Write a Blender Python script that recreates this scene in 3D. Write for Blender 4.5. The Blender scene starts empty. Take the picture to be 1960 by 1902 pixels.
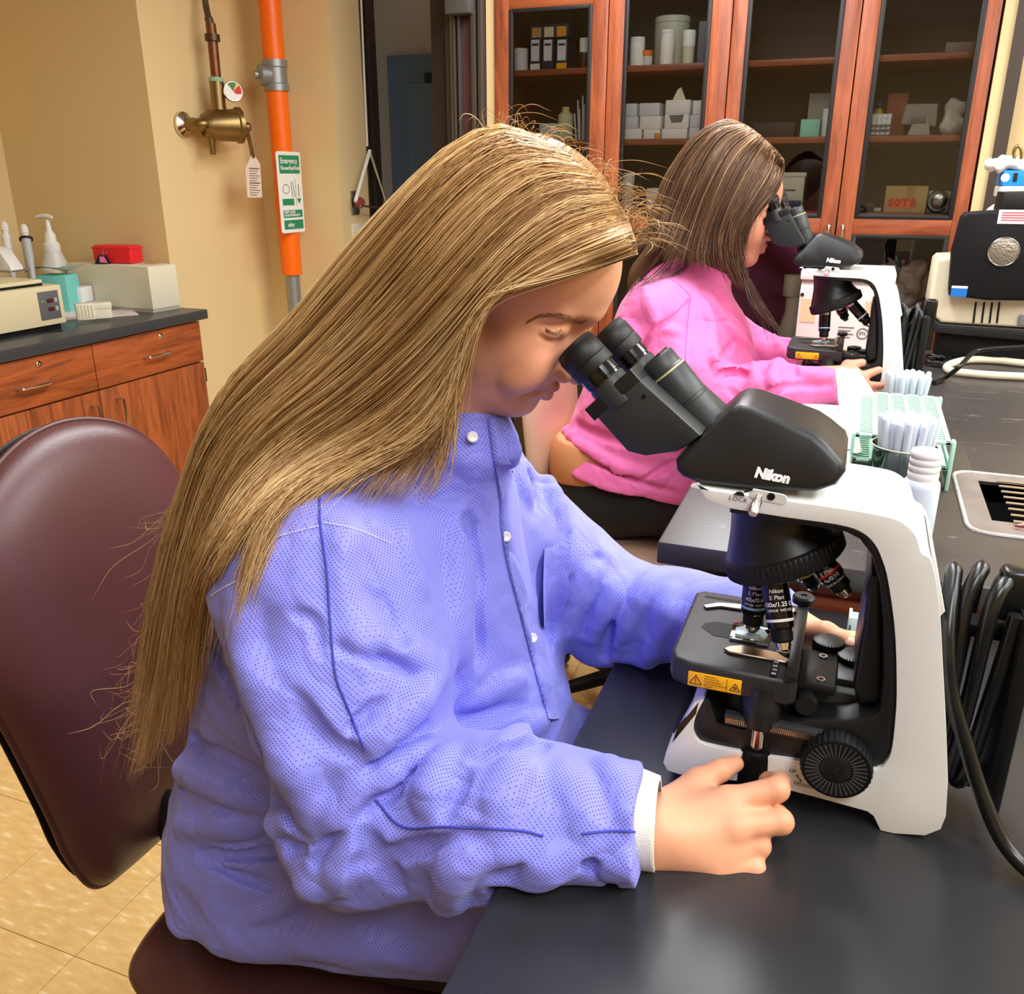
import bpy, bmesh, math, random
import numpy as np
from mathutils import Vector, Matrix
from mathutils.bvhtree import BVHTree

random.seed(7)
RNG = np.random.default_rng(11)
SC = bpy.context.scene
COL = SC.collection
PI = math.pi

# ------------------------------------------------------------------ camera
CAM_Z, FPX, PITCH, YAW = 1.45, 1684.0, math.radians(20.1), math.radians(21.0)
cam = bpy.data.cameras.new('camera')
cam.sensor_fit = 'HORIZONTAL'
cam.sensor_width = 36.0
cam.lens = 36.0 * FPX / 1960.0
cam.clip_start = 0.02
cam_o = bpy.data.objects.new('camera', cam)
COL.objects.link(cam_o)
cam_o.location = (0, 0, CAM_Z)
cam_o.rotation_euler = (PI / 2 - PITCH, 0, YAW)
SC.camera = cam_o

# ------------------------------------------------------------------ light
SC.view_settings.view_transform = 'Standard'
SC.view_settings.look = 'None'
SC.view_settings.exposure = 0.40
SC.view_settings.gamma = 1.0
SC.view_settings.use_curve_mapping = False
wd = bpy.data.worlds.new('room_ambience')
SC.world = wd
wd.use_nodes = True
wd.node_tree.nodes['Background'].inputs[0].default_value = (0.95, 0.98, 1.0, 1)
wd.node_tree.nodes['Background'].inputs[1].default_value = 0.25
CEIL = 2.75
LAMPS = [(-0.45, 2.05), (1.35, 2.05), (-0.2, 0.95), (1.5, 0.75), (2.75, 0.75), (2.75, 2.2), (0.75, -0.45), (-0.72, 3.25)]
LAMP_W = 31.0
for lx, ly in LAMPS:
    la = bpy.data.lights.new('ceiling_light', 'AREA')
    la.shape = 'RECTANGLE'
    la.size, la.size_y = 0.56, 1.16
    la.energy = LAMP_W * (0.8 if ly > 3 else 0.5 if (lx < 0 and ly < 1) else 1.0)
    la.color = (0.945, 0.98, 1.0)
    lo = bpy.data.objects.new('ceiling_light', la)
    COL.objects.link(lo)
    lo.location = (lx, ly, CEIL - 0.03)

# ------------------------------------------------------------------ measuring helpers
_s, _c, _sp, _cp = math.sin(YAW), math.cos(YAW), math.sin(PITCH), math.cos(PITCH)
V_FW = np.array([-_s * _cp, _c * _cp, -_sp])
V_RT = np.array([_c, _s, 0.0])
V_UP = np.array([-_s * _sp, _c * _sp, _cp])
V_CAM = np.array([0.0, 0.0, CAM_Z])


def sight(u, v):
    return V_FW + V_RT * ((u - 980.0) / FPX) + V_UP * ((951.0 - v) / FPX)


def P(u, v, X=None, Y=None, Z=None, t=None):
    """A measured point: a line of sight of the survey photograph met with a plane of the room."""
    r = sight(u, v)
    if X is not None:
        t = X / r[0]
    elif Y is not None:
        t = Y / r[1]
    elif Z is not None:
        t = (Z - CAM_Z) / r[2]
    return V_CAM + r * t


# ------------------------------------------------------------------ materials
def lin(c):
    return tuple(((x / 255.0) / 12.92 if x / 255.0 <= 0.04045 else ((x / 255.0 + 0.055) / 1.055) ** 2.4) for x in c) + (1.0,)


class NT:
    def __init__(self, m):
        m.use_nodes = True
        self.t = m.node_tree
        self.b = self.t.nodes['Principled BSDF']

    def n(self, kind, **kw):
        nd = self.t.nodes.new(kind)
        for k, v in kw.items():
            if k.startswith('i_'):
                key = k[2:]
                nd.inputs[int(key) if key.isdigit() else key.replace('_', ' ')].default_value = v
            else:
                setattr(nd, k, v)
        return nd

    def l(self, a, b):
        self.t.links.new(a, b)

    def math(self, op, a, b=None, clamp=False):
        nd = self.n('ShaderNodeMath', operation=op)
        nd.use_clamp = clamp
        for i, x in enumerate((a, b)):
            if x is None:
                continue
            if isinstance(x, (int, float)):
                nd.inputs[i].default_value = x
            else:
                self.l(x, nd.inputs[i])
        return nd.outputs[0]

    def mix(self, f, a, b):
        nd = self.n('ShaderNodeMix', data_type='RGBA')
        if isinstance(f, (int, float)):
            nd.inputs[0].default_value = f
        else:
            self.l(f, nd.inputs[0])
        for i, x in ((6, a), (7, b)):
            if isinstance(x, tuple):
                nd.inputs[i].default_value = x
            else:
                self.l(x, nd.inputs[i])
        return nd.outputs[2]


MATS = {}


def mat(name, rgb, rough=0.5, metal=0.0, spec=0.5, var=0.0, vscale=6.0, bump=0.0, bscale=80.0, coat=0.0, trans=0.0, sss=0.0, ior=1.45, alpha=1.0):
    if name in MATS:
        return MATS[name]
    m = bpy.data.materials.new(name)
    MATS[name] = m
    t = NT(m)
    b = t.b
    c = lin(rgb)
    b.inputs['Base Color'].default_value = c
    b.inputs['Roughness'].default_value = rough
    b.inputs['Metallic'].default_value = metal
    b.inputs['Specular IOR Level'].default_value = spec
    b.inputs['IOR'].default_value = ior
    b.inputs['Coat Weight'].default_value = coat
    b.inputs['Transmission Weight'].default_value = trans
    b.inputs['Alpha'].default_value = alpha
    if sss:
        b.inputs['Subsurface Weight'].default_value = sss
        b.inputs['Subsurface Radius'].default_value = (0.6, 0.25, 0.12)
        b.inputs['Subsurface Scale'].default_value = 0.012
    if var or bump:
        co = t.n('ShaderNodeTexCoord')
    if var:
        nz = t.n('ShaderNodeTexNoise', i_Scale=vscale, i_Detail=4.0)
        t.l(co.outputs['Object'], nz.inputs['Vector'])
        lo = tuple(x * (1 - var) for x in c[:3]) + (1.0,)
        hi = tuple(min(1, x * (1 + var)) for x in c[:3]) + (1.0,)
        t.l(t.mix(nz.outputs['Fac'], lo, hi), b.inputs['Base Color'])
    if bump:
        nb = t.n('ShaderNodeTexNoise', i_Scale=bscale, i_Detail=3.0)
        t.l(co.outputs['Object'], nb.inputs['Vector'])
        bp = t.n('ShaderNodeBump', i_Strength=bump, i_Distance=0.002)
        t.l(nb.outputs['Fac'], bp.inputs['Height'])
        t.l(bp.outputs['Normal'], b.inputs['Normal'])
    return m


def glass(name, rgb=(255, 255, 255), tint=0.92, refl=0.10, rough=0.0):
    """Thin clear pane: see-through with a Fresnel reflection."""
    m = bpy.data.materials.new(name)
    MATS[name] = m
    t = NT(m)
    t.t.nodes.remove(t.b)
    out = t.t.nodes['Material Output']
    c = tuple(x * tint for x in lin(rgb)[:3]) + (1.0,)
    tr = t.n('ShaderNodeBsdfTransparent', i_Color=c)
    gl = t.n('ShaderNodeBsdfGlossy', i_Roughness=rough)
    fr = t.n('ShaderNodeFresnel', i_IOR=1.5)
    f = t.math('ADD', t.math('MULTIPLY', fr.outputs[0], 1.0), refl, True)
    mx = t.n('ShaderNodeMixShader')
    t.l(f, mx.inputs[0])
    t.l(tr.outputs[0], mx.inputs[1])
    t.l(gl.outputs[0], mx.inputs[2])
    t.l(mx.outputs[0], out.inputs['Surface'])
    return m


def wood(name, dark, light, axis, scale=1.0, rough=0.42):
    """Cherry veneer: long grain along one axis with drifting figure and a few darker streaks."""
    m = bpy.data.materials.new(name)
    MATS[name] = m
    t = NT(m)
    co = t.n('ShaderNodeTexCoord')
    mp = t.n('ShaderNodeMapping')
    sc = [9.0 * scale] * 3
    sc['XYZ'.index(axis)] = 0.9 * scale
    mp.inputs['Scale'].default_value = sc
    t.l(co.outputs['Object'], mp.inputs['Vector'])
    n1 = t.n('ShaderNodeTexNoise', i_Scale=2.2, i_Detail=6.0, i_Distortion=1.3)
    t.l(mp.outputs[0], n1.inputs['Vector'])
    n2 = t.n('ShaderNodeTexNoise', i_Scale=14.0, i_Detail=5.0, i_Distortion=0.4)
    t.l(mp.outputs[0], n2.inputs['Vector'])
    r = t.n('ShaderNodeValToRGB')
    r.color_ramp.elements[0].position = 0.33
    r.color_ramp.elements[0].color = lin(dark)
    r.color_ramp.elements[1].position = 0.62
    r.color_ramp.elements[1].color = lin(light)
    f = t.math('ADD', t.math('MULTIPLY', n1.outputs['Fac'], 0.72), t.math('MULTIPLY', n2.outputs['Fac'], 0.28))
    t.l(f, r.inputs[0])
    t.l(r.outputs[0], t.b.inputs['Base Color'])
    t.b.inputs['Roughness'].default_value = rough
    t.b.inputs['Specular IOR Level'].default_value = 0.4
    return m


# ------------------------------------------------------------------ mesh helpers: a shape is (vertices, faces)
def sh_box(x0, x1, y0, y1, z0, z1, bev=0.0, seg=2):
    bm = bmesh.new()
    v = [bm.verts.new(p) for p in ((x0, y0, z0), (x1, y0, z0), (x1, y1, z0), (x0, y1, z0), (x0, y0, z1), (x1, y0, z1), (x1, y1, z1), (x0, y1, z1))]
    for f in ((0, 3, 2, 1), (4, 5, 6, 7), (0, 1, 5, 4), (1, 2, 6, 5), (2, 3, 7, 6), (3, 0, 4, 7)):
        bm.faces.new([v[i] for i in f])
    if bev:
        bmesh.ops.bevel(bm, geom=bm.edges[:], offset=bev, segments=seg, profile=0.5, affect='EDGES')
    return sh_bm(bm)


def sh_bm(bm):
    bm.verts.index_update()
    r = ([tuple(v.co) for v in bm.verts], [tuple(v.index for v in f.verts) for f in bm.faces])
    bm.free()
    return r


def basis(d):
    d = np.asarray(d, float)
    d = d / np.linalg.norm(d)
    a = np.array([0, 0, 1.0]) if abs(d[2]) < 0.9 else np.array([1.0, 0, 0])
    x = np.cross(a, d)
    x /= np.linalg.norm(x)
    return x, np.cross(d, x), d


def sh_lathe(prof, origin=(0, 0, 0), axis=(0, 0, 1), n=32, teeth=0, tdepth=0.0, tr=None):
    """prof: (radius, height) pairs from base to top; radius 0 closes the end. teeth ribs the rings listed in tr."""
    x, y, d = basis(axis)
    o = np.asarray(origin, float)
    vs, fs, rings = [], [], []
    if teeth:
        n = teeth * 4
    for k, (r, h) in enumerate(prof):
        if r <= 1e-9:
            rings.append([len(vs)])
            vs.append(tuple(o + d * h))
        else:
            ring = []
            for i in range(n):
                a = 2 * PI * i / n
                rr = r
                if teeth and (tr is None or k in tr) and (i % 4) < 2:
                    rr = r - tdepth
                ring.append(len(vs))
                vs.append(tuple(o + d * h + x * (rr * math.cos(a)) + y * (rr * math.sin(a))))
            rings.append(ring)
    for a, b in zip(rings[:-1], rings[1:]):
        if len(a) == 1 and len(b) == 1:
            continue
        for i in range(n):
            j = (i + 1) % n
            if len(a) == 1:
                fs.append((a[0], b[j], b[i])) if False else fs.append((a[0], b[i], b[j])[::-1])
            elif len(b) == 1:
                fs.append((a[i], a[j], b[0]))
            else:
                fs.append((a[i], a[j], b[j], b[i]))
    return vs, fs


def spline(pts, n, closed=False):
    """Catmull-Rom through the points, n samples."""
    p = np.asarray(pts, float)
    m = len(p)
    out = []
    segs = m if closed else m - 1
    for q in np.linspace(0, segs, n, endpoint=not closed):
        i = min(int(q), segs - 1)
        f = q - i
        if closed:
            a, b, c, d = p[(i - 1) % m], p[i % m], p[(i + 1) % m], p[(i + 2) % m]
        else:
            b, c = p[i], p[i + 1]
            a = p[i - 1] if i > 0 else 2 * b - c
            d = p[i + 2] if i + 2 < m else 2 * c - b
        out.append(0.5 * ((2 * b) + (c - a) * f + (2 * a - 5 * b + 4 * c - d) * f * f + (3 * b - a - 3 * c + d) * f ** 3))
    return np.array(out)


def sh_tube(path, r, n=10, caps=True, closed=False):
    p = np.asarray(path, float)
    m = len(p)
    rs = np.full(m, r) if np.isscalar(r) else np.asarray(r, float)
    tn = np.gradient(p, axis=0)
    if closed:
        tn = np.roll(p, -1, 0) - np.roll(p, 1, 0)
    tn /= np.linalg.norm(tn, axis=1)[:, None] + 1e-12
    x, _, _ = basis(tn[0])
    vs, fs = [], []
    for i in range(m):
        x = x - tn[i] * (x @ tn[i])
        x /= np.linalg.norm(x)
        y = np.cross(tn[i], x)
        for k in range(n):
            a = 2 * PI * k / n
            vs.append(tuple(p[i] + rs[i] * (x * math.cos(a) + y * math.sin(a))))
    for i in range(m if closed else m - 1):
        j = (i + 1) % m
        for k in range(n):
            l = (k + 1) % n
            fs.append((i * n + k, i * n + l, j * n + l, j * n + k))
    if caps and not closed:
        fs.append(tuple(range(n))[::-1])
        fs.append(tuple((m - 1) * n + k for k in range(n)))
    return vs, fs


def sh_prism(poly, a0, a1, axis='Y', bev=0.0, seg=3, taper=None):
    """Outline in the plane across the axis (XZ for Y, XY for Z, YZ for X), extruded from a0 to a1."""
    bm = bmesh.new()

    def at(p, a):
        return {'Y': (p[0], a, p[1]), 'Z': (p[0], p[1], a), 'X': (a, p[0], p[1])}[axis]
    lo = [bm.verts.new(at(p, a0)) for p in poly]
    hi = [bm.verts.new(at(p, a1)) for p in (taper or poly)]
    n = len(poly)
    f0 = bm.faces.new(lo)
    f1 = bm.faces.new(hi[::-1])
    for i in range(n):
        bm.faces.new((lo[i], hi[i], hi[(i + 1) % n], lo[(i + 1) % n]))
    bmesh.ops.recalc_face_normals(bm, faces=bm.faces[:])
    if bev:
        ed = [e for e in f0.edges] + [e for e in f1.edges]
        bmesh.ops.bevel(bm, geom=ed, offset=bev, segments=seg, profile=0.5, affect='EDGES', clamp_overlap=True)
    bmesh.ops.triangulate(bm, faces=[f for f in bm.faces if len(f.verts) > 4])
    return sh_bm(bm)


def sh_grid(fn, nu, nv, closed_u=False):
    vs = [tuple(fn(i / (nu if closed_u else nu - 1), j / (nv - 1))) for i in range(nu) for j in range(nv)]
    fs = []
    for i in range(nu if closed_u else nu - 1):
        k = (i + 1) % nu
        for j in range(nv - 1):
            fs.append((i * nv + j, k * nv + j, k * nv + j + 1, i * nv + j + 1))
    return vs, fs


def sh_ell(c, r, n=20, m=12):
    prof = [(math.sin(PI * k / m), -math.cos(PI * k / m)) for k in range(m + 1)]
    v, f = sh_lathe([(a if 0 < k < m else 0, h) for k, (a, h) in enumerate(prof)], n=n)
    return [(c[0] + p[0] * r[0], c[1] + p[1] * r[1], c[2] + p[2] * r[2]) for p in v], f


def join(*shapes):
    vs, fs = [], []
    for v, f in shapes:
        o = len(vs)
        vs.extend(v)
        fs.extend(tuple(i + o for i in q) for q in f)
    return vs, fs


def xf(shape, M):
    M = M if isinstance(M, Matrix) else Matrix(M)
    return [tuple(M @ Vector(p)) for p in shape[0]], shape[1]


def mesh(name, shape, smooth=True, angle=40):
    me = bpy.data.meshes.new(name)
    v, f = shape
    me.from_pydata([tuple(map(float, p)) for p in v], [], [tuple(map(int, q)) for q in f])
    me.update()
    if smooth:
        me.polygons.foreach_set('use_smooth', [True] * len(me.polygons))
        if angle < 180:
            me.set_sharp_from_angle(angle=math.radians(angle))
    return me


def thing(name, label, cat, loc=(0, 0, 0), group=None):
    o = bpy.data.objects.new(name, None)
    o.empty_display_size = 0.05
    COL.objects.link(o)
    o.location = tuple(map(float, loc))
    o['label'], o['category'] = label, cat
    if group:
        o['group'] = group
    return o


ORG = {}


def world_loc(o):
    p = Vector((0, 0, 0))
    while o is not None:
        p += o.location
        o = o.parent
    return p


def part(root, name, shape, m, label=None, smooth=True, angle=40, world=False):
    """A child mesh of its thing. world=True: the shape is given in room coordinates."""
    if world:
        w = world_loc(root)
        shape = ([(p[0] - w.x, p[1] - w.y, p[2] - w.z) for p in shape[0]], shape[1])
    o = bpy.data.objects.new(name, mesh(name, shape, smooth, angle))
    if m:
        o.data.materials.append(m)
    COL.objects.link(o)
    o.parent = root
    if label:
        o['label'] = label
    return o


def solo(name, shape, m, label, cat, group=None, smooth=True, angle=40):
    """A thing that is one mesh, given in room coordinates; its origin goes to its base."""
    a = np.array(shape[0], float)
    c = np.array([(a[:, 0].min() + a[:, 0].max()) / 2, (a[:, 1].min() + a[:, 1].max()) / 2, a[:, 2].min()])
    o = bpy.data.objects.new(name, mesh(name, ((a - c).tolist(), shape[1]), smooth, angle))
    if m:
        o.data.materials.append(m)
    COL.objects.link(o)
    o.location = c.tolist()
    o['label'], o['category'] = label, cat
    if group:
        o['group'] = group
    return o


def struct(name, shape, m, parent=None, smooth=False):
    o = bpy.data.objects.new(name, mesh(name, shape, smooth))
    o.data.materials.append(m)
    COL.objects.link(o)
    if parent:
        o.parent = parent
    else:
        o['kind'] = 'structure'
    return o


def copy_tree(o, parent=None, loc=None, label=None, rz=None):
    c = o.copy()
    COL.objects.link(c)
    if parent is not None:
        c.parent = parent
    if loc is not None:
        c.location = tuple(map(float, loc))
    if rz is not None:
        c.rotation_euler = (0, 0, rz)
    if label:
        c['label'] = label
    for ch in list(o.children):
        copy_tree(ch, c)
    return c


def sh_text(s, size, M, shear=0.0, bold=0.0, spacing=1.0, align='CENTER', depth=0.0):
    cu = bpy.data.curves.new('lettering', 'FONT')
    cu.body = s
    cu.size = size
    cu.shear = shear
    cu.offset = bold
    cu.space_character = spacing
    cu.align_x = align
    cu.align_y = 'CENTER'
    cu.extrude = depth
    cu.resolution_u = 3
    ob = bpy.data.objects.new('lettering', cu)
    COL.objects.link(ob)
    dg = bpy.context.evaluated_depsgraph_get()
    me = bpy.data.meshes.new_from_object(ob.evaluated_get(dg))
    r = ([tuple(M @ v.co) for v in me.vertices], [tuple(p.vertices) for p in me.polygons])
    bpy.data.objects.remove(ob)
    bpy.data.curves.remove(cu)
    bpy.data.meshes.remove(me)
    return r


def frame_m(o, x, y):
    """Matrix whose X and Y run along the given directions from o."""
    x = Vector(x).normalized()
    y = Vector(y)
    y = (y - x * y.dot(x)).normalized()
    z = x.cross(y)
    M = Matrix((x, y, z)).transposed().to_4x4()
    M.translation = Vector(o)
    return M


def on_axis(pts, origin, M3):
    return [tuple(Vector(origin) + M3 @ Vector(p)) for p in pts]
# ================================================================== materials of the room
M_WALL = mat('wall_paint', (228, 203, 152), 0.7, var=0.04, vscale=2.0, bump=0.08, bscale=150)
M_WALLG = mat('grey_wall_paint', (176, 166, 156), 0.7, bump=0.05, bscale=150)
M_CEIL = mat('ceiling_tile', (225, 222, 214), 0.85, bump=0.3, bscale=60)
M_BASE = mat('dark_trim', (66, 54, 46), 0.4)
M_DOOR = mat('dark_bronze_frame', (44, 36, 32), 0.35)
M_WOODV = wood('cherry_vertical', (116, 55, 33), (172, 92, 56), 'Z')
M_WOODX = wood('cherry_across', (116, 55, 33), (172, 92, 56), 'X')
M_WOODD = wood('cherry_cabinet_upright', (112, 56, 28), (178, 96, 50), 'Z', 1.1)
M_WOODF = wood('cherry_cabinet_lengthwise', (112, 56, 28), (176, 92, 48), 'Y', 1.1)
M_EPOXY = mat('black_epoxy_top', (42, 42, 44), 0.3, spec=0.5, var=0.12, vscale=3.0, bump=0.02, bscale=300)
M_CTOP = mat('charcoal_counter', (62, 63, 66), 0.35, var=0.08, vscale=3)
M_CHROME = mat('chrome', (215, 212, 208), 0.12, 1.0)
M_STEEL = mat('brushed_steel', (190, 188, 182), 0.3, 1.0)
M_BLACK = mat('black_plastic', (26, 26, 27), 0.42)
M_BLACKM = mat('black_matt', (13, 13, 14), 0.55, spec=0.3)
M_WHITEP = mat('white_plastic', (232, 232, 228), 0.3)
M_CREAM = mat('cream_plastic', (226, 220, 196), 0.42)
M_PAPER = mat('white_paper', (238, 236, 230), 0.8)
M_CARD = mat('brown_cardboard', (196, 158, 104), 0.75, var=0.06)
M_GASKET = mat('black_gasket', (30, 28, 27), 0.5)
M_GLASS = glass('clear_pane', (240, 240, 238), 0.97, 0.0)
M_BRASS = mat('aged_brass', (140, 118, 78), 0.38, 1.0, var=0.15, vscale=30)
M_ORANGE = mat('orange_pipe_paint', (255, 112, 8), 0.35)
M_GALV = mat('galvanised_iron', (158, 160, 160), 0.45, 0.7, bump=0.2, bscale=90)


def tile_mat():
    m = bpy.data.materials.new('vinyl_tile')
    t = NT(m)
    co = t.n('ShaderNodeTexCoord')
    oi = t.n('ShaderNodeObjectInfo')
    ad = t.n('ShaderNodeVectorMath', operation='ADD')
    t.l(co.outputs['Object'], ad.inputs[0])
    t.l(oi.outputs['Location'], ad.inputs[1])
    mp = t.n('ShaderNodeMapping')
    mp.inputs['Rotation'].default_value = (0, 0, 0.9)
    mp.inputs['Scale'].default_value = (22, 75, 1)
    t.l(ad.outputs[0], mp.inputs['Vector'])
    nz = t.n('ShaderNodeTexNoise', i_Scale=1.0, i_Detail=3.0)
    t.l(mp.outputs[0], nz.inputs['Vector'])
    r = t.n('ShaderNodeValToRGB')
    e = r.color_ramp.elements
    e[0].position, e[0].color = 0.30, lin((218, 178, 112))
    e[1].position, e[1].color = 0.74, lin((250, 226, 176))
    q = e.new(0.60)
    q.color = lin((230, 194, 128))
    t.l(nz.outputs['Fac'], r.inputs[0])
    t.l(r.outputs[0], t.b.inputs['Base Color'])
    t.b.inputs['Roughness'].default_value = 0.35
    return m


# ================================================================== the room shell
X0, X1, Y0, Y1 = -3.6, 3.4, -2.6, 4.6
XB, YB1, XA, YB2, XC, YD = -3.6, 3.1, -2.76, 3.8, -2.325, 4.1
fl = struct('floor', sh_box(X0, X1, Y0, Y1, -0.05, -0.004), mat('tile_joint', (150, 118, 72), 0.7))
tile_me = mesh('tile', sh_box(-0.1516, 0.1516, -0.1516, 0.1516, -0.004, 0.0), False)
tile_me.materials.append(tile_mat())
for i in range(-9, 4):
    for j in range(-1, 12):
        cx, cy = -1.28 + 0.1524 + 0.3048 * i, 0.924 + 0.1524 + 0.3048 * j
        if cx < -2.75 and cy > 3.1 or cx < -3.45:
            continue
        o = bpy.data.objects.new('tile', tile_me)
        COL.objects.link(o)
        o.parent = fl
        o.location = (cx, cy, 0)
struct('ceiling', sh_box(X0, X1, Y0, Y1, CEIL, CEIL + 0.05), M_CEIL)
struct('wall_left', sh_box(X0 - 0.1, X0, Y0, YB1, 0, CEIL), M_WALL)
struct('wall_back_left', sh_box(X0 - 0.1, XA, YB1, YB1 + 0.1, 0, CEIL), M_WALL)
struct('wall_recess_side', sh_box(XA - 0.1, XA, YB1 + 0.1, YB2 + 0.1, 0, CEIL), M_WALL)
struct('wall_recess_back', sh_box(XA, XC, YB2, YB2 + 0.1, 0, CEIL), M_WALL)
struct('wall_beside_door', sh_box(XC - 0.1, XC, YB2 + 0.1, YD, 0, CEIL), M_WALL)
struct('wall_corridor', sh_box(-3.2, -1.4, 4.62, 4.7, 0, CEIL), M_WALLG)
struct('wall_corridor_left', sh_box(-3.3, -3.2, YD + 0.1, 4.7, 0, CEIL), M_WALLG)
struct('wall_back', sh_box(-1.47, 3.4, 4.02, 4.12, 0, CEIL), M_WALL)
struct('wall_behind_cabinet', sh_box(-1.475, -1.44, 3.56, 4.02, 0, CEIL), M_WALL)
struct('wall_right', sh_box(X1, X1 + 0.1, Y0, 4.12, 0, CEIL), M_WALL)
struct('wall_front', sh_box(X0, X1, Y0 - 0.1, Y0, 0, CEIL), M_WALL)
struct('wall_pier', sh_box(0.335, 0.372, 3.56, 4.02, 0, CEIL), M_WALL)
struct('wall_pier_right', sh_box(0.41, 2.2, 3.62, 4.02, 0, CEIL), M_WALL)
struct('trim_1', sh_box(0.372, 0.412, 3.545, 4.02, 0, CEIL), M_BASE)
struct('baseboard_left', sh_box(XA, XA + 0.012, YB1 + 0.1, YB2, 0, 0.1, 0.002), M_BASE)
struct('baseboard_back', sh_box(XA + 0.012, XC, YB2 - 0.012, YB2, 0, 0.1, 0.002), M_BASE)
struct('trim_2', join(sh_box(XC - 0.05, XC + 0.028, YD - 0.005, YD + 0.06, 0, 2.3), sh_box(XC - 0.1, XC + 0.006, YD - 0.035, YD - 0.005, 0, 2.3, 0.004)), M_DOOR)

# the open dark door with its closer, seen between corridor and cabinet
dr = bpy.data.objects.new('door_1', None)
COL.objects.link(dr)
dr['kind'] = 'structure'
dr.location = (-1.6, 3.6, 0)


def dpart(n, s, m):
    return part(dr, n, s, m, world=True)


dpart('door_jamb', sh_box(-1.735, -1.655, 3.60, 3.66, 0, 2.4, 0.004), M_DOOR)
dpart('door_stop', sh_box(-1.66, -1.632, 3.575, 3.63, 0, 2.4, 0.003), mat('bronze_stop', (62, 50, 44), 0.35))
dpart('door_edge', sh_box(-1.632, -1.618, 3.56, 3.62, 0, 2.4, 0.002), mat('pale_bronze', (104, 96, 88), 0.3))
dpart('door_leaf', sh_box(-1.605, -1.48, 3.565, 3.60, 0, 2.4, 0.002), mat('oxblood_door', (86, 56, 52), 0.3))
dpart('door_moulding', join(*[sh_box(x, x + w, 3.54, 3.57, 0, 2.4, 0.004) for x, w in ((-1.612, 0.012), (-1.592, 0.012), (-1.535, 0.022), (-1.505, 0.02))]), mat('door_moulding_bronze', (70, 62, 56), 0.32))
dpart('door_closer', sh_box(-1.625, -1.52, 3.50, 3.56, 2.035, 2.17, 0.006), mat('closer_grey', (84, 84, 82), 0.4))
dpart('hinge', sh_lathe([(0, 0), (0.006, 0), (0.006, 0.02), (0, 0.02)], (-1.655, 3.592, 1.815)), M_STEEL)

# blue electrical panel on the corridor wall
ep = thing('electrical_panel', 'grey-blue electrical panel door on the corridor wall beyond the doorway', 'panel', (-2.2, 4.6, 0.9))
M_PANEL = mat('panel_blue_grey', (92, 112, 134), 0.45)
a = P(742, 107, Y=4.6)
part(ep, 'panel_frame', sh_box(a[0], a[0] + 0.62, 4.59, 4.62, 0.95, a[2], 0.004), M_PANEL, world=True)
part(ep, 'panel_door', sh_box(a[0] + 0.115, a[0] + 0.56, 4.582, 4.592, 1.05, a[2] - 0.14, 0.003), mat('panel_door_blue', (98, 117, 140), 0.45), world=True)
part(ep, 'latch', sh_box(a[0] + 0.222, a[0] + 0.27, 4.574, 4.592, a[2] - 0.135, a[2] - 0.09, 0.003), M_BLACK, 'black square latch', world=True)

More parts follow.
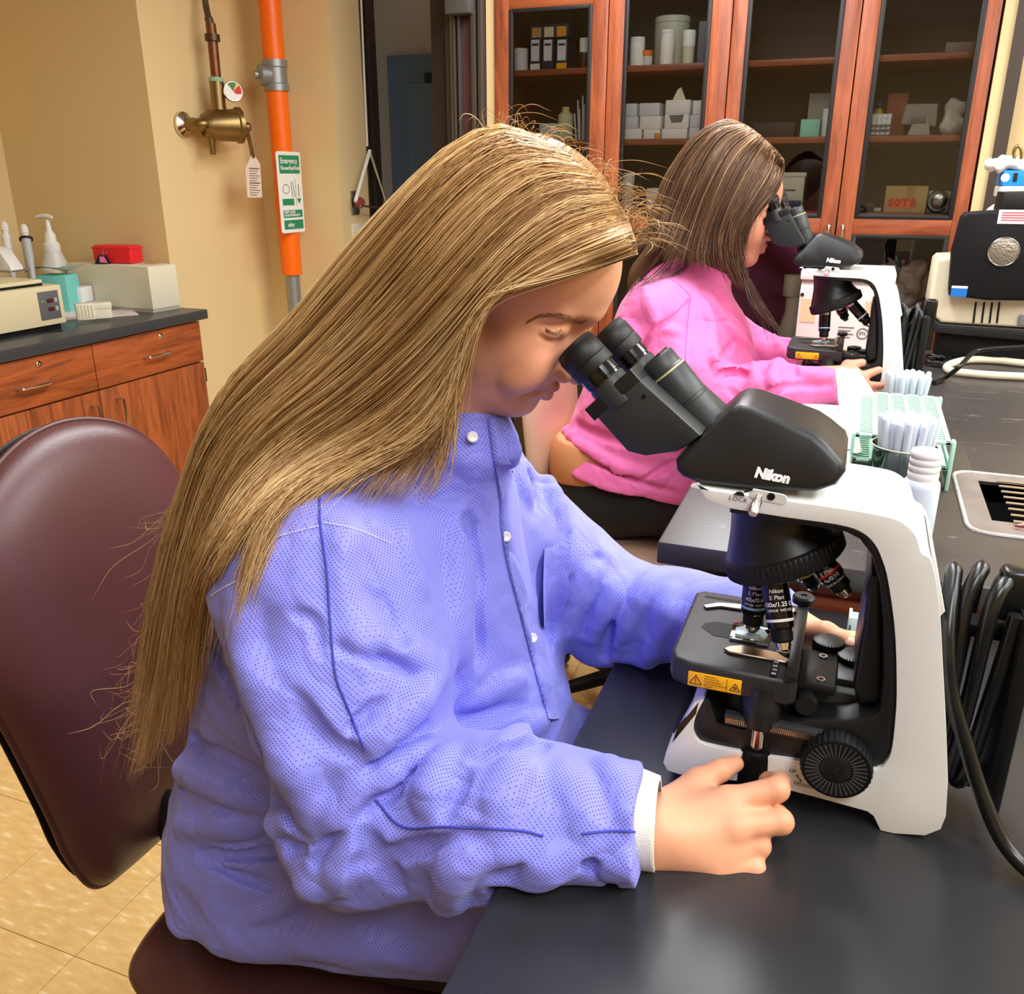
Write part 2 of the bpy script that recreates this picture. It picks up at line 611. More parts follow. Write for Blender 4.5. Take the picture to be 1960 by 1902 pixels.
# ================================================================== tall glass-door cabinets
GX = [-1.438, -0.980, -0.528, -0.098, 0.328]          # door boundaries
GL = [(-1.363, -1.054), (-0.907, -0.613), (-0.464, -0.166), (-0.028, 0.270)]
CY = 3.55
CB, CT, CD = 0.10, 2.45, 4.0
Z_BOT, Z_MID, Z_TOP = 1.300, 1.558, 1.815
M_CABIN = mat('cabinet_lining', (66, 54, 45), 0.6)
for k in range(2):
    xa, xb = GX[2 * k], GX[2 * k + 2]
    r = thing('glass_cabinet', ('tall cherry glass-door cabinet beside the dark door, full of white boxes' if k == 0 else 'tall cherry glass-door cabinet behind the far microscope, mostly empty top shelf'), 'cabinet', ((xa + xb) / 2, CY, 0))
    body = join(sh_box(xa + 0.002, xa + 0.02, CY + 0.025, CD, CB, CT), sh_box(xb - 0.02, xb - 0.002, CY + 0.025, CD, CB, CT), sh_box(xa, xb, CD, CD + 0.015, CB, CT), sh_box(xa, xb, CY + 0.025, CD, CT, CT + 0.02), sh_box(xa, xb, CY + 0.025, CD, CB - 0.02, CB), sh_box(xa, xb, CY + 0.05, CD, 0, CB - 0.02))
    part(r, 'carcass', body, M_WOODV, world=True)
    part(r, 'lining', join(sh_box(xa + 0.02, xb - 0.02, CD - 0.006, CD - 0.001, CB, CT)), M_CABIN, world=True)
    for nm, z in (('shelf', Z_TOP), ('shelf', Z_MID), ('shelf', Z_BOT), ('shelf', 0.72)):
        part(r, nm, sh_box(xa + 0.021, xb - 0.021, CY + 0.035, CD - 0.007, z, z + 0.022, 0.002), M_WOODX, world=True)
    for d in range(2):
        i = 2 * k + d
        x0, x1 = GX[i] + 0.002, GX[i + 1] - 0.002
        g0, g1 = GL[i]
        dd = part(r, 'door', join(sh_box(x0, g0 - 0.012, CY, CY + 0.022, CB, CT, 0.002), sh_box(g1 + 0.012, x1, CY, CY + 0.022, CB, CT, 0.002)), M_WOODV, world=True)
        for a, b in ((CB, 0.25), (1.248, 1.303), (2.045 if i == 0 else 2.2, CT)):
            part(dd, 'rail', sh_box(g0 - 0.012, g1 + 0.012, CY, CY + 0.022, a, b, 0.002), M_WOODX, world=True)
        zt = 2.045 if i == 0 else 2.2
        rims = []
        for a, b in ((0.25, 1.248), (1.303, zt)):
            rims += [sh_box(g0 - 0.012, g0 + 0.004, CY - 0.004, CY + 0.012, a, b, 0.003), sh_box(g1 - 0.004, g1 + 0.012, CY - 0.004, CY + 0.012, a, b, 0.003), sh_box(g0, g1, CY - 0.004, CY + 0.012, a, a + 0.014, 0.003), sh_box(g0, g1, CY - 0.004, CY + 0.012, b - 0.014, b, 0.003)]
        part(dd, 'gasket', join(*rims), M_GASKET, 'black glazing gasket', world=True)
        for a, b in ((0.25, 1.248), (1.303, zt)):
            part(dd, 'pane', sh_box(g0, g1, CY + 0.003, CY + 0.006, a, b), M_GLASS, 'clear glass pane', world=True)
        hx = x1 - 0.022 if d == 0 else x0 + 0.022
        part(dd, 'handle', join(sh_tube(spline([(hx, CY - 0.001, 1.278), (hx, CY - 0.024, 1.272), (hx, CY - 0.026, 1.24), (hx, CY - 0.024, 1.17), (hx, CY - 0.001, 1.164)], 24), 0.0045, 10), sh_ell((hx, CY - 0.02, 1.275), (0.008, 0.008, 0.008))), M_CHROME, 'white metal pull handle', world=True)

# ================================================================== benches
struct_b = thing('near_bench', 'black epoxy-topped lab bench in front carrying the first microscope', 'bench', (0.7, 0.3, 0))
part(struct_b, 'bench_top', sh_box(-0.228, 1.6, -0.9, 1.205, 0.838, 0.87, 0.003), M_EPOXY, world=True)
part(struct_b, 'bench_leg', sh_box(-0.16, -0.11, 1.10, 1.15, 0, 0.838, 0.003), M_BLACKM, world=True)
part(struct_b, 'bench_leg', sh_box(-0.16, -0.11, -0.85, -0.80, 0, 0.838, 0.003), M_BLACKM, world=True)
part(struct_b, 'apron', sh_box(-0.11, 1.55, 1.10, 1.125, 0.74, 0.838), M_BLACKM, world=True)
part(struct_b, 'bench_cabinet', sh_box(0.45, 1.55, -0.8, 1.08, 0.05, 0.838), M_WOODV, world=True)
fb = thing('far_bench', 'black epoxy-topped lab bench with a sink carrying the second microscope', 'bench', (0.6, 2.0, 0))


def epoxy_stained():
    m = bpy.data.materials.new('stained_epoxy_top')
    t = NT(m)
    co = t.n('ShaderNodeTexCoord')
    n1 = t.n('ShaderNodeTexNoise', i_Scale=3.0, i_Detail=5.0)
    t.l(co.outputs['Object'], n1.inputs['Vector'])
    base = t.mix(n1.outputs['Fac'], lin((44, 42, 42)), lin((68, 62, 59)))
    mp = t.n('ShaderNodeMapping')
    mp.inputs['Scale'].default_value = (9, 30, 1)
    mp.inputs['Rotation'].default_value = (0, 0, -0.5)
    t.l(co.outputs['Object'], mp.inputs['Vector'])
    n2 = t.n('ShaderNodeTexNoise', i_Scale=1.6, i_Detail=9.0, i_Distortion=1.5)
    t.l(mp.outputs[0], n2.inputs['Vector'])
    r = t.n('ShaderNodeValToRGB')
    r.color_ramp.elements[0].position = 0.64
    r.color_ramp.elements[1].position = 0.76
    t.l(n2.outputs['Fac'], r.inputs[0])
    t.l(t.mix(t.math('MULTIPLY', r.outputs[0], 0.22), base, lin((190, 184, 178))), t.b.inputs['Base Color'])
    t.b.inputs['Roughness'].default_value = 0.36
    return m


M_EPOXY2 = epoxy_stained()
SX0, SX1, SY0, SY1 = 0.243, 0.62, 1.47, 1.675           # sink opening
part(fb, 'bench_top', join(sh_box(-0.23, SX0, 1.20, 3.0, 0.904, 0.94, 0.004), sh_box(SX1, 1.6, 1.20, 3.0, 0.904, 0.94, 0.004), sh_box(SX0 - 0.004, SX1 + 0.004, 1.20, SY0, 0.904, 0.9398), sh_box(SX0 - 0.004, SX1 + 0.004, SY1, 3.0, 0.904, 0.9398)), M_EPOXY2, world=True)
part(fb, 'bench_cabinet', join(sh_box(-0.1, 0.15, 1.245, 2.95, 0.08, 0.89), sh_box(0.75, 1.55, 1.245, 2.95, 0.08, 0.89), sh_box(0.15, 0.75, 1.245, 1.40, 0.08, 0.89), sh_box(0.15, 0.75, 1.75, 2.95, 0.08, 0.89)), M_WOODV, world=True)
part(fb, 'drawer_rail', sh_box(-0.12, 1.55, 1.23, 1.245, 0.852, 0.875, 0.002), M_WOODX, world=True)
part(fb, 'toe_kick', sh_box(-0.06, 1.5, 1.29, 2.9, 0, 0.08), M_BLACKM, world=True)
part(fb, 'sink_basin', join(sh_box(SX0 - 0.005, SX0, SY0, SY1, 0.78, 0.935), sh_box(SX1, SX1 + 0.005, SY0, SY1, 0.78, 0.935), sh_box(SX0, SX1, SY0 - 0.005, SY0, 0.78, 0.935), sh_box(SX0, SX1, SY1, SY1 + 0.005, 0.78, 0.935), sh_box(SX0, SX1, SY0, SY1, 0.775, 0.78)), M_BLACKM, 'black sink basin', world=True)
# stained sink rim: raised lip round a shallow dished border
rim = [(cx + 0.03 * math.cos(math.radians(a)), cy + 0.03 * math.sin(math.radians(a))) for cx, cy, a0 in ((0.65, 1.69, 0), (0.235, 1.69, 90), (0.235, 1.435, 180), (0.65, 1.435, 270)) for a in (a0, a0 + 30, a0 + 60, a0 + 90)]
part(fb, 'sink_rim', sh_tube([(x, y, 0.941) for x, y in rim], 0.0035, 8, closed=True), mat('limescale', (176, 170, 164), 0.6, var=0.4, vscale=60), 'limescaled raised sink lip', world=True)
part(fb, 'sink_border', join(sh_box(0.209, SX0, 1.409, 1.716, 0.9385, 0.9408), sh_box(SX0, 0.676, SY1, 1.716, 0.9385, 0.9408), sh_box(SX0, 0.676, 1.409, SY0, 0.9385, 0.9408)), mat('sink_stain', (116, 106, 100), 0.4, var=0.35, vscale=25), 'stained sink surround', world=True)
gr = thing('sink_grate', 'wire grate with pinkish frame lying over the bench sink', 'grate', (0.45, 1.57, 0.9415))
M_WIRE = mat('pink_rusty_wire', (196, 136, 128), 0.5, 0.3)
part(gr, 'grate_frame', sh_tube(spline([(0.272, 1.44, 0.9452), (0.66, 1.44, 0.9452), (0.66, 1.70, 0.9452), (0.272, 1.70, 0.9452)], 5, True)[:4], 0.003, 8, closed=True), M_WIRE, world=True)
for k in range(8):
    y = 1.466 + k * 0.0295
    part(gr, 'bar', sh_tube([(0.272, y, 0.9446), (0.66, y, 0.9446)], 0.0022, 6), mat('steel_wire', (150, 132, 104), 0.5, 0.3), world=True)
for k, x in enumerate((0.31, 0.40)):
    part(gr, 'foot', sh_tube(spline([(x, 1.44, 0.9452), (x + 0.012, 1.462, 0.946), (x + 0.04, 1.462, 0.946), (x + 0.052, 1.44, 0.9452)], 14), 0.0022, 6), M_WIRE, world=True)

# ================================================================== left counter with drawers
lc = thing('base_cabinet', 'cherry base cabinet with drawers and doors under the charcoal counter', 'cabinet', (-2.9, 2.0, 0))
XF = -2.60
part(lc, 'carcass', sh_box(-3.598, XF - 0.03, 0.6, 3.06, 0.1, 0.868), M_WOODV, world=True)
part(lc, 'toe_kick', sh_box(-3.598, XF - 0.1, 0.6, 3.06, 0, 0.1), M_BLACKM, world=True)
ys = [P(0, 0, X=XF)[1]]
Y_SPLIT, Y_END, UNIT = P(176, 650, X=XF)[1], 3.06, 0.0
UNIT = Y_END - Y_SPLIT
ZD = 0.692
for i in range(4):
    y1 = Y_END - UNIT * i - 0.002
    y0 = Y_END - UNIT * (i + 1) + 0.002
    d = part(lc, 'drawer', sh_box(XF - 0.028, XF - 0.006, y0, y1, ZD + 0.003, 0.864, 0.002), M_WOODF, world=True)
    yc, zc = (y0 + y1) / 2 + 0.01, 0.772
    part(d, 'handle', sh_tube(spline([(XF - 0.01, yc - 0.06, zc), (XF + 0.02, yc - 0.058, zc), (XF + 0.024, yc - 0.04, zc), (XF + 0.024, yc + 0.04, zc), (XF + 0.02, yc + 0.058, zc), (XF - 0.01, yc + 0.06, zc)], 30), 0.0055, 8), M_CHROME, 'chrome bar handle', world=True)
    part(d, 'lock', sh_lathe([(0, 0.0), (0.011, 0), (0.011, 0.006), (0.008, 0.009), (0.003, 0.009), (0, 0.004)], (XF - 0.008, yc + 0.045, 0.838), (1, 0, 0), 16), M_CHROME, 'round chrome drawer lock', world=True)
    dd = part(lc, 'door', sh_box(XF - 0.028, XF - 0.006, y0, y1, 0.105, ZD - 0.003, 0.002), M_WOODD, world=True)
    hy = y0 + 0.075 if i % 2 == 0 else y1 - 0.045
    part(dd, 'handle', sh_tube(spline([(XF - 0.01, hy, 0.645), (XF + 0.024, hy, 0.643), (XF + 0.03, hy, 0.63), (XF + 0.03, hy, 0.53), (XF + 0.024, hy, 0.515), (XF - 0.01, hy, 0.513)], 30), 0.0055, 8), M_CHROME, 'chrome bow handle', world=True)
part(lc, 'hinge', sh_box(XF - 0.03, XF - 0.008, 3.06, 3.068, 0.60, 0.66, 0.002), mat('hinge_bronze', (80, 70, 58), 0.4, 0.6), world=True)
cn = solo('countertop', sh_box(-3.598, XF + 0.012, 0.6, 3.098, 0.87, 0.91, 0.004), M_CTOP, 'charcoal countertop running over the cherry base cabinet', 'countertop')
# ================================================================== the microscope (built once, copied for the far bench)
M_SHELL = mat('white_shell', (236, 236, 233), 0.32)
M_BODY = mat('black_body', (24, 24, 25), 0.40, bump=0.03, bscale=900)
M_BODYG = mat('charcoal_housing', (46, 49, 49), 0.42, bump=0.06, bscale=900)
M_RUBBER = mat('black_rubber', (17, 17, 18), 0.5)
M_GLOSSB = mat('gloss_black_ring', (8, 8, 9), 0.10)
M_STAGE = mat('stage_black', (40, 40, 40), 0.45, bump=0.12, bscale=1200)
M_INKW = mat('white_ink', (235, 235, 235), 0.6)
M_INKB = mat('black_ink', (20, 20, 20), 0.6)
M_YEL = mat('yellow_label', (250, 178, 20), 0.5)
M_CORD = mat('black_cord', (20, 20, 20), 0.28)
M_CREAMB = mat('cream_ring', (206, 190, 140), 0.4)
S_O = np.array([0.0, 0.82, 0.87])


def S(u, v, Y=0.752):
    p = P(u, v, Y=Y) - S_O
    return (p[0], p[2])


def poly_smooth(pts, n, keep=()):
    return [tuple(p) for p in spline(pts, n, True)]


def wrap_text(s, size, origin, axis, face, radius, h, roll=0.0, shear=0.0, bold=0.0, depth=0.0):
    """Lettering bent round a cylinder; face = direction its middle looks at, h = height along the axis."""
    d = Vector(axis).normalized()
    f = Vector(face)
    f = (f - d * f.dot(d)).normalized()
    side = (-d).cross(f)
    v, fc = sh_text(s, size, Matrix.Identity(4), shear, bold)
    out = []
    for p in v:
        a = p[0] / radius + roll
        q = Vector(origin) + d * (h - p[1]) + (f * math.cos(a) + side * math.sin(a)) * (radius + depth)
        out.append(tuple(q))
    return out, fc


def objective(root, o, axis, face, spec, far):
    """One objective lens: barrel rings, coloured band, nose and printed lettering."""
    L = spec['len']
    R = 0.0126
    ob = part(root, 'objective', sh_lathe([(0, 0.006), (R, 0.006), (R, L - 0.010), (R * 0.94, L - 0.0075), (0, L - 0.0075)], o, axis, 36), M_GLOSSB, spec['label'])
    part(ob, 'mount_ring', sh_lathe([(0, -0.004), (R * 1.03, -0.004), (R * 1.03, 0.0062), (0, 0.0062)], o, axis, 36), M_STEEL, 'steel mount ring')
    part(ob, 'nose', sh_lathe([(0, L - 0.008), (R * 0.80, L - 0.008), (R * 0.80, L + 0.004), (R * 0.62, L + 0.006), (0, L + 0.006)], o, axis, 28), M_BLACKM)
    part(ob, 'front_lens', sh_lathe([(0, L + 0.006), (R * 0.60, L + 0.006), (R * 0.58, L + 0.0095), (R * 0.5, L + 0.0095), (R * 0.48, L + 0.0125), (R * 0.25, L + 0.0145), (0, L + 0.0145)], o, axis, 28), M_CHROME, 'bright lens tip')
    part(ob, 'colour_band', sh_lathe([(R, L - 0.0165), (R * 1.012, L - 0.0162), (R * 1.012, L - 0.0142), (R, L - 0.0138)], o, axis, 36), mat('band_' + spec['band'][0], spec['band'][1], 0.4), spec['band'][0] + ' band')
    if not far:
        for txt, size, h, sh, bo in spec['txt']:
            part(ob, 'lettering', wrap_text(txt, size, o, axis, face, R, h, sh, 0.18 if txt == 'Nikon' else 0.0, bo, 0.0002), M_INKW, 'white lettering')


def microscope(label, far=False):
    r = thing('microscope', label, 'microscope', (0, 0, 0))
    # --- white frame: base, foot, arm and top in one C
    outer = [S(1352, 955), S(1335, 927), (-0.108, 0.317), (0.0, 0.3145), (0.040, 0.3125), (0.058, 0.309), (0.0705, 0.299), (0.0775, 0.284), S(1783, 1075), S(1797, 1151), S(1804, 1265), S(1810, 1379), S(1814, 1492), S(1810, 1560), S(1800, 1585), S(1770, 1597), S(1710, 1594), S(1685, 1587), S(1672, 1560), S(1660, 1551), S(1566, 1525), S(1505, 1509), S(1420, 1494), S(1300, 1480), S(1278, 1473), S(1270, 1458), S(1276, 1436), S(1330, 1342)]
    inner = [S(1348, 1338), S(1333, 1368), S(1327, 1396), S(1338, 1418), S(1375, 1430), S(1422, 1438), S(1475, 1447), S(1600, 1463), S(1675, 1471), S(1694, 1460), S(1706, 1436), S(1713, 1380), S(1716, 1322), S(1713, 1212), S(1700, 1114), S(1688, 1070), S(1672, 1038), S(1645, 1016), S(1600, 1003), S(1500, 989), S(1395, 972)]
    # flatten the footprint onto the table
    outer = [(x, max(z, 0.0) if z > 0.004 else 0.0) for x, z in outer]
    top = [outer[0]] + [tuple(p) for p in spline(outer[1:13], 60)]
    outer = top + outer[13:]
    inner = [tuple(p) for p in spline(inner, 60)]
    part(r, 'frame', sh_prism(outer + inner, -0.070, 0.066, 'Y', 0.010, 4), M_SHELL, 'white C-shaped frame', angle=50)
    # front wedge of the base with its black panel
    pan = [S(1338, 1352), S(1322, 1362), S(1287, 1412), S(1288, 1426)]
    fx0, fx1 = S(1276, 1436), S(1330, 1342)
    nx = Vector((-(fx1[1] - fx0[1]), 0, fx1[0] - fx0[0])).normalized()
    c0, c1 = Vector((fx0[0], 0, fx0[1])), Vector((fx1[0], 0, fx1[1]))
    qd = [c0.lerp(c1, 0.14) + Vector((0, -0.050, 0)), c0.lerp(c1, 0.14) + Vector((0, 0.048, 0)), c0.lerp(c1, 0.82) + Vector((0, 0.048, 0)), c0.lerp(c1, 0.82) + Vector((0, -0.050, 0))]
    part(r, 'front_panel', ([tuple(p + nx * 0.0015) for p in qd] + [tuple(p - nx * 0.004) for p in qd], [(0, 1, 2, 3), (0, 4, 5, 1), (1, 5, 6, 2), (2, 6, 7, 3), (3, 7, 4, 0)]), M_GLOSSB, 'gloss black front panel', smooth=False)
    sidep = [(S(a, b)[0], -0.0708, S(a, b)[1]) for a, b in ((1338, 1342), (1333, 1364), (1288, 1419), (1297, 1391))]
    part(r, 'side_panel', (sidep + [(x, y + 0.004, z) for x, y, z in sidep], [(0, 1, 2, 3)] + [(i, i + 4, (i + 1) % 4 + 4, (i + 1) % 4) for i in range(4)]), M_GLOSSB, 'gloss black panel beside the base front', smooth=False)
    # --- black inner core: lining of the arm, base deck
    core = [S(1395, 970), S(1600, 1000), S(1646, 1013), S(1673, 1036), S(1690, 1070), S(1703, 1114), S(1716, 1212), S(1718, 1322), S(1708, 1440), S(1694, 1464), S(1675, 1474), S(1475, 1450), S(1338, 1422), S(1326, 1398), S(1333, 1366), S(1346, 1338), S(1358, 1340), S(1372, 1385), S(1420, 1398), S(1560, 1380), S(1620, 1381), S(1668, 1374), S(1684, 1362), S(1690, 1300), S(1690, 1200), S(1683, 1120), S(1668, 1066), S(1645, 1036), S(1618, 1022), S(1560, 1013), S(1395, 985)]
    part(r, 'core', sh_prism(core, -0.0665, 0.0625, 'Y', 0.004, 2), M_BODY, 'black inner body')
    part(r, 'pillar', sh_prism([S(1668, 1116), S(1690, 1116), S(1692, 1365), S(1640, 1370), S(1632, 1330), S(1642, 1270), S(1652, 1215), S(1658, 1150)], -0.052, 0.050, 'Y', 0.007, 3), M_BODY, 'black focusing pillar')
    part(r, 'lamp_house', sh_lathe([(0, 0.058), (0.036, 0.058), (0.035, 0.085), (0.031, 0.094), (0.022, 0.097), (0, 0.097)], (-0.058, 0, 0), (0, 0, 1), 40), M_BODY)
    # --- stage carriage behind the stage
    part(r, 'stage_bracket', sh_prism([(-0.02, 0.086), (0.045, 0.086), (0.058, 0.1), (0.058, 0.118), (-0.02, 0.118)], -0.035, 0.045, 'Y', 0.004, 2), M_BODYG)
    part(r, 'carriage_plate', sh_box(-0.006, 0.028, -0.046, 0.022, 0.118, 0.128, 0.002), M_BODY)
    for y in (-0.036, 0.010):
        part(r, 'screw', sh_lathe([(0, 0.128), (0.0042, 0.128), (0.0042, 0.1296), (0.0022, 0.1296), (0.0018, 0.1275), (0, 0.1275)], (0.014, y, 0), (0, 0, 1), 18), M_STEEL)
    part(r, 'carriage_block', sh_box(0.028, 0.056, -0.020, 0.014, 0.106, 0.124, 0.002), M_BODYG)
    for x, y0, z0 in ((0.018, 0.036, 0.128), (0.042, 0.022, 0.124)):
        part(r, 'thumb_wheel', sh_lathe([(0, -0.006), (0.0155, -0.006), (0.0155, 0.006), (0.009, 0.008), (0, 0.008)], (x, y0, z0), (0, 0, 1), teeth=30, tdepth=0.0012, tr=(1, 2)), M_BODY)
    # --- stage
    st = part(r, 'stage', sh_prism([(-0.126 + 0.022, -0.075), (-0.012, -0.075), (-0.006, -0.069), (-0.006, 0.08), (-0.012, 0.088), (-0.118, 0.088), (-0.126, 0.080), (-0.126, -0.055), (-0.121, -0.069)], 0.116, 0.143, 'Z', 0.0045, 3), M_STAGE, 'black mechanical stage')
    slot = [(-0.098, -0.008), (-0.092, -0.014), (-0.045, -0.014), (-0.036, -0.005), (-0.036, 0.014), (-0.05, 0.017), (-0.094, 0.017), (-0.104, 0.010), (-0.106, 0.0)]
    part(st, 'aperture', sh_prism(slot, 0.1428, 0.1434, 'Z'), M_BLACKM, 'dark stage opening')
    part(st, 'groove', sh_box(-0.114, -0.018, 0.070, 0.0755, 0.1428, 0.1434), M_BLACKM)
    part(st, 'slide_clip', sh_prism([(-0.112, 0.045), (-0.108, 0.040), (-0.094, 0.049), (-0.07, 0.050), (-0.062, 0.056), (-0.03, 0.058), (-0.03, 0.064), (-0.072, 0.062), (-0.098, 0.057)], 0.1436, 0.146, 'Z', 0.0006, 1), M_STEEL, 'bright spring clip')
    part(st, 'slide_holder', sh_prism([(-0.078, -0.041), (-0.072, -0.046), (-0.018, -0.046), (-0.014, -0.04), (-0.022, -0.036), (-0.028, -0.030), (-0.062, -0.028), (-0.073, -0.034)], 0.1436, 0.1464, 'Z', 0.0008, 1), mat('warm_steel', (206, 196, 172), 0.25, 1.0), 'polished slide holder finger')
    part(st, 'cross_slide', sh_box(-0.017, -0.006, -0.078, 0.086, 0.143, 0.152, 0.0015), M_BODY)
    part(st, 'finger_plate', sh_box(-0.026, -0.0165, -0.03, 0.072, 0.1436, 0.1475, 0.0008), mat('warm_steel', (206, 196, 172), 0.25, 1.0), 'steel finger plate')
    for y in (-0.02, 0.012, 0.058):
        part(st, 'screw', sh_lathe([(0, 0.147), (0.0038, 0.147), (0.0038, 0.1505), (0.0015, 0.1512), (0, 0.1505)], (-0.021, y, 0), (0, 0, 1), 16), M_STEEL)
    part(st, 'vernier_scale', sh_box(-0.031, -0.0245, -0.073, -0.022, 0.1428, 0.1445, 0.0004), M_BLACKM, 'black scale strip with white numerals')
    if not far:
        for k, s in enumerate(('80', '70', '60', '50', '40', '30', '20')):
            part(st, 'lettering', sh_text(s, 0.0044, frame_m((-0.0278, -0.069 + k * 0.0073, 0.1447), (1, 0, 0), (0, 1, 0))), M_INKW, 'white numeral')
    part(st, 'knob_cap', sh_lathe([(0, 0.152), (0.0115, 0.152), (0.0115, 0.158), (0.0095, 0.160), (0.0035, 0.160), (0.003, 0.1585), (0, 0.1585)], (-0.012, 0.078, 0), (0, 0, 1), 32), M_BODY)
    part(st, 'drive_housing', sh_lathe([(0, 0.086), (0.0175, 0.086), (0.0185, 0.09), (0.0185, 0.112), (0.0165, 0.1155), (0.0165, 0.128), (0, 0.128)], (-0.036, -0.062, 0), (0, 0, 1), 40), M_BODY)
    part(st, 'rack_arm', sh_box(-0.068, 0.034, -0.075, -0.064, 0.0835, 0.0945, 0.0015), M_BODYG)
    part(st, 'rack_teeth', join(*[sh_box(-0.066 + i * 0.0018, -0.0652 + i * 0.0018, -0.0758, -0.074, 0.0862, 0.0918) for i in range(53)]), mat('warm_steel', (206, 196, 172), 0.25, 1.0), 'steel rack teeth')['kind'] = 'stuff'
    part(st, 'lock_lever', sh_lathe([(0, 0), (0.010, 0), (0.010, 0.014), (0, 0.014)], (0.004, -0.048, 0.112), (0, -1, 0), teeth=22, tdepth=0.0008), M_BODY)
    part(st, 'drive_shaft', sh_lathe([(0, 0.046), (0.0072, 0.046), (0.0072, 0.088), (0, 0.088)], (-0.036, -0.062, 0), (0, 0, 1), 28), M_CHROME, 'bright steel drive shaft')
    part(st, 'drive_knob', sh_lathe([(0, 0.005), (0.0125, 0.005), (0.0165, 0.012), (0.0165, 0.030), (0.0150, 0.050), (0.0142, 0.055), (0.0095, 0.0562), (0.008, 0.054), (0, 0.054)], (-0.036, -0.062, 0), (0, 0, 1), teeth=44, tdepth=0.0007, tr=(2, 3, 4, 5)), M_BLACKM, 'ribbed black stage drive knob')
    # yellow warning label on the near stage edge
    part(st, 'warning_label', sh_box(-0.105, -0.055, -0.0762, -0.0748, 0.1195, 0.1345, 0.0002), M_YEL, 'yellow warning label')
    tri = lambda cx, cz, h: join(*[sh_tube([a, b], 0.0004, 4) for a, b in zip([(cx - h * .6, -0.0763, cz - h / 2), (cx + h * .6, -0.0763, cz - h / 2), (cx, -0.0763, cz + h / 2)], [(cx + h * .6, -0.0763, cz - h / 2), (cx, -0.0763, cz + h / 2), (cx - h * .6, -0.0763, cz - h / 2)])])
    part(st, 'warning_symbol', join(tri(-0.0975, 0.127, 0.0095), sh_box(-0.0978, -0.0972, -0.0766, -0.0762, 0.1248, 0.1295), sh_box(-0.0978, -0.0972, -0.0766, -0.0762, 0.1232, 0.124), tri(-0.0605, 0.1265, 0.0078), sh_lathe([(0.0008, 0), (0.0016, 0), (0.0016, 0.0003), (0.0008, 0.0003)], (-0.0605, -0.0762, 0.1255), (0, -1, 0), 12), sh_box(-0.0685, -0.0682, -0.0765, -0.0762, 0.1205, 0.1335)), M_INKB, 'black warning signs')
    if not far:
        for k, s in enumerate(('WARNING', 'RISK GROUP2', 'AVERTISSEMENT', 'GROUPE DE RISQUE2', 'IEC62471')):
            part(st, 'lettering', sh_text(s, 0.0023, frame_m((-0.0895, -0.0764, 0.1325 - k * 0.0027), (1, 0, 0), (0, 0, 1)), align='LEFT'), M_INKB, 'black lettering')
    # --- condenser and glowing specimen
    part(r, 'condenser', sh_lathe([(0, 0.1), (0.02, 0.1), (0.02, 0.12), (0.017, 0.1425), (0.0, 0.1425)], (-0.059, 0.002, 0), (0, 0, 1), 32), M_STEEL)
    sl = part(r, 'specimen_slide', sh_box(-0.076, -0.038, -0.018, 0.022, 0.1438, 0.1462, 0.0006), glass('slide_glass_far' if far else 'slide_glass', (225, 238, 240), 0.9, 0.1), 'glass slide with a cover slip')
    lit = bpy.data.materials.new('lit_field')
    t = NT(lit)
    t.b.inputs['Base Color'].default_value = lin((190, 215, 225))
    t.b.inputs['Emission Color'].default_value = lin((120, 200, 255))
    t.b.inputs['Emission Strength'].default_value = 1.2
    part(sl, 'cover_slip', sh_prism([(-0.071, -0.014), (-0.043, -0.016), (-0.040, -0.004), (-0.046, 0.008), (-0.060, 0.010), (-0.072, 0.0)], 0.1463, 0.150, 'Z', 0.001, 2), mat('slide_frost', (196, 216, 220), 0.3, alpha=0.8), 'frosted end of the slide')
    part(sl, 'lit_spot', sh_lathe([(0, 0.1502), (0.0035, 0.1502), (0.0025, 0.1506), (0, 0.1506)], (-0.058, -0.001, 0), (0, 0, 1), 16), lit, 'blue lit spot under the lens')
    # --- coarse focus knob
    kx, kz = S(1600, 1470, 0.735)
    kn = part(r, 'focus_knob', sh_lathe([(0, 0.0), (0.030, 0.0), (0.0318, 0.002), (0.0318, 0.017), (0.0305, 0.019), (0.0285, 0.0195), (0.028, 0.0185), (0, 0.0185)], (kx, -0.069, kz), (0, -1, 0), teeth=36, tdepth=0.0014, tr=(2, 3)), M_BLACKM, 'ribbed black focus knob')
    part(kn, 'dial_face', sh_lathe([(0.0145, 0.0186), (0.0278, 0.0200), (0.0278, 0.0186)], (kx, -0.069, kz), (0, -1, 0), 48), M_BODY)
    part(kn, 'rib', join(*[xf(sh_box(0.0150, 0.0274, -0.0006, 0.0006, -0.0203, -0.0188), Matrix.Translation((kx, -0.0690, kz)) @ Matrix.Rotation(2 * PI * k / 36 + 0.05, 4, 'Y') @ Matrix(((1, 0, 0, 0), (0, 0, 1, 0), (0, 1, 0, 0), (0, 0, 0, 1)))) for k in range(36)]), mat('rib_grey', (70, 70, 70), 0.35), 'radial ribs')['kind'] = 'stuff'
    part(kn, 'hub', sh_lathe([(0, 0.0186), (0.014, 0.0186), (0.0125, 0.0195), (0.003, 0.0188), (0.0028, 0.0205), (0.0012, 0.0205), (0, 0.0195)], (kx, -0.069, kz), (0, -1, 0), 36), M_BODY)
    for s, a, b in (('UP', 1517, 1477), ('DOWN', 1537, 1504)):
        x, z = S(a, b, 0.7485)
        part(r, 'lettering', sh_text(s, 0.0052, frame_m((x, -0.0712, z), (1, 0, -0.06), (0, 0, 1))), M_INKB, 'grey lettering')
    a, b = S(1524, 1484, 0.7485), S(1534, 1497, 0.7485)
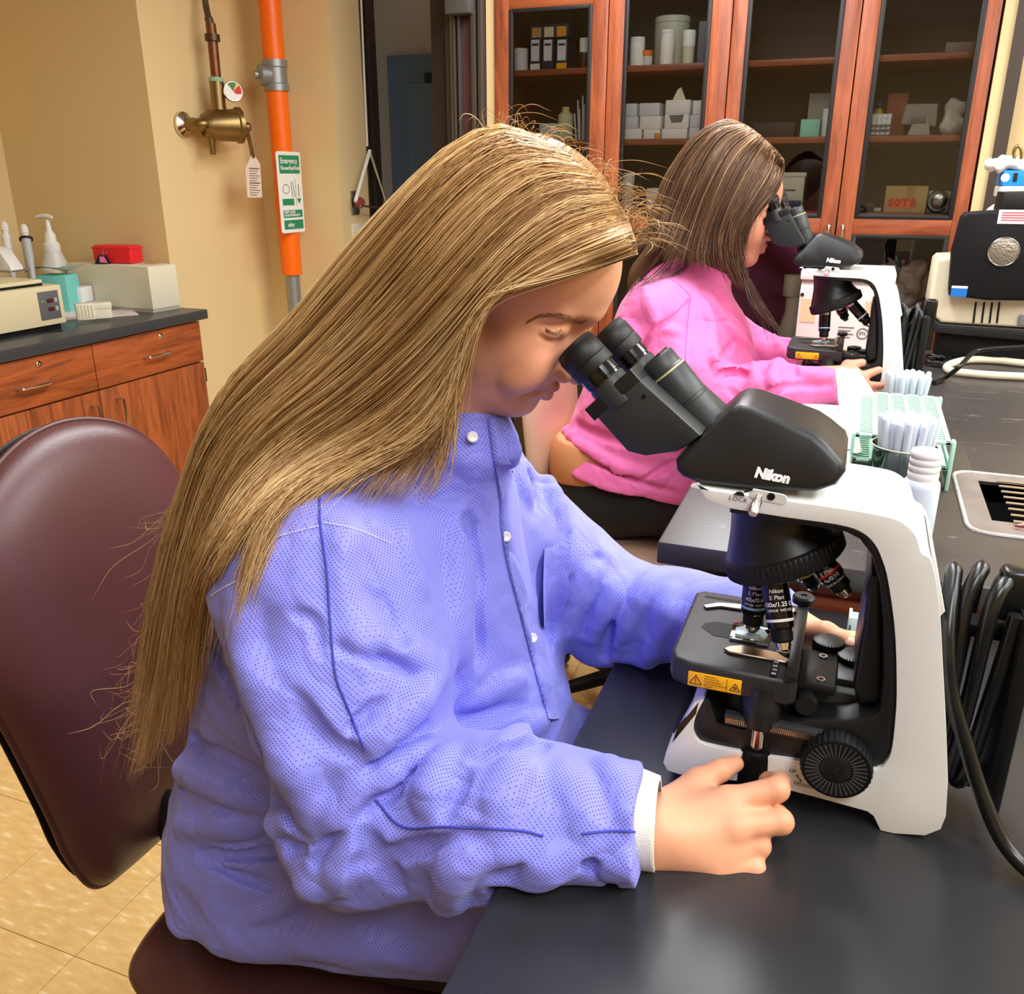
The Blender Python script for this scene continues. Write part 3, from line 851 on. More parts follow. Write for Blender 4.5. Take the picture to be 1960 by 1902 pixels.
    part(r, 'arrow', join(sh_tube([(a[0], -0.0711, a[1]), (b[0], -0.0711, b[1])], 0.00035, 4), sh_prism([(a[0], a[1]), (a[0] + 0.0022, a[1] - 0.0003), (a[0] + 0.0008, a[1] - 0.0022)], -0.0714, -0.0709), sh_prism([(b[0], b[1]), (b[0] - 0.0022, b[1] + 0.0003), (b[0] - 0.0008, b[1] + 0.0022)], -0.0714, -0.0709)), M_INKB, 'double arrow')
    # rear strip of the arm and foot recess
    part(r, 'rear_cover', sh_prism([S(1783, 1060), S(1794, 1090), S(1812, 1190), S(1802, 1200), S(1788, 1120)], -0.05, 0.048, 'Y', 0.004, 2), mat('grey_shell', (205, 206, 202), 0.35), 'pale grey rear cover')
    # --- lock screw and its marks
    lx, lz = S(1472, 953, 0.7485)
    part(r, 'lock_slot', sh_prism([(lx + x, lz + z) for x, z in [(0.011 * (1 if math.cos(a) > 0 else -1) - 0.001 + 0.0050 * math.cos(a), 0.0002 + 0.0048 * math.sin(a) - 0.09 * 0.011 * (1 if math.cos(a) > 0 else -1)) for a in np.linspace(0, 2 * PI, 28, endpoint=False)]], -0.0708, -0.069, 'Y', 0.0003, 1), mat('slot_white', (222, 222, 219), 0.35), 'white slot plate')
    part(r, 'lock_hole', sh_lathe([(0.0, 0), (0.0034, 0), (0.0034, 0.0003), (0, 0.0003)], (lx + 0.0015, -0.0715, lz + 0.001), (0, -1, 0), 24), M_BLACKM, 'dark socket hole')
    part(r, 'lock_screw', sh_lathe([(0, 0), (0.0032, 0), (0.0032, 0.004), (0.0042, 0.005), (0.0042, 0.019), (0.0036, 0.0205), (0, 0.0205)], (lx - 0.0085, -0.071, lz - 0.0005), (-0.12, -0.86, -0.5), teeth=16, tdepth=0.0005, tr=(3, 4)), mat('warm_chrome', (214, 206, 194), 0.22, 1.0), 'knurled chrome clamp screw')
    x, z = S(1413, 957, 0.7485)
    part(r, 'lettering', sh_text('LOCK', 0.0056, frame_m((x, -0.0712, z), (1, 0, -0.06), (0, 0, 1)), spacing=1.15), M_INKB, 'black lettering')
    x, z = S(1416, 948, 0.7485)
    part(r, 'lock_symbol', join(sh_prism([(x - 0.0055, z - 0.0006), (x - 0.003, z + 0.0022), (x, z + 0.003), (x + 0.003, z + 0.0018), (x + 0.004, z - 0.001)], -0.0714, -0.0706), sh_prism([(x + 0.0035, z + 0.0022), (x + 0.0078, z + 0.0042), (x + 0.0073, z + 0.0056), (x + 0.003, z + 0.0036)], -0.0714, -0.0706), sh_prism([(x + 0.0085, z + 0.0044), (x + 0.0105, z + 0.0054), (x + 0.0098, z + 0.0072), (x + 0.0078, z + 0.0062)], -0.0714, -0.0706)), M_INKB, 'black microscope-head symbol')
    # --- nosepiece: neck, knurled disc, objectives
    ax = Vector((0.40, 0, -0.9165)).normalized()
    dc = Vector((-0.036, 0.0, 0.2415))
    part(r, 'nose_neck', sh_loft_neck(dc, ax), M_BODY)
    dk = part(r, 'nosepiece', sh_lathe([(0, -0.010), (0.048, -0.010), (0.0555, -0.006), (0.0575, -0.0045), (0.0575, 0.0095), (0.0545, 0.0125), (0.035, 0.0165), (0, 0.0165)], dc, ax, teeth=72, tdepth=0.0012, tr=(3, 4)), M_RUBBER, 'knurled black revolving nosepiece')
    cone = math.radians(22)
    u_ = Vector((-ax.z, 0, ax.x)).normalized() * -1          # in-plane, towards the optical axis
    if u_.x > 0:
        u_ = -u_
    w_ = Vector((0, -1, 0))
    rows = {'100x': [('Nikon', 0.0052, 0.0125, 0, 0.00012), ('E Plan', 0.0056, 0.0185, 0, 0.0), ('100x/1.25 Oil', 0.0058, 0.0250, 0.18, 0.00012), ('OFN18  WD 0.23', 0.0034, 0.0305, 0.15, 0.00005)],
            '40x': [('Nikon', 0.0052, 0.0125, 0, 0.00012), ('E Plan', 0.0056, 0.0185, 0, 0), ('40x/0.65', 0.0060, 0.0250, 0.1, 0.0001), ('OFN20  WD 0.65', 0.0034, 0.0305, 0.15, 0.00005)],
            '4x': [('E Plan', 0.0056, 0.0125, 0, 0), ('4x/0.10', 0.0056, 0.0195, 0, 0), ('MADE IN CHINA', 0.003, 0.0250, 0, 0)],
            '10x': [('E Plan', 0.0056, 0.0125, 0, 0), ('10x/0.25', 0.0056, 0.0195, 0, 0)]}
    spec = {'40x': dict(len=0.050, band=('pale_blue', (150, 200, 235)), label='blue-banded 40x objective, upright'), '100x': dict(len=0.055, band=('white', (235, 235, 235)), label='white-banded 100x objective'), '4x': dict(len=0.030, band=('red', (200, 40, 40)), label='short 4x objective pointing outwards'), '10x': dict(len=0.042, band=('yellow', (225, 180, 50)), label='yellow-banded 10x objective')}
    az = {'40x': 8, '100x': 70, '4x': 168, '10x': 262} if not far else {'40x': 28, '100x': 172, '10x': -22, '4x': 262}
    for k, dg in az.items():
        a = math.radians(dg)
        rad = u_ * math.cos(a) + w_ * math.sin(a)
        o = dc + ax * 0.0155 + rad * 0.030
        d = (ax * math.cos(cone) + rad * math.sin(cone)).normalized()
        sp = dict(spec[k])
        sp['txt'] = rows[k]
        if far and k == '4x':
            sp['len'] = 0.03
        objective(dk, o, d, Vector((0.06, -1, 0.35)) if k != '4x' else Vector((-0.25, -1, 0.45)), sp, far)
    # --- viewing head
    hp = [S(1291, 884, 0.757), S(1294, 903, 0.757), S(1306, 915, 0.757), S(1345, 929, 0.757), S(1440, 938, 0.757), S(1560, 944, 0.757), S(1600, 931, 0.757), S(1618, 908, 0.757), S(1612, 888, 0.757), S(1582, 838, 0.79), S(1560, 822, 0.79), S(1500, 797, 0.79), S(1440, 774, 0.79), S(1418, 771, 0.79), S(1399, 780, 0.79), S(1345, 833, 0.78), S(1312, 864, 0.765)]
    hv, hf = sh_prism(hp, -0.064, 0.060, 'Y', 0.006, 3)
    zb, zt = min(p[2] for p in hv), max(p[2] for p in hv)
    hv = [(x, (y + 0.002) * (1 - 0.40 * max(0.0, (z - zb - 0.012) / (zt - zb - 0.012)) ** 1.1) - 0.002, z) for x, y, z in hv]
    part(r, 'viewing_head', (hv, hf), M_BODY, 'black viewing head with white lettering', angle=60)
    # lettering lies on the leaning side of the head
    lx, lz = S(1478, 911, 0.7575)
    ky = (lz - zb - 0.012) / (zt - zb - 0.012)
    yy = lambda z: (-0.064 + 0.002) * (1 - 0.40 * max(0.0, (z - zb - 0.012) / (zt - zb - 0.012)) ** 1.1) - 0.002
    v, f = sh_text('Nikon', 0.0116, frame_m((lx, 0, lz), (1, 0, -0.085), (0.02, 0, 1)), 0.12, 0.0007)
    part(r, 'lettering', ([(p[0], yy(p[2]) - 0.0006, p[2]) for p in v], f), M_INKW, 'white lettering')
    # --- binocular tubes
    MB = Matrix.Translation((-0.112, 0, 0.361 if far else 0.353)) @ Matrix.Rotation(math.radians(19 if far else 0), 4, 'Y') @ Matrix.Translation((0.112, 0, -0.353))

    def bpart(root, name, shape, m, label=None):
        return part(root, name, xf(shape, MB), m, label)
    hx0, hx1 = Vector((-0.112, 0, 0.353)), Vector((-0.173, 0, 0.420))
    d = (hx1 - hx0).normalized()
    bpart(r, 'socket', sh_lathe([(0, -0.012), (0.026, -0.012), (0.026, -0.002), (0.0235, 0.0), (0, 0.0)], hx0 + d * 0.0, d, 40), M_GLOSSB)
    bpart(r, 'hinge_barrel', sh_lathe([(0, -0.004), (0.0200, -0.004), (0.0200, 0.033), (0.0186, 0.0335), (0.0186, 0.0365), (0.0203, 0.037), (0.0203, 0.066), (0.0193, 0.068), (0.0193, 0.070), (0.0180, 0.0715), (0.0180, 0.084), (0.0165, 0.086), (0, 0.086)], hx0, d, 44), M_BODYG)
    bpart(r, 'cream_ring', sh_lathe([(0.0186, 0.0672), (0.0199, 0.0675), (0.0199, 0.0690), (0.0186, 0.0693)], hx0, d, 44), M_CREAMB, 'thin cream ring')
    hous = [(-0.2195, 0.3775), (-0.183, 0.413), (-0.170, 0.404), (-0.114, 0.360), (-0.124, 0.350), (-0.135, 0.342), (-0.164, 0.3345), (-0.181, 0.337), (-0.210, 0.3655)]
    for s in (-1, 1):
        off = 0.012 if s > 0 else 0.0
        y0, y1 = sorted((s * 0.0495, s * 0.0175))
        hh = [(x + off, z + off * 0.35) for x, z in hous]
        h = bpart(r, 'prism_housing', sh_prism(hh, y0, y1, 'Y', 0.0035, 2), M_BODYG)
        bpart(h, 'tube_plate', sh_prism([(x + off, z + off * 0.35) for x, z in ((-0.2235, 0.3735), (-0.1815, 0.4155), (-0.1715, 0.4055), (-0.2135, 0.3635))], y0 - 0.001, y1 + 0.001, 'Y', 0.002, 2), M_BODY)
        if s < 0:
            bpart(h, 'screw', sh_lathe([(0, 0), (0.0022, 0), (0.0022, 0.0006), (0, 0.0004)], (-0.168, y0, 0.391), (0, -1, 0), 14), M_BLACKM)
        tip = Vector((-0.2405 + off, s * 0.0335, 0.4300 + off * 0.35))
        ep = Vector((-0.198 + off, s * 0.0335, 0.389 + off * 0.35))
        de = (tip - ep).normalized()
        H = (tip - ep).length
        bpart(r, 'tube', sh_lathe([(0, -0.012), (0.0190, -0.012), (0.0190, 0.012), (0.0184, 0.014), (0, 0.014)], ep, de, 40), M_BODYG)
        e = bpart(r, 'eyepiece', sh_lathe([(0, 0.012), (0.0178, 0.012), (0.0178, 0.0165), (0.0186, 0.017), (0.0186, 0.0285), (0, 0.0285)], ep, de, 44), M_GLOSSB, 'gloss black eyepiece barrel')
        bpart(e, 'eyecup', sh_lathe([(0, 0.0275), (0.0205, 0.0275), (0.0212, 0.029), (0.0212, 0.0375), (0.0206, 0.0382), (0.0212, 0.039), (0.0212, H - 0.006), (0.0202, H - 0.0045), (0.0195, H), (0.0165, H + 0.001), (0.0135, H - 0.002), (0.012, H - 0.006), (0, H - 0.006)], ep, de, 44), M_RUBBER, 'rubber eyecup')
    return r


def sh_loft_neck(dc, ax):
    """Flared black neck between the arm's underside and the tilted nosepiece disc."""
    def fn(i, j):
        a = 2 * PI * i
        x, y, d = basis(np.array(ax))
        bot = np.array(dc) + d * -0.006 + (x * math.cos(a) + y * math.sin(a)) * 0.0535
        top = np.array((-0.046 + 0.044 * math.cos(a), 0.046 * math.sin(a), 0.300))
        ang = math.atan2(bot[1], bot[0] - dc[0])
        top = np.array((-0.050 + 0.040 * math.cos(ang), 0.044 * math.sin(ang), 0.301))
        w = j ** 1.7
        q = bot * (1 - j) + top * j
        mid = np.array((-0.048 + 0.034 * math.cos(ang), 0.036 * math.sin(ang), 0.0))
        pinch = math.sin(PI * j) ** 1.2 * 0.42
        q[0] = q[0] * (1 - pinch) + mid[0] * pinch
        q[1] = q[1] * (1 - pinch) + mid[1] * pinch
        return q
    return sh_grid(fn, 56, 14, True)


sc1 = microscope('white and black binocular microscope on the front bench at the blonde woman\'s eyes')
sc1.location = (0.0, 0.82, 0.8705)
sc2 = microscope('smaller-looking white and black microscope on the far bench used by the woman in pink', far=True)
sc2.location = (-0.006, 2.155, 0.9405)


def cord_coil(root, far):
    """The mains lead wound in tall loops on the hooks behind the arm."""
    hk = part(root, 'cord_hook', join(sh_box(0.085, 0.155 if far else 0.175, -0.014, 0.014, 0.186, 0.200, 0.004), sh_box(0.10, 0.15 if far else 0.17, -0.014, 0.014, 0.028, 0.044, 0.004), sh_box(0.168 - (0.02 if far else 0), 0.184 - (0.02 if far else 0), -0.040, 0.026, 0.018, 0.222, 0.006), sh_box(0.128, 0.137, -0.012, 0.012, 0.0, 0.03, 0.002), sh_box(0.125, 0.128, -0.03, 0.03, 0.05, 0.18, 0.001)), M_BLACKM, 'black cord hooks')
    path = []
    kx0 = 0.100 if far else 0.116
    kdx = 0.009 if far else 0.017
    rg = random.Random(5 if far else 3)
    n = 5 if far else 3
    for k in range(n):
        x = kx0 + kdx * k
        tilt = rg.uniform(-0.006, 0.012)
        top = 0.246 + rg.uniform(-0.016, 0.006)
        bot = 0.030 + rg.uniform(-0.01, 0.012)
        for a in range(8):
            th = 2 * PI * a / 8 + PI / 2
            sy = math.cos(th)
            sz = math.sin(th)
            yy = -0.030 * np.sign(sy) * abs(sy) ** 0.6
            zz = (top + bot) / 2 + (top - bot) / 2 * np.sign(sz) * abs(sz) ** 0.7
            path.append((x + tilt * sz + 0.0014 * a, yy + rg.uniform(-0.003, 0.003), zz))
    if not far:
        path = [(0.40, -0.16, 0.0078), (0.27, -0.13, 0.0078), (0.215, -0.10, 0.008), (0.184, -0.080, 0.022), (0.160, -0.066, 0.060), (0.140, -0.058, 0.105), (0.122, -0.052, 0.15), (0.112, -0.042, 0.200)] + path
    part(root, 'power_cord', sh_tube(spline(path, 400), 0.0070 if not far else 0.0050, 10), M_CORD, 'black power cord wound in loops')
    part(root, 'plug', sh_box(0.150, 0.176, -0.012, 0.010, 0.205, 0.255, 0.006, 3), M_CORD, 'black plug standing up in the coil')


cord_coil(sc1, False)
cord_coil(sc2, True)
# ================================================================== implicit modelling of bodies and cloth
def A3(p):
    return np.asarray(p, np.float32)


def cone(a, b, ra, rb, k=0.03, op='u', n=None, s=1.0):
    """Round cone from a to b; flattened by s along n (s > 1 makes it thinner that way)."""
    a, b = A3(a), A3(b)
    ba = b - a
    l2 = float(ba @ ba) + 1e-12
    nn = None if n is None else A3(n) / np.linalg.norm(n)
    if nn is not None:
        nn = nn.astype(np.float32)

    def f(p):
        pa = p - a
        if nn is not None:
            pa = pa + (s - 1.0) * (pa @ nn)[:, None] * nn
        bb = ba if nn is None else ba + (s - 1.0) * (ba @ nn) * nn
        t = np.clip((pa @ bb) / float(bb @ bb + 1e-12), 0, 1)
        q = pa - t[:, None] * bb
        return np.sqrt((q * q).sum(1)) - (ra + (rb - ra) * t)
    return f, op, k


def ell(c, r, k=0.03, op='u', R=None):
    c, r = A3(c), A3(r)
    Rm = None if R is None else A3(R)

    def f(p):
        q = p - c
        if Rm is not None:
            q = q @ Rm
        k0 = np.sqrt(((q / r) ** 2).sum(1))
        k1 = np.sqrt(((q / (r * r)) ** 2).sum(1)) + 1e-9
        return k0 * (k0 - 1.0) / k1
    return f, op, k


def half(nrm, off, op='i', k=0.01):
    """Keeps the side where nrm.p < off."""
    n = A3(nrm)
    return (lambda p: p @ n - off), op, k


def chain(pts, rs, k=0.012, op='u', n=None, s=1.0):
    rs = [rs] * len(pts) if np.isscalar(rs) else rs
    return [cone(pts[i], pts[i + 1], rs[i], rs[i + 1], k, op, n, s) for i in range(len(pts) - 1)]


def smin(a, b, k):
    h = np.clip(0.5 + 0.5 * (b - a) / k, 0, 1)
    return b * (1 - h) + a * h - k * h * (1 - h)


def s_eval(prims, p):
    d = None
    for f, op, k in prims:
        di = f(p)
        if op == 'u':
            d = di if d is None else smin(d, di, k)
        elif op == 's':
            d = -smin(-d, di, k)
        else:
            d = -smin(-d, -di, k)
    return d


def s_mesh(prims, lo, hi, h, disp=None, N=24, dmax=0.0):
    """Surface-nets mesh of the shape, worked block by block near its surface."""
    lo = np.asarray(lo, float)
    nb = np.ceil((np.asarray(hi, float) - lo) / (h * N)).astype(int)
    bi = np.stack(np.meshgrid(*[np.arange(n) for n in nb], indexing='ij'), -1).reshape(-1, 3)
    ctr = (lo + (bi + 0.5) * h * N).astype(np.float32)
    R = 0.5 * h * N * math.sqrt(3) * 1.15
    D = np.stack([f(ctr) for f, _, _ in prims], 1)
    ops = np.array([op for _, op, _ in prims])
    ks = np.array([k for _, _, k in prims])
    dc = s_eval(prims, ctr)
    act = np.where(np.abs(dc) < R * 1.5 + dmax)[0]
    um = np.where(ops == 'u', D, 9e9).min(1)
    G = np.stack(np.meshgrid(*[np.arange(N + 1)] * 3, indexing='ij'), -1).reshape(-1, 3)
    keys, verts, quads = [], [], []
    M = (nb * N + 3).astype(np.int64)

    def key(c):
        c = c + 1
        return (c[..., 0].astype(np.int64) * M[1] + c[..., 1]) * M[2] + c[..., 2]
    for b in act:
        use = [prims[i] for i in range(len(prims)) if (ops[i] == 'u' and D[b, i] <= um[b] + 2 * R + ks[i]) or (ops[i] == 's' and D[b, i] <= R + ks[i] + 0.02) or (ops[i] == 'i' and D[b, i] >= -R - ks[i] - 0.02)]
        o = bi[b] * N
        pts = (lo + (o + G) * h).astype(np.float32)
        d = s_eval(use, pts)
        if disp is not None:
            d = d - disp(pts)
        d = d.reshape(N + 1, N + 1, N + 1)
        ins = d < 0
        if ins.all() or not ins.any():
            continue
        acc = np.zeros((N, N, N, 3), np.float32)
        cnt = np.zeros((N, N, N), np.float32)
        for ax in range(3):
            sl0 = [slice(None)] * 3
            sl1 = [slice(None)] * 3
            sl0[ax], sl1[ax] = slice(0, N), slice(1, N + 1)
            d0, d1 = d[tuple(sl0)], d[tuple(sl1)]
            cr = (d0 < 0) != (d1 < 0)
            t = np.where(cr, d0 / np.where(cr, d0 - d1, 1), 0)
            oth = [a for a in range(3) if a != ax]
            for e0 in (0, 1):
                for e1 in (0, 1):
                    ss = [slice(None)] * 3
                    ss[oth[0]] = slice(e0, e0 + N)
                    ss[oth[1]] = slice(e1, e1 + N)
                    c = cr[tuple(ss)]
                    tt = t[tuple(ss)]
                    acc[..., ax] += np.where(c, tt, 0)
                    acc[..., oth[0]] += np.where(c, e0, 0)
                    acc[..., oth[1]] += np.where(c, e1, 0)
                    cnt += c
            # faces from edges owned by this block
            s2 = [slice(0, N)] * 3
            own = cr[tuple(s2)]
            ii = np.argwhere(own)
            if len(ii):
                fl = d0[tuple(s2)][own] < 0
                g = ii + o
                a1, a2 = (ax + 1) % 3, (ax + 2) % 3
                e1 = np.zeros(3, int)
                e1[a1] = 1
                e2 = np.zeros(3, int)
                e2[a2] = 1
                q = np.stack([key(g - e1 - e2), key(g - e2), key(g), key(g - e1)], 1)
                q[~fl] = q[~fl][:, ::-1]
                quads.append(q)
        has = cnt > 0
        ci = np.argwhere(has)
        keys.append(key(ci + o))
        verts.append(lo + (o + ci + acc[has] / cnt[has][:, None]) * h)
    keys = np.concatenate(keys)
    verts = np.concatenate(verts)
    quads = np.concatenate(quads)
    od = np.argsort(keys)
    ks_ = keys[od]
    ix = np.searchsorted(ks_, quads)
    ix = np.clip(ix, 0, len(ks_) - 1)
    ok = (ks_[ix] == quads).all(1)
    return verts[od], ix[ok]


def np_mesh(name, v, q, smooth=True):
    me = bpy.data.meshes.new(name)
    v = np.asarray(v, np.float32)
    q = np.asarray(q, np.int32)
    n = q.shape[1]
    me.vertices.add(len(v))
    me.vertices.foreach_set('co', v.ravel())
    me.loops.add(q.size)
    me.loops.foreach_set('vertex_index', q.ravel())
    me.polygons.add(len(q))
    me.polygons.foreach_set('loop_start', np.arange(0, q.size, n, dtype=np.int32))
    me.polygons.foreach_set('loop_total', np.full(len(q), n, np.int32))
    me.polygons.foreach_set('use_smooth', np.full(len(q), smooth))
    me.update(calc_edges=True)
    me.validate()
    return me


def np_part(root, name, v, q, m, label=None):
    w = world_loc(root)
    me = np_mesh(name, np.asarray(v) - np.array([w.x, w.y, w.z]), q)
    me.materials.append(m)
    o = bpy.data.objects.new(name, me)
    COL.objects.link(o)
    o.parent = root
    if label:
        o['label'] = label
    return o


def s_hit(prims, uv, near=0.35, far=3.2):
    """Where lines of sight of the survey photograph meet a shape; rows of nan where they miss."""
    uv = np.asarray(uv, float)
    r = np.array([sight(u, v) for u, v in uv])
    r /= np.linalg.norm(r, axis=1)[:, None]
    t = np.full(len(uv), near)
    for _ in range(70):
        d = s_eval(prims, (V_CAM + r * t[:, None]).astype(np.float32))
        t = np.minimum(t + d * 0.75, far)
    p = V_CAM + r * t[:, None]
    p[t >= far - 1e-3] = np.nan
    p[np.abs(d) > 0.004] = np.nan
    return p, r


def tree(v, q):
    return BVHTree.FromPolygons(np.asarray(v).tolist(), np.asarray(q).tolist())


def t_hit(bvh, uv):
    """As s_hit, on a finished mesh."""
    r = np.array([sight(u, v) for u, v in np.asarray(uv, float)])
    r /= np.linalg.norm(r, axis=1)[:, None]
    p = np.full(r.shape, np.nan)
    for i, d in enumerate(r):
        h = bvh.ray_cast(Vector(V_CAM), Vector(d))
        if h[0] is not None:
            p[i] = h[0]
    return p, r


def strokes(base, rows):
    """Cloth folds traced along the surface: (pixels, width, relief). relief > 0 raises a ridge, < 0 presses a crease."""
    out = []
    for pix, w, rel in rows:
        px = spline(pix, max(3, 4 * len(pix) - 3)) if len(pix) > 2 else np.array(pix, float)
        if len(pix) == 2:
            px = np.linspace(px[0], px[1], 4)
        p, r = s_hit(base, px)
        n = len(p)
        for i in range(n - 1):
            if np.isnan(p[i]).any() or np.isnan(p[i + 1]).any() or np.linalg.norm(p[i + 1] - p[i]) > 0.09:
                continue
            f0 = math.sin(PI * (i + 0.35) / n) ** 0.5
            f1 = math.sin(PI * min(i + 1.35, n - 0.25) / n) ** 0.5
            if rel > 0:
                a = p[i] + r[i] * (w - rel * f0)
                b = p[i + 1] + r[i + 1] * (w - rel * f1)
                out.append(cone(a, b, w, w, w * 0.8, 'u'))
            else:
                a = p[i] - r[i] * (w + 1.35 * rel * f0)
                b = p[i + 1] - r[i + 1] * (w + 1.35 * rel * f1)
                out.append(cone(a, b, w, w, w * 0.35, 's'))
    return out


def waves(seed, n, lo, hi, amp):
    """Smooth wandering relief for cloth: a few warped plane waves."""
    rg = np.random.default_rng(seed)
    K = rg.normal(size=(n, 3))
    K /= np.linalg.norm(K, axis=1)[:, None]
    K = (K * rg.uniform(lo, hi, n)[:, None]).astype(np.float32)
    ph = rg.uniform(0, 6.28, n).astype(np.float32)
    am = (amp * (lo / np.linalg.norm(K, axis=1)) ** 0.8).astype(np.float32)
    W = rg.normal(size=(3, 3)).astype(np.float32) * 12

    def f(p):
        q = p + 0.012 * np.sin(p @ W)
        d = np.zeros(len(p), np.float32)
        for k in range(n):
            w = np.sin(q @ K[k] + ph[k])
            d += am[k] * (w if k % 2 else 1.0 - 1.6 * np.abs(w))
        return d
    return f


# ------------------------------------------------------------------ skin, cloth and hair materials
def skin(name, rgb, red):
    m = bpy.data.materials.new(name)
    t = NT(m)
    co = t.n('ShaderNodeTexCoord')
    n1 = t.n('ShaderNodeTexNoise', i_Scale=22.0, i_Detail=4.0)
    t.l(co.outputs['Object'], n1.inputs['Vector'])
    at = t.n('ShaderNodeAttribute', attribute_name='flush')
    c1 = t.mix(n1.outputs['Fac'], lin(rgb), lin(tuple(int(a * 0.93) for a in rgb)))
    c2 = t.mix(at.outputs['Fac'], c1, lin(red))
    t.l(c2, t.b.inputs['Base Color'])
    t.b.inputs['Roughness'].default_value = 0.48
    t.b.inputs['Specular IOR Level'].default_value = 0.35
    t.b.inputs['Subsurface Weight'].default_value = 0.22
    t.b.inputs['Subsurface Radius'].default_value = (1.0, 0.35, 0.18)
    t.b.inputs['Subsurface Scale'].default_value = 0.006
    n2 = t.n('ShaderNodeTexNoise', i_Scale=420.0, i_Detail=2.0)
    t.l(co.outputs['Object'], n2.inputs['Vector'])
    bp = t.n('ShaderNodeBump', i_Strength=0.12, i_Distance=0.001)
    t.l(n2.outputs['Fac'], bp.inputs['Height'])
    t.l(bp.outputs['Normal'], t.b.inputs['Normal'])
    return m


def crumple(t, co, bump):
    """Fine sharp-edged crumpling of stiff paper-like cloth."""
    nz = t.n('ShaderNodeTexNoise', i_Scale=9.0, i_Detail=3.0, i_Roughness=0.45, i_Distortion=0.6)
    t.l(co.outputs['Object'], nz.inputs['Vector'])
    ri = t.math('ABSOLUTE', t.math('SUBTRACT', nz.outputs['Fac'], 0.5))
    cb = t.n('ShaderNodeBump', i_Strength=0.55, i_Distance=0.03)
    t.l(ri, cb.inputs['Height'])
    t.l(cb.outputs['Normal'], bump.inputs['Normal'])


def gown_mat(name, rgb, dot, pitch):
    """Non-woven gown cloth with staggered embossed dots, laid on along the dominant direction of the surface."""
    m = bpy.data.materials.new(name)
    t = NT(m)
    b = t.b
    b.inputs['Roughness'].default_value = 0.75
    b.inputs['Specular IOR Level'].default_value = 0.25
    b.inputs['Sheen Weight'].default_value = 0.15
    if dot is None:
        b.inputs['Base Color'].default_value = lin(rgb)
        b.inputs['Roughness'].default_value = 0.6
        bp = t.n('ShaderNodeBump', i_Strength=0.0)
        crumple(t, t.n('ShaderNodeTexCoord'), bp)
        t.l(bp.outputs['Normal'], b.inputs['Normal'])
        return m
    co = t.n('ShaderNodeTexCoord')
    sp = t.n('ShaderNodeSeparateXYZ')
    t.l(co.outputs['Object'], sp.inputs[0])
    sn = t.n('ShaderNodeSeparateXYZ')
    t.l(co.outputs['Normal'], sn.inputs[0])
    K = PI / pitch
    s = [t.math('SINE', t.math('MULTIPLY', sp.outputs[i], K)) for i in range(3)]
    ab = [t.math('POWER', t.math('ABSOLUTE', sn.outputs[i]), 8.0) for i in range(3)]
    tot = t.math('ADD', t.math('ADD', ab[0], ab[1]), ab[2])
    prods = [t.math('MULTIPLY', s[1], s[2]), t.math('MULTIPLY', s[0], s[2]), t.math('MULTIPLY', s[0], s[1])]
    acc = None
    for i in range(3):
        x = t.math('MULTIPLY', t.math('DIVIDE', ab[i], tot), prods[i])
        acc = x if acc is None else t.math('ADD', acc, x)
    r = t.n('ShaderNodeValToRGB')
    r.color_ramp.elements[0].position = 0.42
    r.color_ramp.elements[1].position = 0.72
    t.l(acc, r.inputs[0])
    t.l(t.mix(r.outputs[0], lin(rgb), lin(dot)), b.inputs['Base Color'])
    bp = t.n('ShaderNodeBump', i_Strength=0.35, i_Distance=-0.0008)
    t.l(r.outputs[0], bp.inputs['Height'])
    crumple(t, co, bp)
    t.l(bp.outputs['Normal'], b.inputs['Normal'])
    return m


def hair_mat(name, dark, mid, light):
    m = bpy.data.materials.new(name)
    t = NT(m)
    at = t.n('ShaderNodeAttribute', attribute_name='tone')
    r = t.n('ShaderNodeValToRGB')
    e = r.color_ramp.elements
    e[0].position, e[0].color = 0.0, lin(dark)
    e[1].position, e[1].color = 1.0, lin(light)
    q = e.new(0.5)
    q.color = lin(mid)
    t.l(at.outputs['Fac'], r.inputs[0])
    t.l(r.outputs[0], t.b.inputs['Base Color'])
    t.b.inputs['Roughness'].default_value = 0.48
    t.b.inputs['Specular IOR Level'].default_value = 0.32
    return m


def fattr(me, name, vals):
    a = me.attributes.new(name, 'FLOAT', 'POINT')
    a.data.foreach_set('value', np.asarray(vals, np.float32))


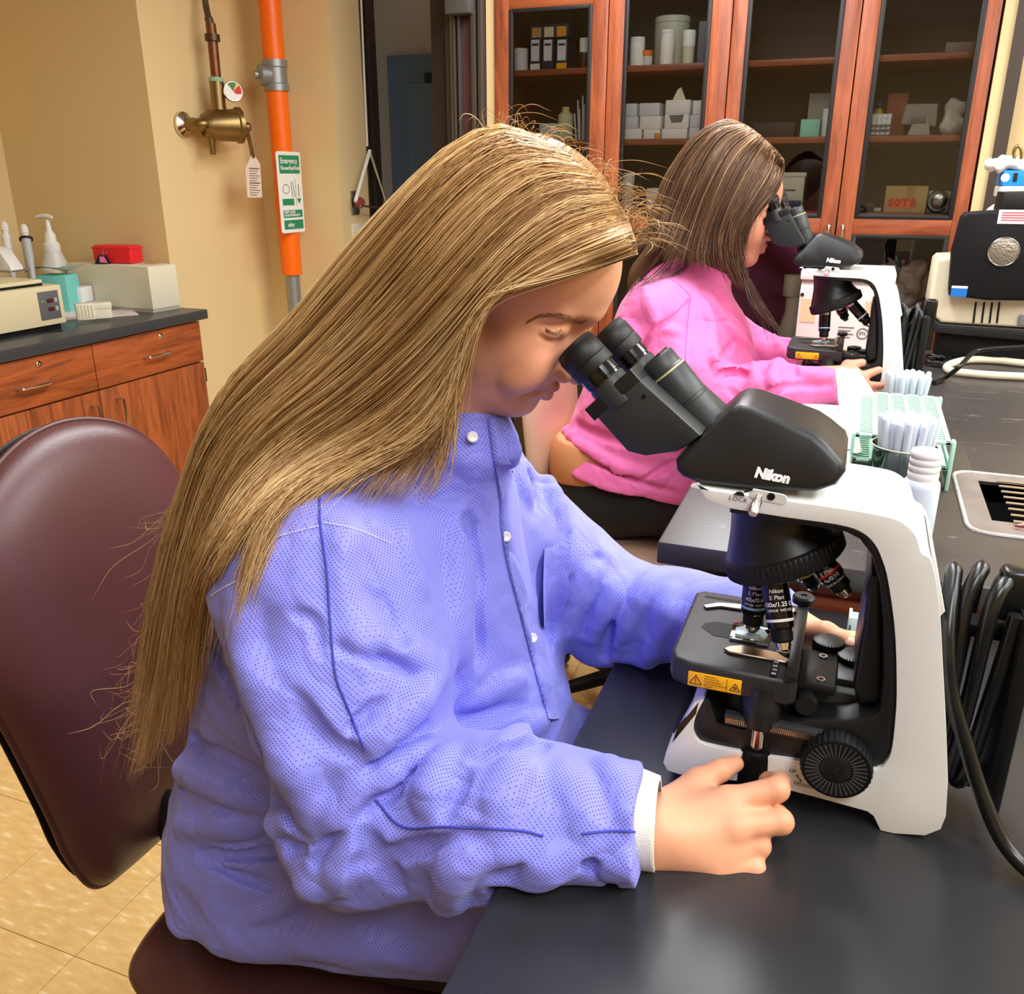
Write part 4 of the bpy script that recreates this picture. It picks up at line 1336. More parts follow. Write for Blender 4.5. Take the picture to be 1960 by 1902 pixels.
def strand_mesh(name, paths, radii, tones, m, root, label=None, sides=3):
    """Many hair strands as slim tapered tubes; one part, because nobody could count them."""
    paths = np.asarray(paths, np.float32)                  # S x T x 3
    Sn, T, _ = paths.shape
    tn = np.gradient(paths, axis=1)
    tn /= np.linalg.norm(tn, axis=2, keepdims=True) + 1e-9
    ref = np.array([0.31, -0.9, 0.3], np.float32)
    x = np.cross(tn, ref)
    x /= np.linalg.norm(x, axis=2, keepdims=True) + 1e-9
    y = np.cross(tn, x)
    tt = np.linspace(0, 1, T)
    tap = np.clip(np.minimum(1.0, 0.55 + tt * 4), 0, 1) * np.clip((1.03 - tt) * 3.2, 0.12, 1)
    rr = (np.asarray(radii, np.float32)[:, None] * tap[None, :].astype(np.float32))[:, :, None]
    V = np.stack([paths + rr * (x * math.cos(2 * PI * k / sides) + y * math.sin(2 * PI * k / sides)) for k in range(sides)], 2)
    idx = np.arange(Sn * T * sides).reshape(Sn, T, sides)
    q = np.stack([idx[:, :-1, :], np.roll(idx, -1, 2)[:, :-1, :], np.roll(idx, -1, 2)[:, 1:, :], idx[:, 1:, :]], -1).reshape(-1, 4)
    o = np_part(root, name, V.reshape(-1, 3), q, m, label)
    fattr(o.data, 'tone', np.repeat(np.asarray(tones, np.float32).reshape(Sn, -1) * np.ones((Sn, T), np.float32), sides, axis=1).reshape(-1) if np.ndim(tones) == 1 else np.repeat(np.asarray(tones, np.float32), sides, axis=1).reshape(-1))
    o['kind'] = 'stuff'
    return o


def head_prims(O, R):
    """Head in its own frame (x forward, y to its left, z up, origin between the eyes), placed by O and rotation R."""
    R = np.asarray(R, float)
    T = lambda p: O + R @ np.asarray(p, float)
    L = []

    def E(c, r, k=0.012, op='u', rot=None):
        Q = R if rot is None else R @ np.asarray(rot, float)
        L.append(ell(T(c), r, k, op, Q))

    def C(a, b, ra, rb, k=0.01, op='u'):
        L.append(cone(T(a), T(b), ra, rb, k, op))
    E((-0.082, 0, 0.036), (0.099, 0.077, 0.090), 0.02)
    E((-0.030, 0, 0.042), (0.051, 0.060, 0.056), 0.02)
    E((-0.034, 0, -0.030), (0.047, 0.057, 0.058), 0.02)
    E((-0.034, 0, -0.072), (0.034, 0.042, 0.030), 0.02)
    for s in (-1, 1):
        C((-0.068, s * 0.050, -0.052), (-0.008, s * 0.012, -0.090), 0.020, 0.0155, 0.022)
        E((-0.014, s * 0.036, -0.034), (0.021, 0.019, 0.023), 0.032)
        C((0.0135, s * 0.008, 0.025), (-0.004, s * 0.044, 0.021), 0.0085, 0.0075, 0.010)
        E((-0.085, s * 0.073, -0.012), (0.017, 0.007, 0.029), 0.004)
    E((-0.006, 0, -0.089), (0.0165, 0.018, 0.0150), 0.012)
    E((-0.052, 0, -0.090), (0.042, 0.042, 0.024), 0.02)
    E((-0.004, 0, -0.056), (0.0225, 0.027, 0.023), 0.014)
    for s in (-1, 1):
        E((0.019, s * 0.031, 0.006), (0.0125, 0.021, 0.0120), 0.014, 's')
        E((-0.0030, s * 0.031, 0.0045), (0.0130, 0.0165, 0.0115), 0.006)
    C((0.0135, 0, 0.010), (0.031, 0, -0.032), 0.0065, 0.0085, 0.009)
    E((0.033, 0, -0.036), (0.010, 0.0095, 0.0085), 0.006)
    for s in (-1, 1):
        E((0.0215, s * 0.0115, -0.040), (0.0105, 0.0062, 0.0072), 0.004)
        C((0.0195, 0, -0.0575), (0.0065, s * 0.0235, -0.0615), 0.0052, 0.0022, 0.004)
        C((0.0175, 0, -0.0690), (0.0060, s * 0.0215, -0.0655), 0.0058, 0.0022, 0.004)
        C((0.0260, 0, -0.0632), (0.0085, s * 0.0250, -0.0622), 0.0015, 0.0011, 0.0022, 's')
    return L, T


def face_flush(v, T, base=0.0):
    """Redder lips, cheeks and eyelids as an albedo mask."""
    f = np.full(len(v), base, np.float32)
    for c, r, a in (((0.020, 0, -0.0575), 0.0085, 0.75), ((0.018, 0, -0.069), 0.009, 0.75), ((0.013, -0.013, -0.0605), 0.0075, 0.65), ((0.013, 0.013, -0.0605), 0.0075, 0.65), ((0.012, -0.011, -0.0675), 0.0075, 0.65), ((0.012, 0.011, -0.0675), 0.0075, 0.65),
                    ((0.0, -0.045, -0.030), 0.030, 0.20), ((0.0, 0.045, -0.030), 0.030, 0.20), ((0.04, 0, -0.036), 0.013, 0.35)):
        d = np.linalg.norm(v - T(c), axis=1) / r
        f = np.maximum(f, a * np.clip(1.35 - d, 0, 1).astype(np.float32))
    return f


def rot_y(a):
    c, s = math.cos(a), math.sin(a)
    return np.array([[c, 0, s], [0, 1, 0], [-s, 0, c]])


def rot_z(a):
    c, s = math.cos(a), math.sin(a)
    return np.array([[c, -s, 0], [s, c, 0], [0, 0, 1]])
# ================================================================== the blonde woman in the blue gown
pa = thing('person', 'woman with long blonde hair in a blue dotted gown leaning to the front microscope', 'person', (-0.55, 0.82, 0.0))
O1 = np.array([-0.258, 0.82, 1.312])
R1 = rot_y(math.radians(30))
hp1, T1 = head_prims(O1, R1)

# --- right hand closed on the stage drive knob (near side), left hand behind the stage
KN = np.array([-0.036, 0.758, 0.90])
W_R = P(1243, 1603, Y=0.652)
mcp = [P(1392, 1533, Y=0.690), P(1404, 1583, Y=0.672), P(1392, 1632, Y=0.662), P(1370, 1664, Y=0.652)]
pip = [P(1487, 1510, Y=0.706), P(1494, 1572, Y=0.690), P(1452, 1618, Y=0.676), P(1444, 1662, Y=0.662)]
dip = [P(1492, 1496, Y=0.735), P(1488, 1560, Y=0.716), P(1446, 1608, Y=0.700), P(1432, 1654, Y=0.684)]
tip = [P(1462, 1490, Y=0.748), P(1462, 1538, Y=0.736), P(1420, 1588, Y=0.716), P(1404, 1638, Y=0.700)]
hand_r = []
rad = [(0.0118, 0.0112, 0.0095, 0.0075), (0.0122, 0.0114, 0.0096, 0.0076), (0.0116, 0.0106, 0.009, 0.0072), (0.0105, 0.0095, 0.008, 0.0066)]
for i in range(4):
    hand_r.append(cone(W_R + (mcp[i] - W_R) * 0.10 + np.array([0, 0.004, 0]), mcp[i], 0.0185 if i < 3 else 0.016, rad[i][0] * 1.12, 0.020))
for i in range(4):
    hand_r += [cone(mcp[i], pip[i], rad[i][0], rad[i][1], 0.007), cone(pip[i], dip[i], rad[i][1], rad[i][2], 0.004), cone(dip[i], tip[i], rad[i][2], rad[i][3], 0.004)]
th = [P(1282, 1545, Y=0.690), P(1335, 1498, Y=0.712), P(1378, 1474, Y=0.728), P(1408, 1461, Y=0.744)]
hand_r += [cone(th[0], th[1], 0.0175, 0.0135, 0.018), cone(th[1], th[2], 0.0125, 0.0108, 0.006), cone(th[2], th[3], 0.0108, 0.0080, 0.004)]
hand_r.append(cone(W_R + (mcp[0] - W_R) * 0.2 + np.array([0, 0.02, 0]), mcp[1] + np.array([0, 0.022, 0]), 0.016, 0.010, 0.02))
EL_R = np.array([-0.385, 0.605, 0.858])
arm_r = [cone(EL_R, W_R, 0.040, 0.0265, 0.02, n=(0, 1, 0), s=1.0), cone((-0.445, 0.665, 1.09), EL_R, 0.048, 0.042, 0.02)]
hand_r.insert(0, cone(W_R - (mcp[1] - W_R) * 0.35, W_R + (mcp[1] - W_R) * 0.15, 0.034, 0.033, 0.02, n=(0.1, 0.8, 0.5), s=1.35))
# left hand
W_L = P(1490, 1200, Y=0.955)
lk = [P(1560, 1228, Y=0.945), P(1568, 1246, Y=0.930)]
hand_l = [cone(W_L, P(1552, 1222, Y=0.945), 0.026, 0.022, 0.02), cone(W_L, P(1570, 1240, Y=0.955), 0.024, 0.018, 0.02)]
tl = [P(1535, 1212, Y=0.92), P(1580, 1212, Y=0.905), P(1612, 1226, Y=0.895), P(1634, 1238, Y=0.888)]
hand_l += [cone(tl[0], tl[1], 0.0165, 0.0125, 0.012), cone(tl[1], tl[2], 0.0120, 0.0108, 0.006), cone(tl[2], tl[3], 0.0108, 0.0078, 0.005)]
for k, (dy, dz, L) in enumerate(((0.0, 0.0, 1.0), (0.018, -0.007, 1.05), (0.035, -0.016, 0.97), (0.05, -0.026, 0.8))):
    a = P(1575, 1222, Y=0.955) + np.array([0, dy, dz])
    b = a + np.array([0.045 * L, -0.004, 0.006])
    c = b + np.array([0.022 * L, -0.004, -0.016])
    d = c + np.array([0.006, -0.004, -0.020])
    hand_l += [cone(W_L + np.array([0.01, dy * 0.6, dz * 0.6]), a, 0.018, 0.011, 0.014), cone(a, b, 0.0108, 0.0098, 0.006), cone(b, c, 0.0098, 0.0085, 0.004), cone(c, d, 0.0085, 0.007, 0.004)]
EL_L = np.array([-0.235, 1.010, 0.915])
arm_l = [cone(EL_L, W_L, 0.040, 0.026, 0.02), cone((-0.42, 0.975, 1.07), EL_L, 0.048, 0.042, 0.02)]

NECK = [cone(O1 + R1 @ np.array([-0.085, 0, -0.040]), (-0.43, 0.82, 1.125), 0.052, 0.062, 0.02)]
TORSO = [cone((-0.60, 0.82, 0.64), (-0.50, 0.82, 0.98), 0.105, 0.110, 0.05, n=(0, 1, 0), s=0.85), cone((-0.445, 0.70, 1.075), (-0.445, 0.94, 1.075), 0.062, 0.062, 0.05)]
LASH = [(1040, 625), (1050, 630), (1062, 632), (1074, 628)]
hp1 = hp1 + strokes(hp1, [
    ([(1024, 620), (1042, 624), (1071, 622), (1100, 614)], 0.0026, -0.0016),
    (LASH, 0.0013, -0.0013),
    ([(1040, 633), (1052, 639), (1068, 639)], 0.0036, 0.0014),
    ([(1029, 641), (1042, 648), (1057, 651), (1070, 646)], 0.0024, -0.0013),
    ([(1060, 697), (1044, 714), (1016, 728)], 0.0034, -0.0014),
    ([(1030, 690), (1010, 712), (985, 725)], 0.0120, 0.0010),
    ([(1003, 730), (1013, 735), (1030, 740)], 0.0016, -0.0016),
    ([(1000, 760), (1016, 756), (1034, 756)], 0.0050, -0.0016),
])
body1 = hp1 + NECK + TORSO + arm_r + hand_r + arm_l + hand_l
v, q = s_mesh(body1, (-0.86, 0.50, 0.48), (0.10, 1.12, 1.50), 0.0021, N=24)
M_SKIN1 = skin('fair_skin', (236, 170, 133), (206, 102, 84))
bo = np_part(pa, 'body', v, q, M_SKIN1, 'face and hands')
fl1 = face_flush(v, T1)
for c in pip + mcp[1:3]:
    fl1 = np.maximum(fl1, 0.28 * np.clip(1.3 - np.linalg.norm(v - c, axis=1) / 0.014, 0, 1))
fattr(bo.data, 'flush', fl1)

# --- thumbnail of the left hand and nail of the right thumb
M_NAIL = mat('nail', (236, 184, 160), 0.25)
nd = tl[3] - tl[2]
nc = (tl[2] * 0.35 + tl[3] * 0.65) + np.array([0.000, -0.0058, 0.0066])
x_ = Vector(nd).normalized()
z_ = Vector((0, -0.62, 0.78))
Mn = frame_m(nc, x_, z_.cross(x_))
part(pa, 'thumbnail', xf(sh_ell((0, 0, 0), (0.0072, 0.0056, 0.0016), 18, 8), Mn), M_NAIL, 'pale thumbnail', world=True)

# --- eyebrow, lashes
def hairlets(root, name, rows, m, r=0.00035):
    sh = []
    for a, b, c in rows:
        sh.append(sh_tube(spline([a, b, c], 5), [r, r, r * 0.9, r * 0.7, r * 0.3], 4, caps=False))
    o = part(root, name, join(*sh), m, world=True)
    o['kind'] = 'stuff'
    return o


M_BROW = mat('brow_hair', (150, 104, 70), 0.6)
M_LASH = mat('lash_hair', (54, 34, 24), 0.5)
rg = random.Random(2)
rows, lash = [], []
bp, br_ = s_hit(hp1, spline([(1016, 613), (1033, 605), (1061, 604), (1092, 610), (1110, 616), (1130, 610)], 60))
UPV = R1 @ np.array([0, 0, 1.0])
for k in range(240):
    i = min(58, int(rg.random() * 59))
    if np.isnan(bp[i]).any() or np.isnan(bp[i + 1]).any():
        continue
    f = i / 59
    tg_ = bp[max(0, i - 4)] - bp[i]
    tg_ = tg_ / (np.linalg.norm(tg_) + 1e-9)
    base = bp[i] - br_[i] * 0.0002 + UPV * rg.uniform(-0.0030, 0.0030) * (0.45 + 0.8 * f)
    dr = tg_ * 0.0055 + UPV * (0.0030 * f - 0.0006)
    rows.append((base, base + dr * 0.5 - br_[i] * 0.0009, base + dr - br_[i] * 0.0004))
lp_, lr_ = s_hit(hp1, spline(LASH, 40))
for k in range(0, 40, 2):
    if np.isnan(lp_[k]).any():
        continue
    dr = np.array([0.0042 + 0.002 * k / 39, -0.0022, -0.0052]) * rg.uniform(0.75, 1.15)
    lash.append((lp_[k], lp_[k] + dr * 0.55 - np.array([0, 0.0004, 0.0008]), lp_[k] + dr + np.array([0.0012, -0.0006, 0.0010])))
mirror = lambda p: np.array([p[0], 1.64 - p[1], p[2]])
rows += [tuple(mirror(p) for p in r_) for r_ in rows]
lash += [tuple(mirror(p) for p in r_) for r_ in lash]
hairlets(pa, 'eyebrows', rows, M_BROW, 0.00024)
hairlets(pa, 'eyelashes', lash, M_LASH, 0.0002)

# --- gown
G_base = [
    cone((-0.625, 0.82, 0.62), (-0.505, 0.82, 1.00), 0.168, 0.146, 0.06, n=(0, 1, 0), s=0.92),
    cone((-0.455, 0.70, 1.07), (-0.455, 0.94, 1.07), 0.090, 0.090, 0.07),
    ell((-0.425, 0.83, 0.93), (0.125, 0.150, 0.190), 0.07),
    ell((-0.410, 0.83, 0.80), (0.155, 0.175, 0.150), 0.08),
    cone((-0.60, 0.735, 0.605), (-0.22, 0.735, 0.705), 0.125, 0.098, 0.07),
    cone((-0.60, 0.905, 0.605), (-0.22, 0.915, 0.705), 0.125, 0.098, 0.07),
    cone((-0.435, 0.82, 1.10), (-0.378, 0.82, 1.185), 0.092, 0.066, 0.04),
    # near sleeve
    cone((-0.470, 0.665, 1.085), (-0.420, 0.640, 0.985), 0.092, 0.094, 0.05),
    cone((-0.420, 0.640, 0.985), EL_R + np.array([-0.005, 0.0, 0.005]), 0.094, 0.078, 0.03),
    cone(EL_R + np.array([-0.005, 0.005, 0.0]), (-0.250, 0.617, 0.893), 0.078, 0.070, 0.03),
    cone((-0.250, 0.617, 0.893), (-0.128, 0.638, 0.905), 0.070, 0.054, 0.03),
    # far sleeve
    cone((-0.440, 0.965, 1.075), EL_L, 0.084, 0.062, 0.05),
    cone(EL_L, W_L + np.array([-0.02, 0, 0]), 0.062, 0.052, 0.03),
]
G_hem = [half((0.10, 0.0, -1.0), -(0.590 + 0.10 * 0.64), 'i', 0.006)]
# keep the gown off the table, open the cuffs and the collar
G_cut = [half((1, 0.09, 0), -0.123 + 0.09 * 0.648, 'i', 0.004)]
CUT_R = np.array([1.0, 0.12, 0.05])
CUT_R /= np.linalg.norm(CUT_R)


def cuff_cut(p):
    """Ends the near sleeve at its cuff without touching the far sleeve."""
    d = (p - A3((-0.124, 0.648, 0.905))) @ A3(CUT_R)
    return np.where(p[:, 1] < 0.80, d, -1.0 + 0 * d)


def table_cut(p):
    inside = np.maximum(np.maximum(-0.232 - p[:, 0], p[:, 2] - 0.8705), 0.83 - p[:, 2] - 0.1)
    return inside


G_fold = strokes(G_base, [
    # torso back and side
    ([(347, 1395), (391, 1432), (505, 1492), (560, 1530)], 0.010, -0.009),
    ([(379, 1637), (470, 1636), (580, 1626)], 0.009, -0.010),
    ([(432, 1615), (500, 1606), (572, 1594)], 0.008, -0.006),
    ([(379, 1641), (440, 1668), (515, 1698)], 0.009, -0.007),
    ([(297, 1420), (350, 1458), (400, 1475)], 0.008, -0.005),
    ([(347, 1510), (385, 1488), (457, 1507), (540, 1550)], 0.010, -0.005),
    ([(340, 1460), (430, 1500), (540, 1560)], 0.016, 0.006),
    ([(360, 1580), (450, 1575), (560, 1570)], 0.014, 0.006),
    ([(480, 1760), (560, 1720), (620, 1680)], 0.012, 0.004),
    ([(470, 1800), (600, 1790), (760, 1800)], 0.020, 0.004),
    # arm against back
    ([(398, 1225), (440, 1320), (480, 1390), (540, 1500), (585, 1610)], 0.012, -0.010),
    ([(470, 1150), (500, 1300), (560, 1430), (610, 1560)], 0.018, 0.006),
    # upper sleeve
    ([(640, 1234), (700, 1246), (770, 1266), (826, 1292)], 0.009, -0.006),
    ([(690, 1200), (760, 1230), (828, 1285)], 0.014, 0.007),
    ([(700, 1130), (740, 1160), (770, 1210)], 0.010, -0.004),
    ([(560, 1175), (600, 1190), (612, 1250)], 0.008, -0.004),
    ([(760, 1000), (775, 1060), (800, 1130)], 0.010, 0.004),
    ([(735, 1350), (700, 1378), (668, 1400)], 0.008, -0.006),
    ([(828, 1300), (780, 1350), (712, 1420)], 0.014, 0.007),
    ([(650, 1010), (655, 1120), (690, 1230)], 0.014, 0.003),
    ([(560, 1330), (620, 1420), (680, 1450)], 0.012, -0.005),
    # crook of the elbow
    ([(826, 1398), (785, 1420), (730, 1448), (696, 1490), (690, 1560)], 0.009, -0.011),
    ([(826, 1446), (790, 1478), (752, 1516), (715, 1530)], 0.008, -0.008),
    ([(822, 1424), (770, 1452), (712, 1500)], 0.009, 0.006),
    ([(858, 1446), (835, 1480), (822, 1530)], 0.012, 0.008),
    ([(890, 1480), (870, 1530), (850, 1560)], 0.010, -0.006),
    ([(966, 1475), (935, 1520), (920, 1560)], 0.009, -0.006),
    ([(1000, 1460), (975, 1500), (955, 1560)], 0.014, 0.006),
    ([(625, 1640), (650, 1560), (690, 1490)], 0.012, 0.007),
    ([(600, 1655), (640, 1620), (680, 1610)], 0.010, -0.006),
    ([(690, 1580), (660, 1640), (650, 1690)], 0.012, 0.007),
    ([(700, 1600), (730, 1660), (760, 1710)], 0.010, -0.006),
    # underside of the forearm
    ([(915, 1597), (850, 1610), (780, 1632), (700, 1660)], 0.010, -0.007),
    ([(1040, 1648), (1000, 1664), (950, 1690)], 0.010, -0.008),
    ([(900, 1640), (870, 1680), (850, 1730)], 0.014, 0.007),
    ([(1010, 1690), (1060, 1650), (1130, 1620)], 0.014, 0.005),
    ([(1126, 1652), (1150, 1672), (1176, 1700)], 0.006, -0.007),
    ([(1160, 1660), (1195, 1650), (1225, 1650)], 0.010, 0.005),
    ([(1080, 1480), (1110, 1530), (1120, 1580)], 0.014, 0.003),
    ([(1160, 1470), (1190, 1520), (1215, 1570)], 0.012, 0.003),
    # chest
    ([(884, 1000), (866, 1100), (868, 1200), (890, 1290)], 0.016, 0.006),
    ([(925, 1090), (915, 1180), (925, 1260)], 0.012, -0.004),
    ([(1010, 1352), (950, 1364), (888, 1378)], 0.009, -0.007),
    ([(990, 1300), (940, 1318), (885, 1342)], 0.013, 0.005),
    ([(1035, 1375), (1000, 1400), (960, 1430)], 0.010, 0.006),
    ([(905, 1445), (980, 1440), (1060, 1410)], 0.010, -0.006),
    ([(905, 1000), (915, 1060), (925, 1120)], 0.010, -0.004),
    ([(1020, 830), (1040, 900), (1075, 1000)], 0.012, 0.006),
    ([(990, 830), (1010, 900), (1025, 960)], 0.009, -0.006),
    ([(960, 820), (985, 900), (1010, 960)], 0.010, 0.005),
    ([(1048, 1080), (1045, 1150), (1058, 1230)], 0.010, -0.005),
    # far sleeve
    ([(1236, 1110), (1190, 1165), (1164, 1215), (1154, 1272)], 0.008, -0.010),
    ([(1168, 1130), (1146, 1160), (1118, 1214)], 0.008, -0.007),
    ([(1250, 1115), (1215, 1160), (1185, 1230)], 0.012, 0.007),
    ([(1186, 1110), (1165, 1150), (1138, 1215)], 0.012, 0.007),
    ([(1150, 1065), (1125, 1090), (1085, 1115)], 0.007, -0.007),
    ([(1140, 1090), (1110, 1120), (1075, 1180)], 0.012, 0.006),
    ([(1290, 1140), (1270, 1200), (1240, 1260)], 0.012, 0.004),
])
gown1 = G_base + G_fold + [(cuff_cut, 'i', 0.003), (table_cut, 's', 0.006)] + G_hem
wv = waves(4, 10, 26, 70, 0.0019)
v, q = s_mesh(gown1, (-0.95, 0.45, 0.40), (0.02, 1.14, 1.30), 0.0032, disp=wv, N=24)
gown1_t = tree(v, q)
M_GOWN = gown_mat('blue_gown_cloth', (141, 143, 240), (76, 78, 178), 0.00195)
go = np_part(pa, 'gown', v, q, M_GOWN, 'blue dotted isolation gown')

# --- seams, placket, buttons, pocket
M_SEAM = mat('gown_seam', (66, 70, 176), 0.8)
M_STITCH = mat('white_stitch', (216, 218, 240), 0.8)


def on_gown(pix, n, lift=0.001, base=None):
    px = spline(pix, n)
    p, r = s_hit(base, px) if isinstance(base, list) else t_hit(base or gown1_t, px)
    ok = ~np.isnan(p).any(1)
    return p[ok] - r[ok] * lift


for pix in ([(614, 905), (612, 990), (625, 1090), (632, 1190), (642, 1290), (664, 1350), (698, 1436)], [(718, 1530), (770, 1582), (850, 1582), (940, 1586), (1000, 1590), (1040, 1600)], [(1114, 1596), (1170, 1590), (1226, 1592)]):
    part(go, 'seam', sh_tube(on_gown(pix, 30), 0.0011, 6), M_SEAM, world=True)
for pix in ([(482, 1046), (540, 1024), (612, 1006)], [(620, 1000), (680, 1012), (750, 1040)], [(404, 1140), (425, 1126), (452, 1112)]):
    p = on_gown(pix, 26)
    part(go, 'stitching', join(*[sh_tube([p[i], p[i] * 0.45 + p[i + 1] * 0.55], 0.0007, 5) for i in range(0, len(p) - 1)]), M_STITCH, 'white stitches', world=True)['kind'] = 'stuff'
# placket: a folded strip standing proud along the front edge
pe = on_gown([(934, 800), (944, 870), (957, 950), (960, 1010), (972, 1080), (990, 1150), (1010, 1230), (1032, 1310), (1050, 1375)], 40, 0.004)
pi_ = on_gown([(958, 800), (975, 870), (992, 950), (1000, 1010), (1012, 1080), (1026, 1150), (1043, 1230), (1058, 1310), (1072, 1375)], 40, 0.003)
n_ = min(len(pe), len(pi_))
pe, pi_ = pe[:n_], pi_[:n_]
mid_ = (pe + pi_) / 2 - np.array([0.0, 0.003, -0.001])
bk = np.array([-0.004, 0.006, 0.0])
rows_ = [pe + bk, pe, mid_, pi_, pi_ + bk]
gv = np.concatenate(rows_)
gq = [(r * n_ + i, r * n_ + i + 1, (r + 1) * n_ + i + 1, (r + 1) * n_ + i) for r in range(4) for i in range(n_ - 1)]
part(go, 'placket', (gv.tolist(), gq), M_GOWN, 'folded front placket', world=True, angle=180)
for u, w in ((904, 836), (968, 1027), (1019, 1221)):
    p, r = t_hit(gown1_t, [(u, w)])
    c = p[0] - r[0] * 0.0065
    part(go, 'button', sh_lathe([(0, 0), (0.0056, 0), (0.0056, 0.0014), (0.0045, 0.0022), (0.0022, 0.0016), (0, 0.0016)], c, -r[0] + np.array([0.2, 0.1, 0.1]), 24), M_WHITEP, 'white snap button', world=True)
p, r = s_hit(G_base, [(1040, 1050), (1062, 1040), (1090, 1020), (1096, 1012), (1086, 1100), (1062, 1200), (1048, 1210)])
pk = on_gown([(1042, 1052), (1060, 1048), (1080, 1036), (1094, 1014)], 12, 0.006, G_base + G_fold)
pb = on_gown([(1042, 1200), (1056, 1196), (1074, 1180), (1088, 1140)], 12, 0.002, G_base + G_fold)
m_ = min(len(pk), len(pb))
if m_ > 3:
    rws = [pk[:m_] + np.array([0, 0.012, 0.004]), pk[:m_]] + [pk[:m_] * (1 - f) + pb[:m_] * f - np.array([0, 0.004, 0]) * math.sin(PI * f) for f in (0.2, 0.4, 0.6, 0.8)] + [pb[:m_]]
    part(go, 'chest_pocket', (np.concatenate(rws).tolist(), [(a * m_ + i, a * m_ + i + 1, (a + 1) * m_ + i + 1, (a + 1) * m_ + i) for a in range(len(rws) - 1) for i in range(m_ - 1)]), M_GOWN, 'open chest pocket', world=True, angle=180)
# white knit cuff
cw = Vector(W_R - (mcp[1] - W_R) * 0.02)
ca = Vector(CUT_R)
cuff_c = np.array([-0.128, 0.646, 0.903])
ring = []
for k in range(7):
    f = k / 6
    c = cuff_c * (1 - f) + (cuff_c + np.array([0.020, 0.002, -0.002])) * f
    ring.append((c, 0.0455 - 0.003 * f))
x_, y_, _ = basis(np.array([1.0, 0.12, 0.05]))
cv, cf = [], []
NR = 96
for c, r_ in [(ring[0][0] - np.array([0.02, 0, 0]), 0.044)] + ring + [(ring[-1][0], ring[-1][1] - 0.004)]:
    for i in range(NR):
        a = 2 * PI * i / NR
        rr = r_ + 0.0004 * (1 if i % 2 else -1)
        cv.append(tuple(c + x_ * rr * math.cos(a) * 0.92 + y_ * rr * math.sin(a)))
nr = len(cv) // NR
cf = [(a * NR + i, a * NR + (i + 1) % NR, (a + 1) * NR + (i + 1) % NR, (a + 1) * NR + i) for a in range(nr - 1) for i in range(NR)]
part(go, 'knit_cuff', (cv, cf), mat('cream_knit', (232, 228, 212), 0.85, bump=0.4, bscale=700), 'cream ribbed knit cuff', world=True, angle=180)
part(pa, 'undershirt', sh_tube(spline([(-0.378 + 0.050 * math.cos(a), 0.82 + 0.053 * math.sin(a), 1.196 - 0.02 * math.cos(a)) for a in np.linspace(0, 2 * PI, 20, endpoint=False)], 60, True), 0.009, 8, closed=True), M_BLACKM, 'black collar showing at the neck', world=True)

# --- black trousers and shoes
tro = []
for s in (-1, 1):
    y = 0.82 + s * 0.09
    tro += [cone((-0.63, y, 0.600), (-0.18, y, 0.660), 0.100, 0.080, 0.05), cone((-0.18, y, 0.655), (-0.22, y, 0.16), 0.076, 0.052, 0.03)]
tro.append(cone((-0.64, 0.77, 0.62), (-0.64, 0.87, 0.62), 0.115, 0.115, 0.05))
v, q = s_mesh(tro, (-0.9, 0.55, 0.08), (0.0, 1.1, 0.80), 0.006, N=20)
np_part(pa, 'trousers', v, q, mat('black_trousers', (24, 25, 26), 0.7), 'black trousers')
for s in (-1, 1):
    y = 0.82 + s * 0.09
    v, q = s_mesh([cone((-0.235, y, 0.15), (-0.235, y, 0.09), 0.042, 0.040, 0.02), cone((-0.25, y, 0.065), (-0.09, y, 0.05), 0.042, 0.036, 0.03), half((0, 0, -1), -0.022, 'i', 0.004)], (-0.33, y - 0.08, 0.0), (0.0, y + 0.08, 0.22), 0.005, N=16)
    np_part(pa, 'shoe', v, q, M_BLACKM)
# ================================================================== long hair laid over head and gown
def lay(guides, base, bvh, T, fallY, lift):
    """Guides drawn as sight lines are dropped on to the surface below them; where they leave it they hang at fallY."""
    out = []
    for g, (y0, y1, y2) in zip(guides, fallY):
        px = spline(g, T)
        p, r = s_hit(base, px) if base else t_hit(bvh, px)
        t = np.linalg.norm(p - V_CAM, axis=1)
        if base:
            t = np.fmin(t, np.linalg.norm(t_hit(bvh, px)[0] - V_CAM, axis=1))
        f = np.linspace(0, 1, T)
        Y = np.where(f < 0.45, y0 + (y1 - y0) * f / 0.45, y1 + (y2 - y1) * (f - 0.45) / 0.55)
        tf = Y / r[:, 1]
        ok = ~np.isnan(t)
        t2 = np.where(ok, t - lift, tf)
        for _ in range(6):
            q = t2.copy()
            q[1:-1] = 0.25 * t2[:-2] + 0.5 * t2[1:-1] + 0.25 * t2[2:]
            t2 = np.where(ok, np.minimum(q, t - lift), q)
        out.append(V_CAM + r * t2[:, None])
    G = np.array(out)
    ey = (G[:, 0] - V_CAM) / np.linalg.norm(G[:, 0] - V_CAM, axis=1)[:, None]
    d = G[:, 1] - G[:, 0]
    d /= np.linalg.norm(d, axis=1)[:, None]
    a = G[:, 0] + ey * 0.040 + d * 0.016
    b = G[:, 0] + ey * 0.020 + d * 0.005
    return np.concatenate([a[:, None], b[:, None], (G[:, 0] + ey * 0.006 + d * 0.001)[:, None], G[:, 1:]], 1)


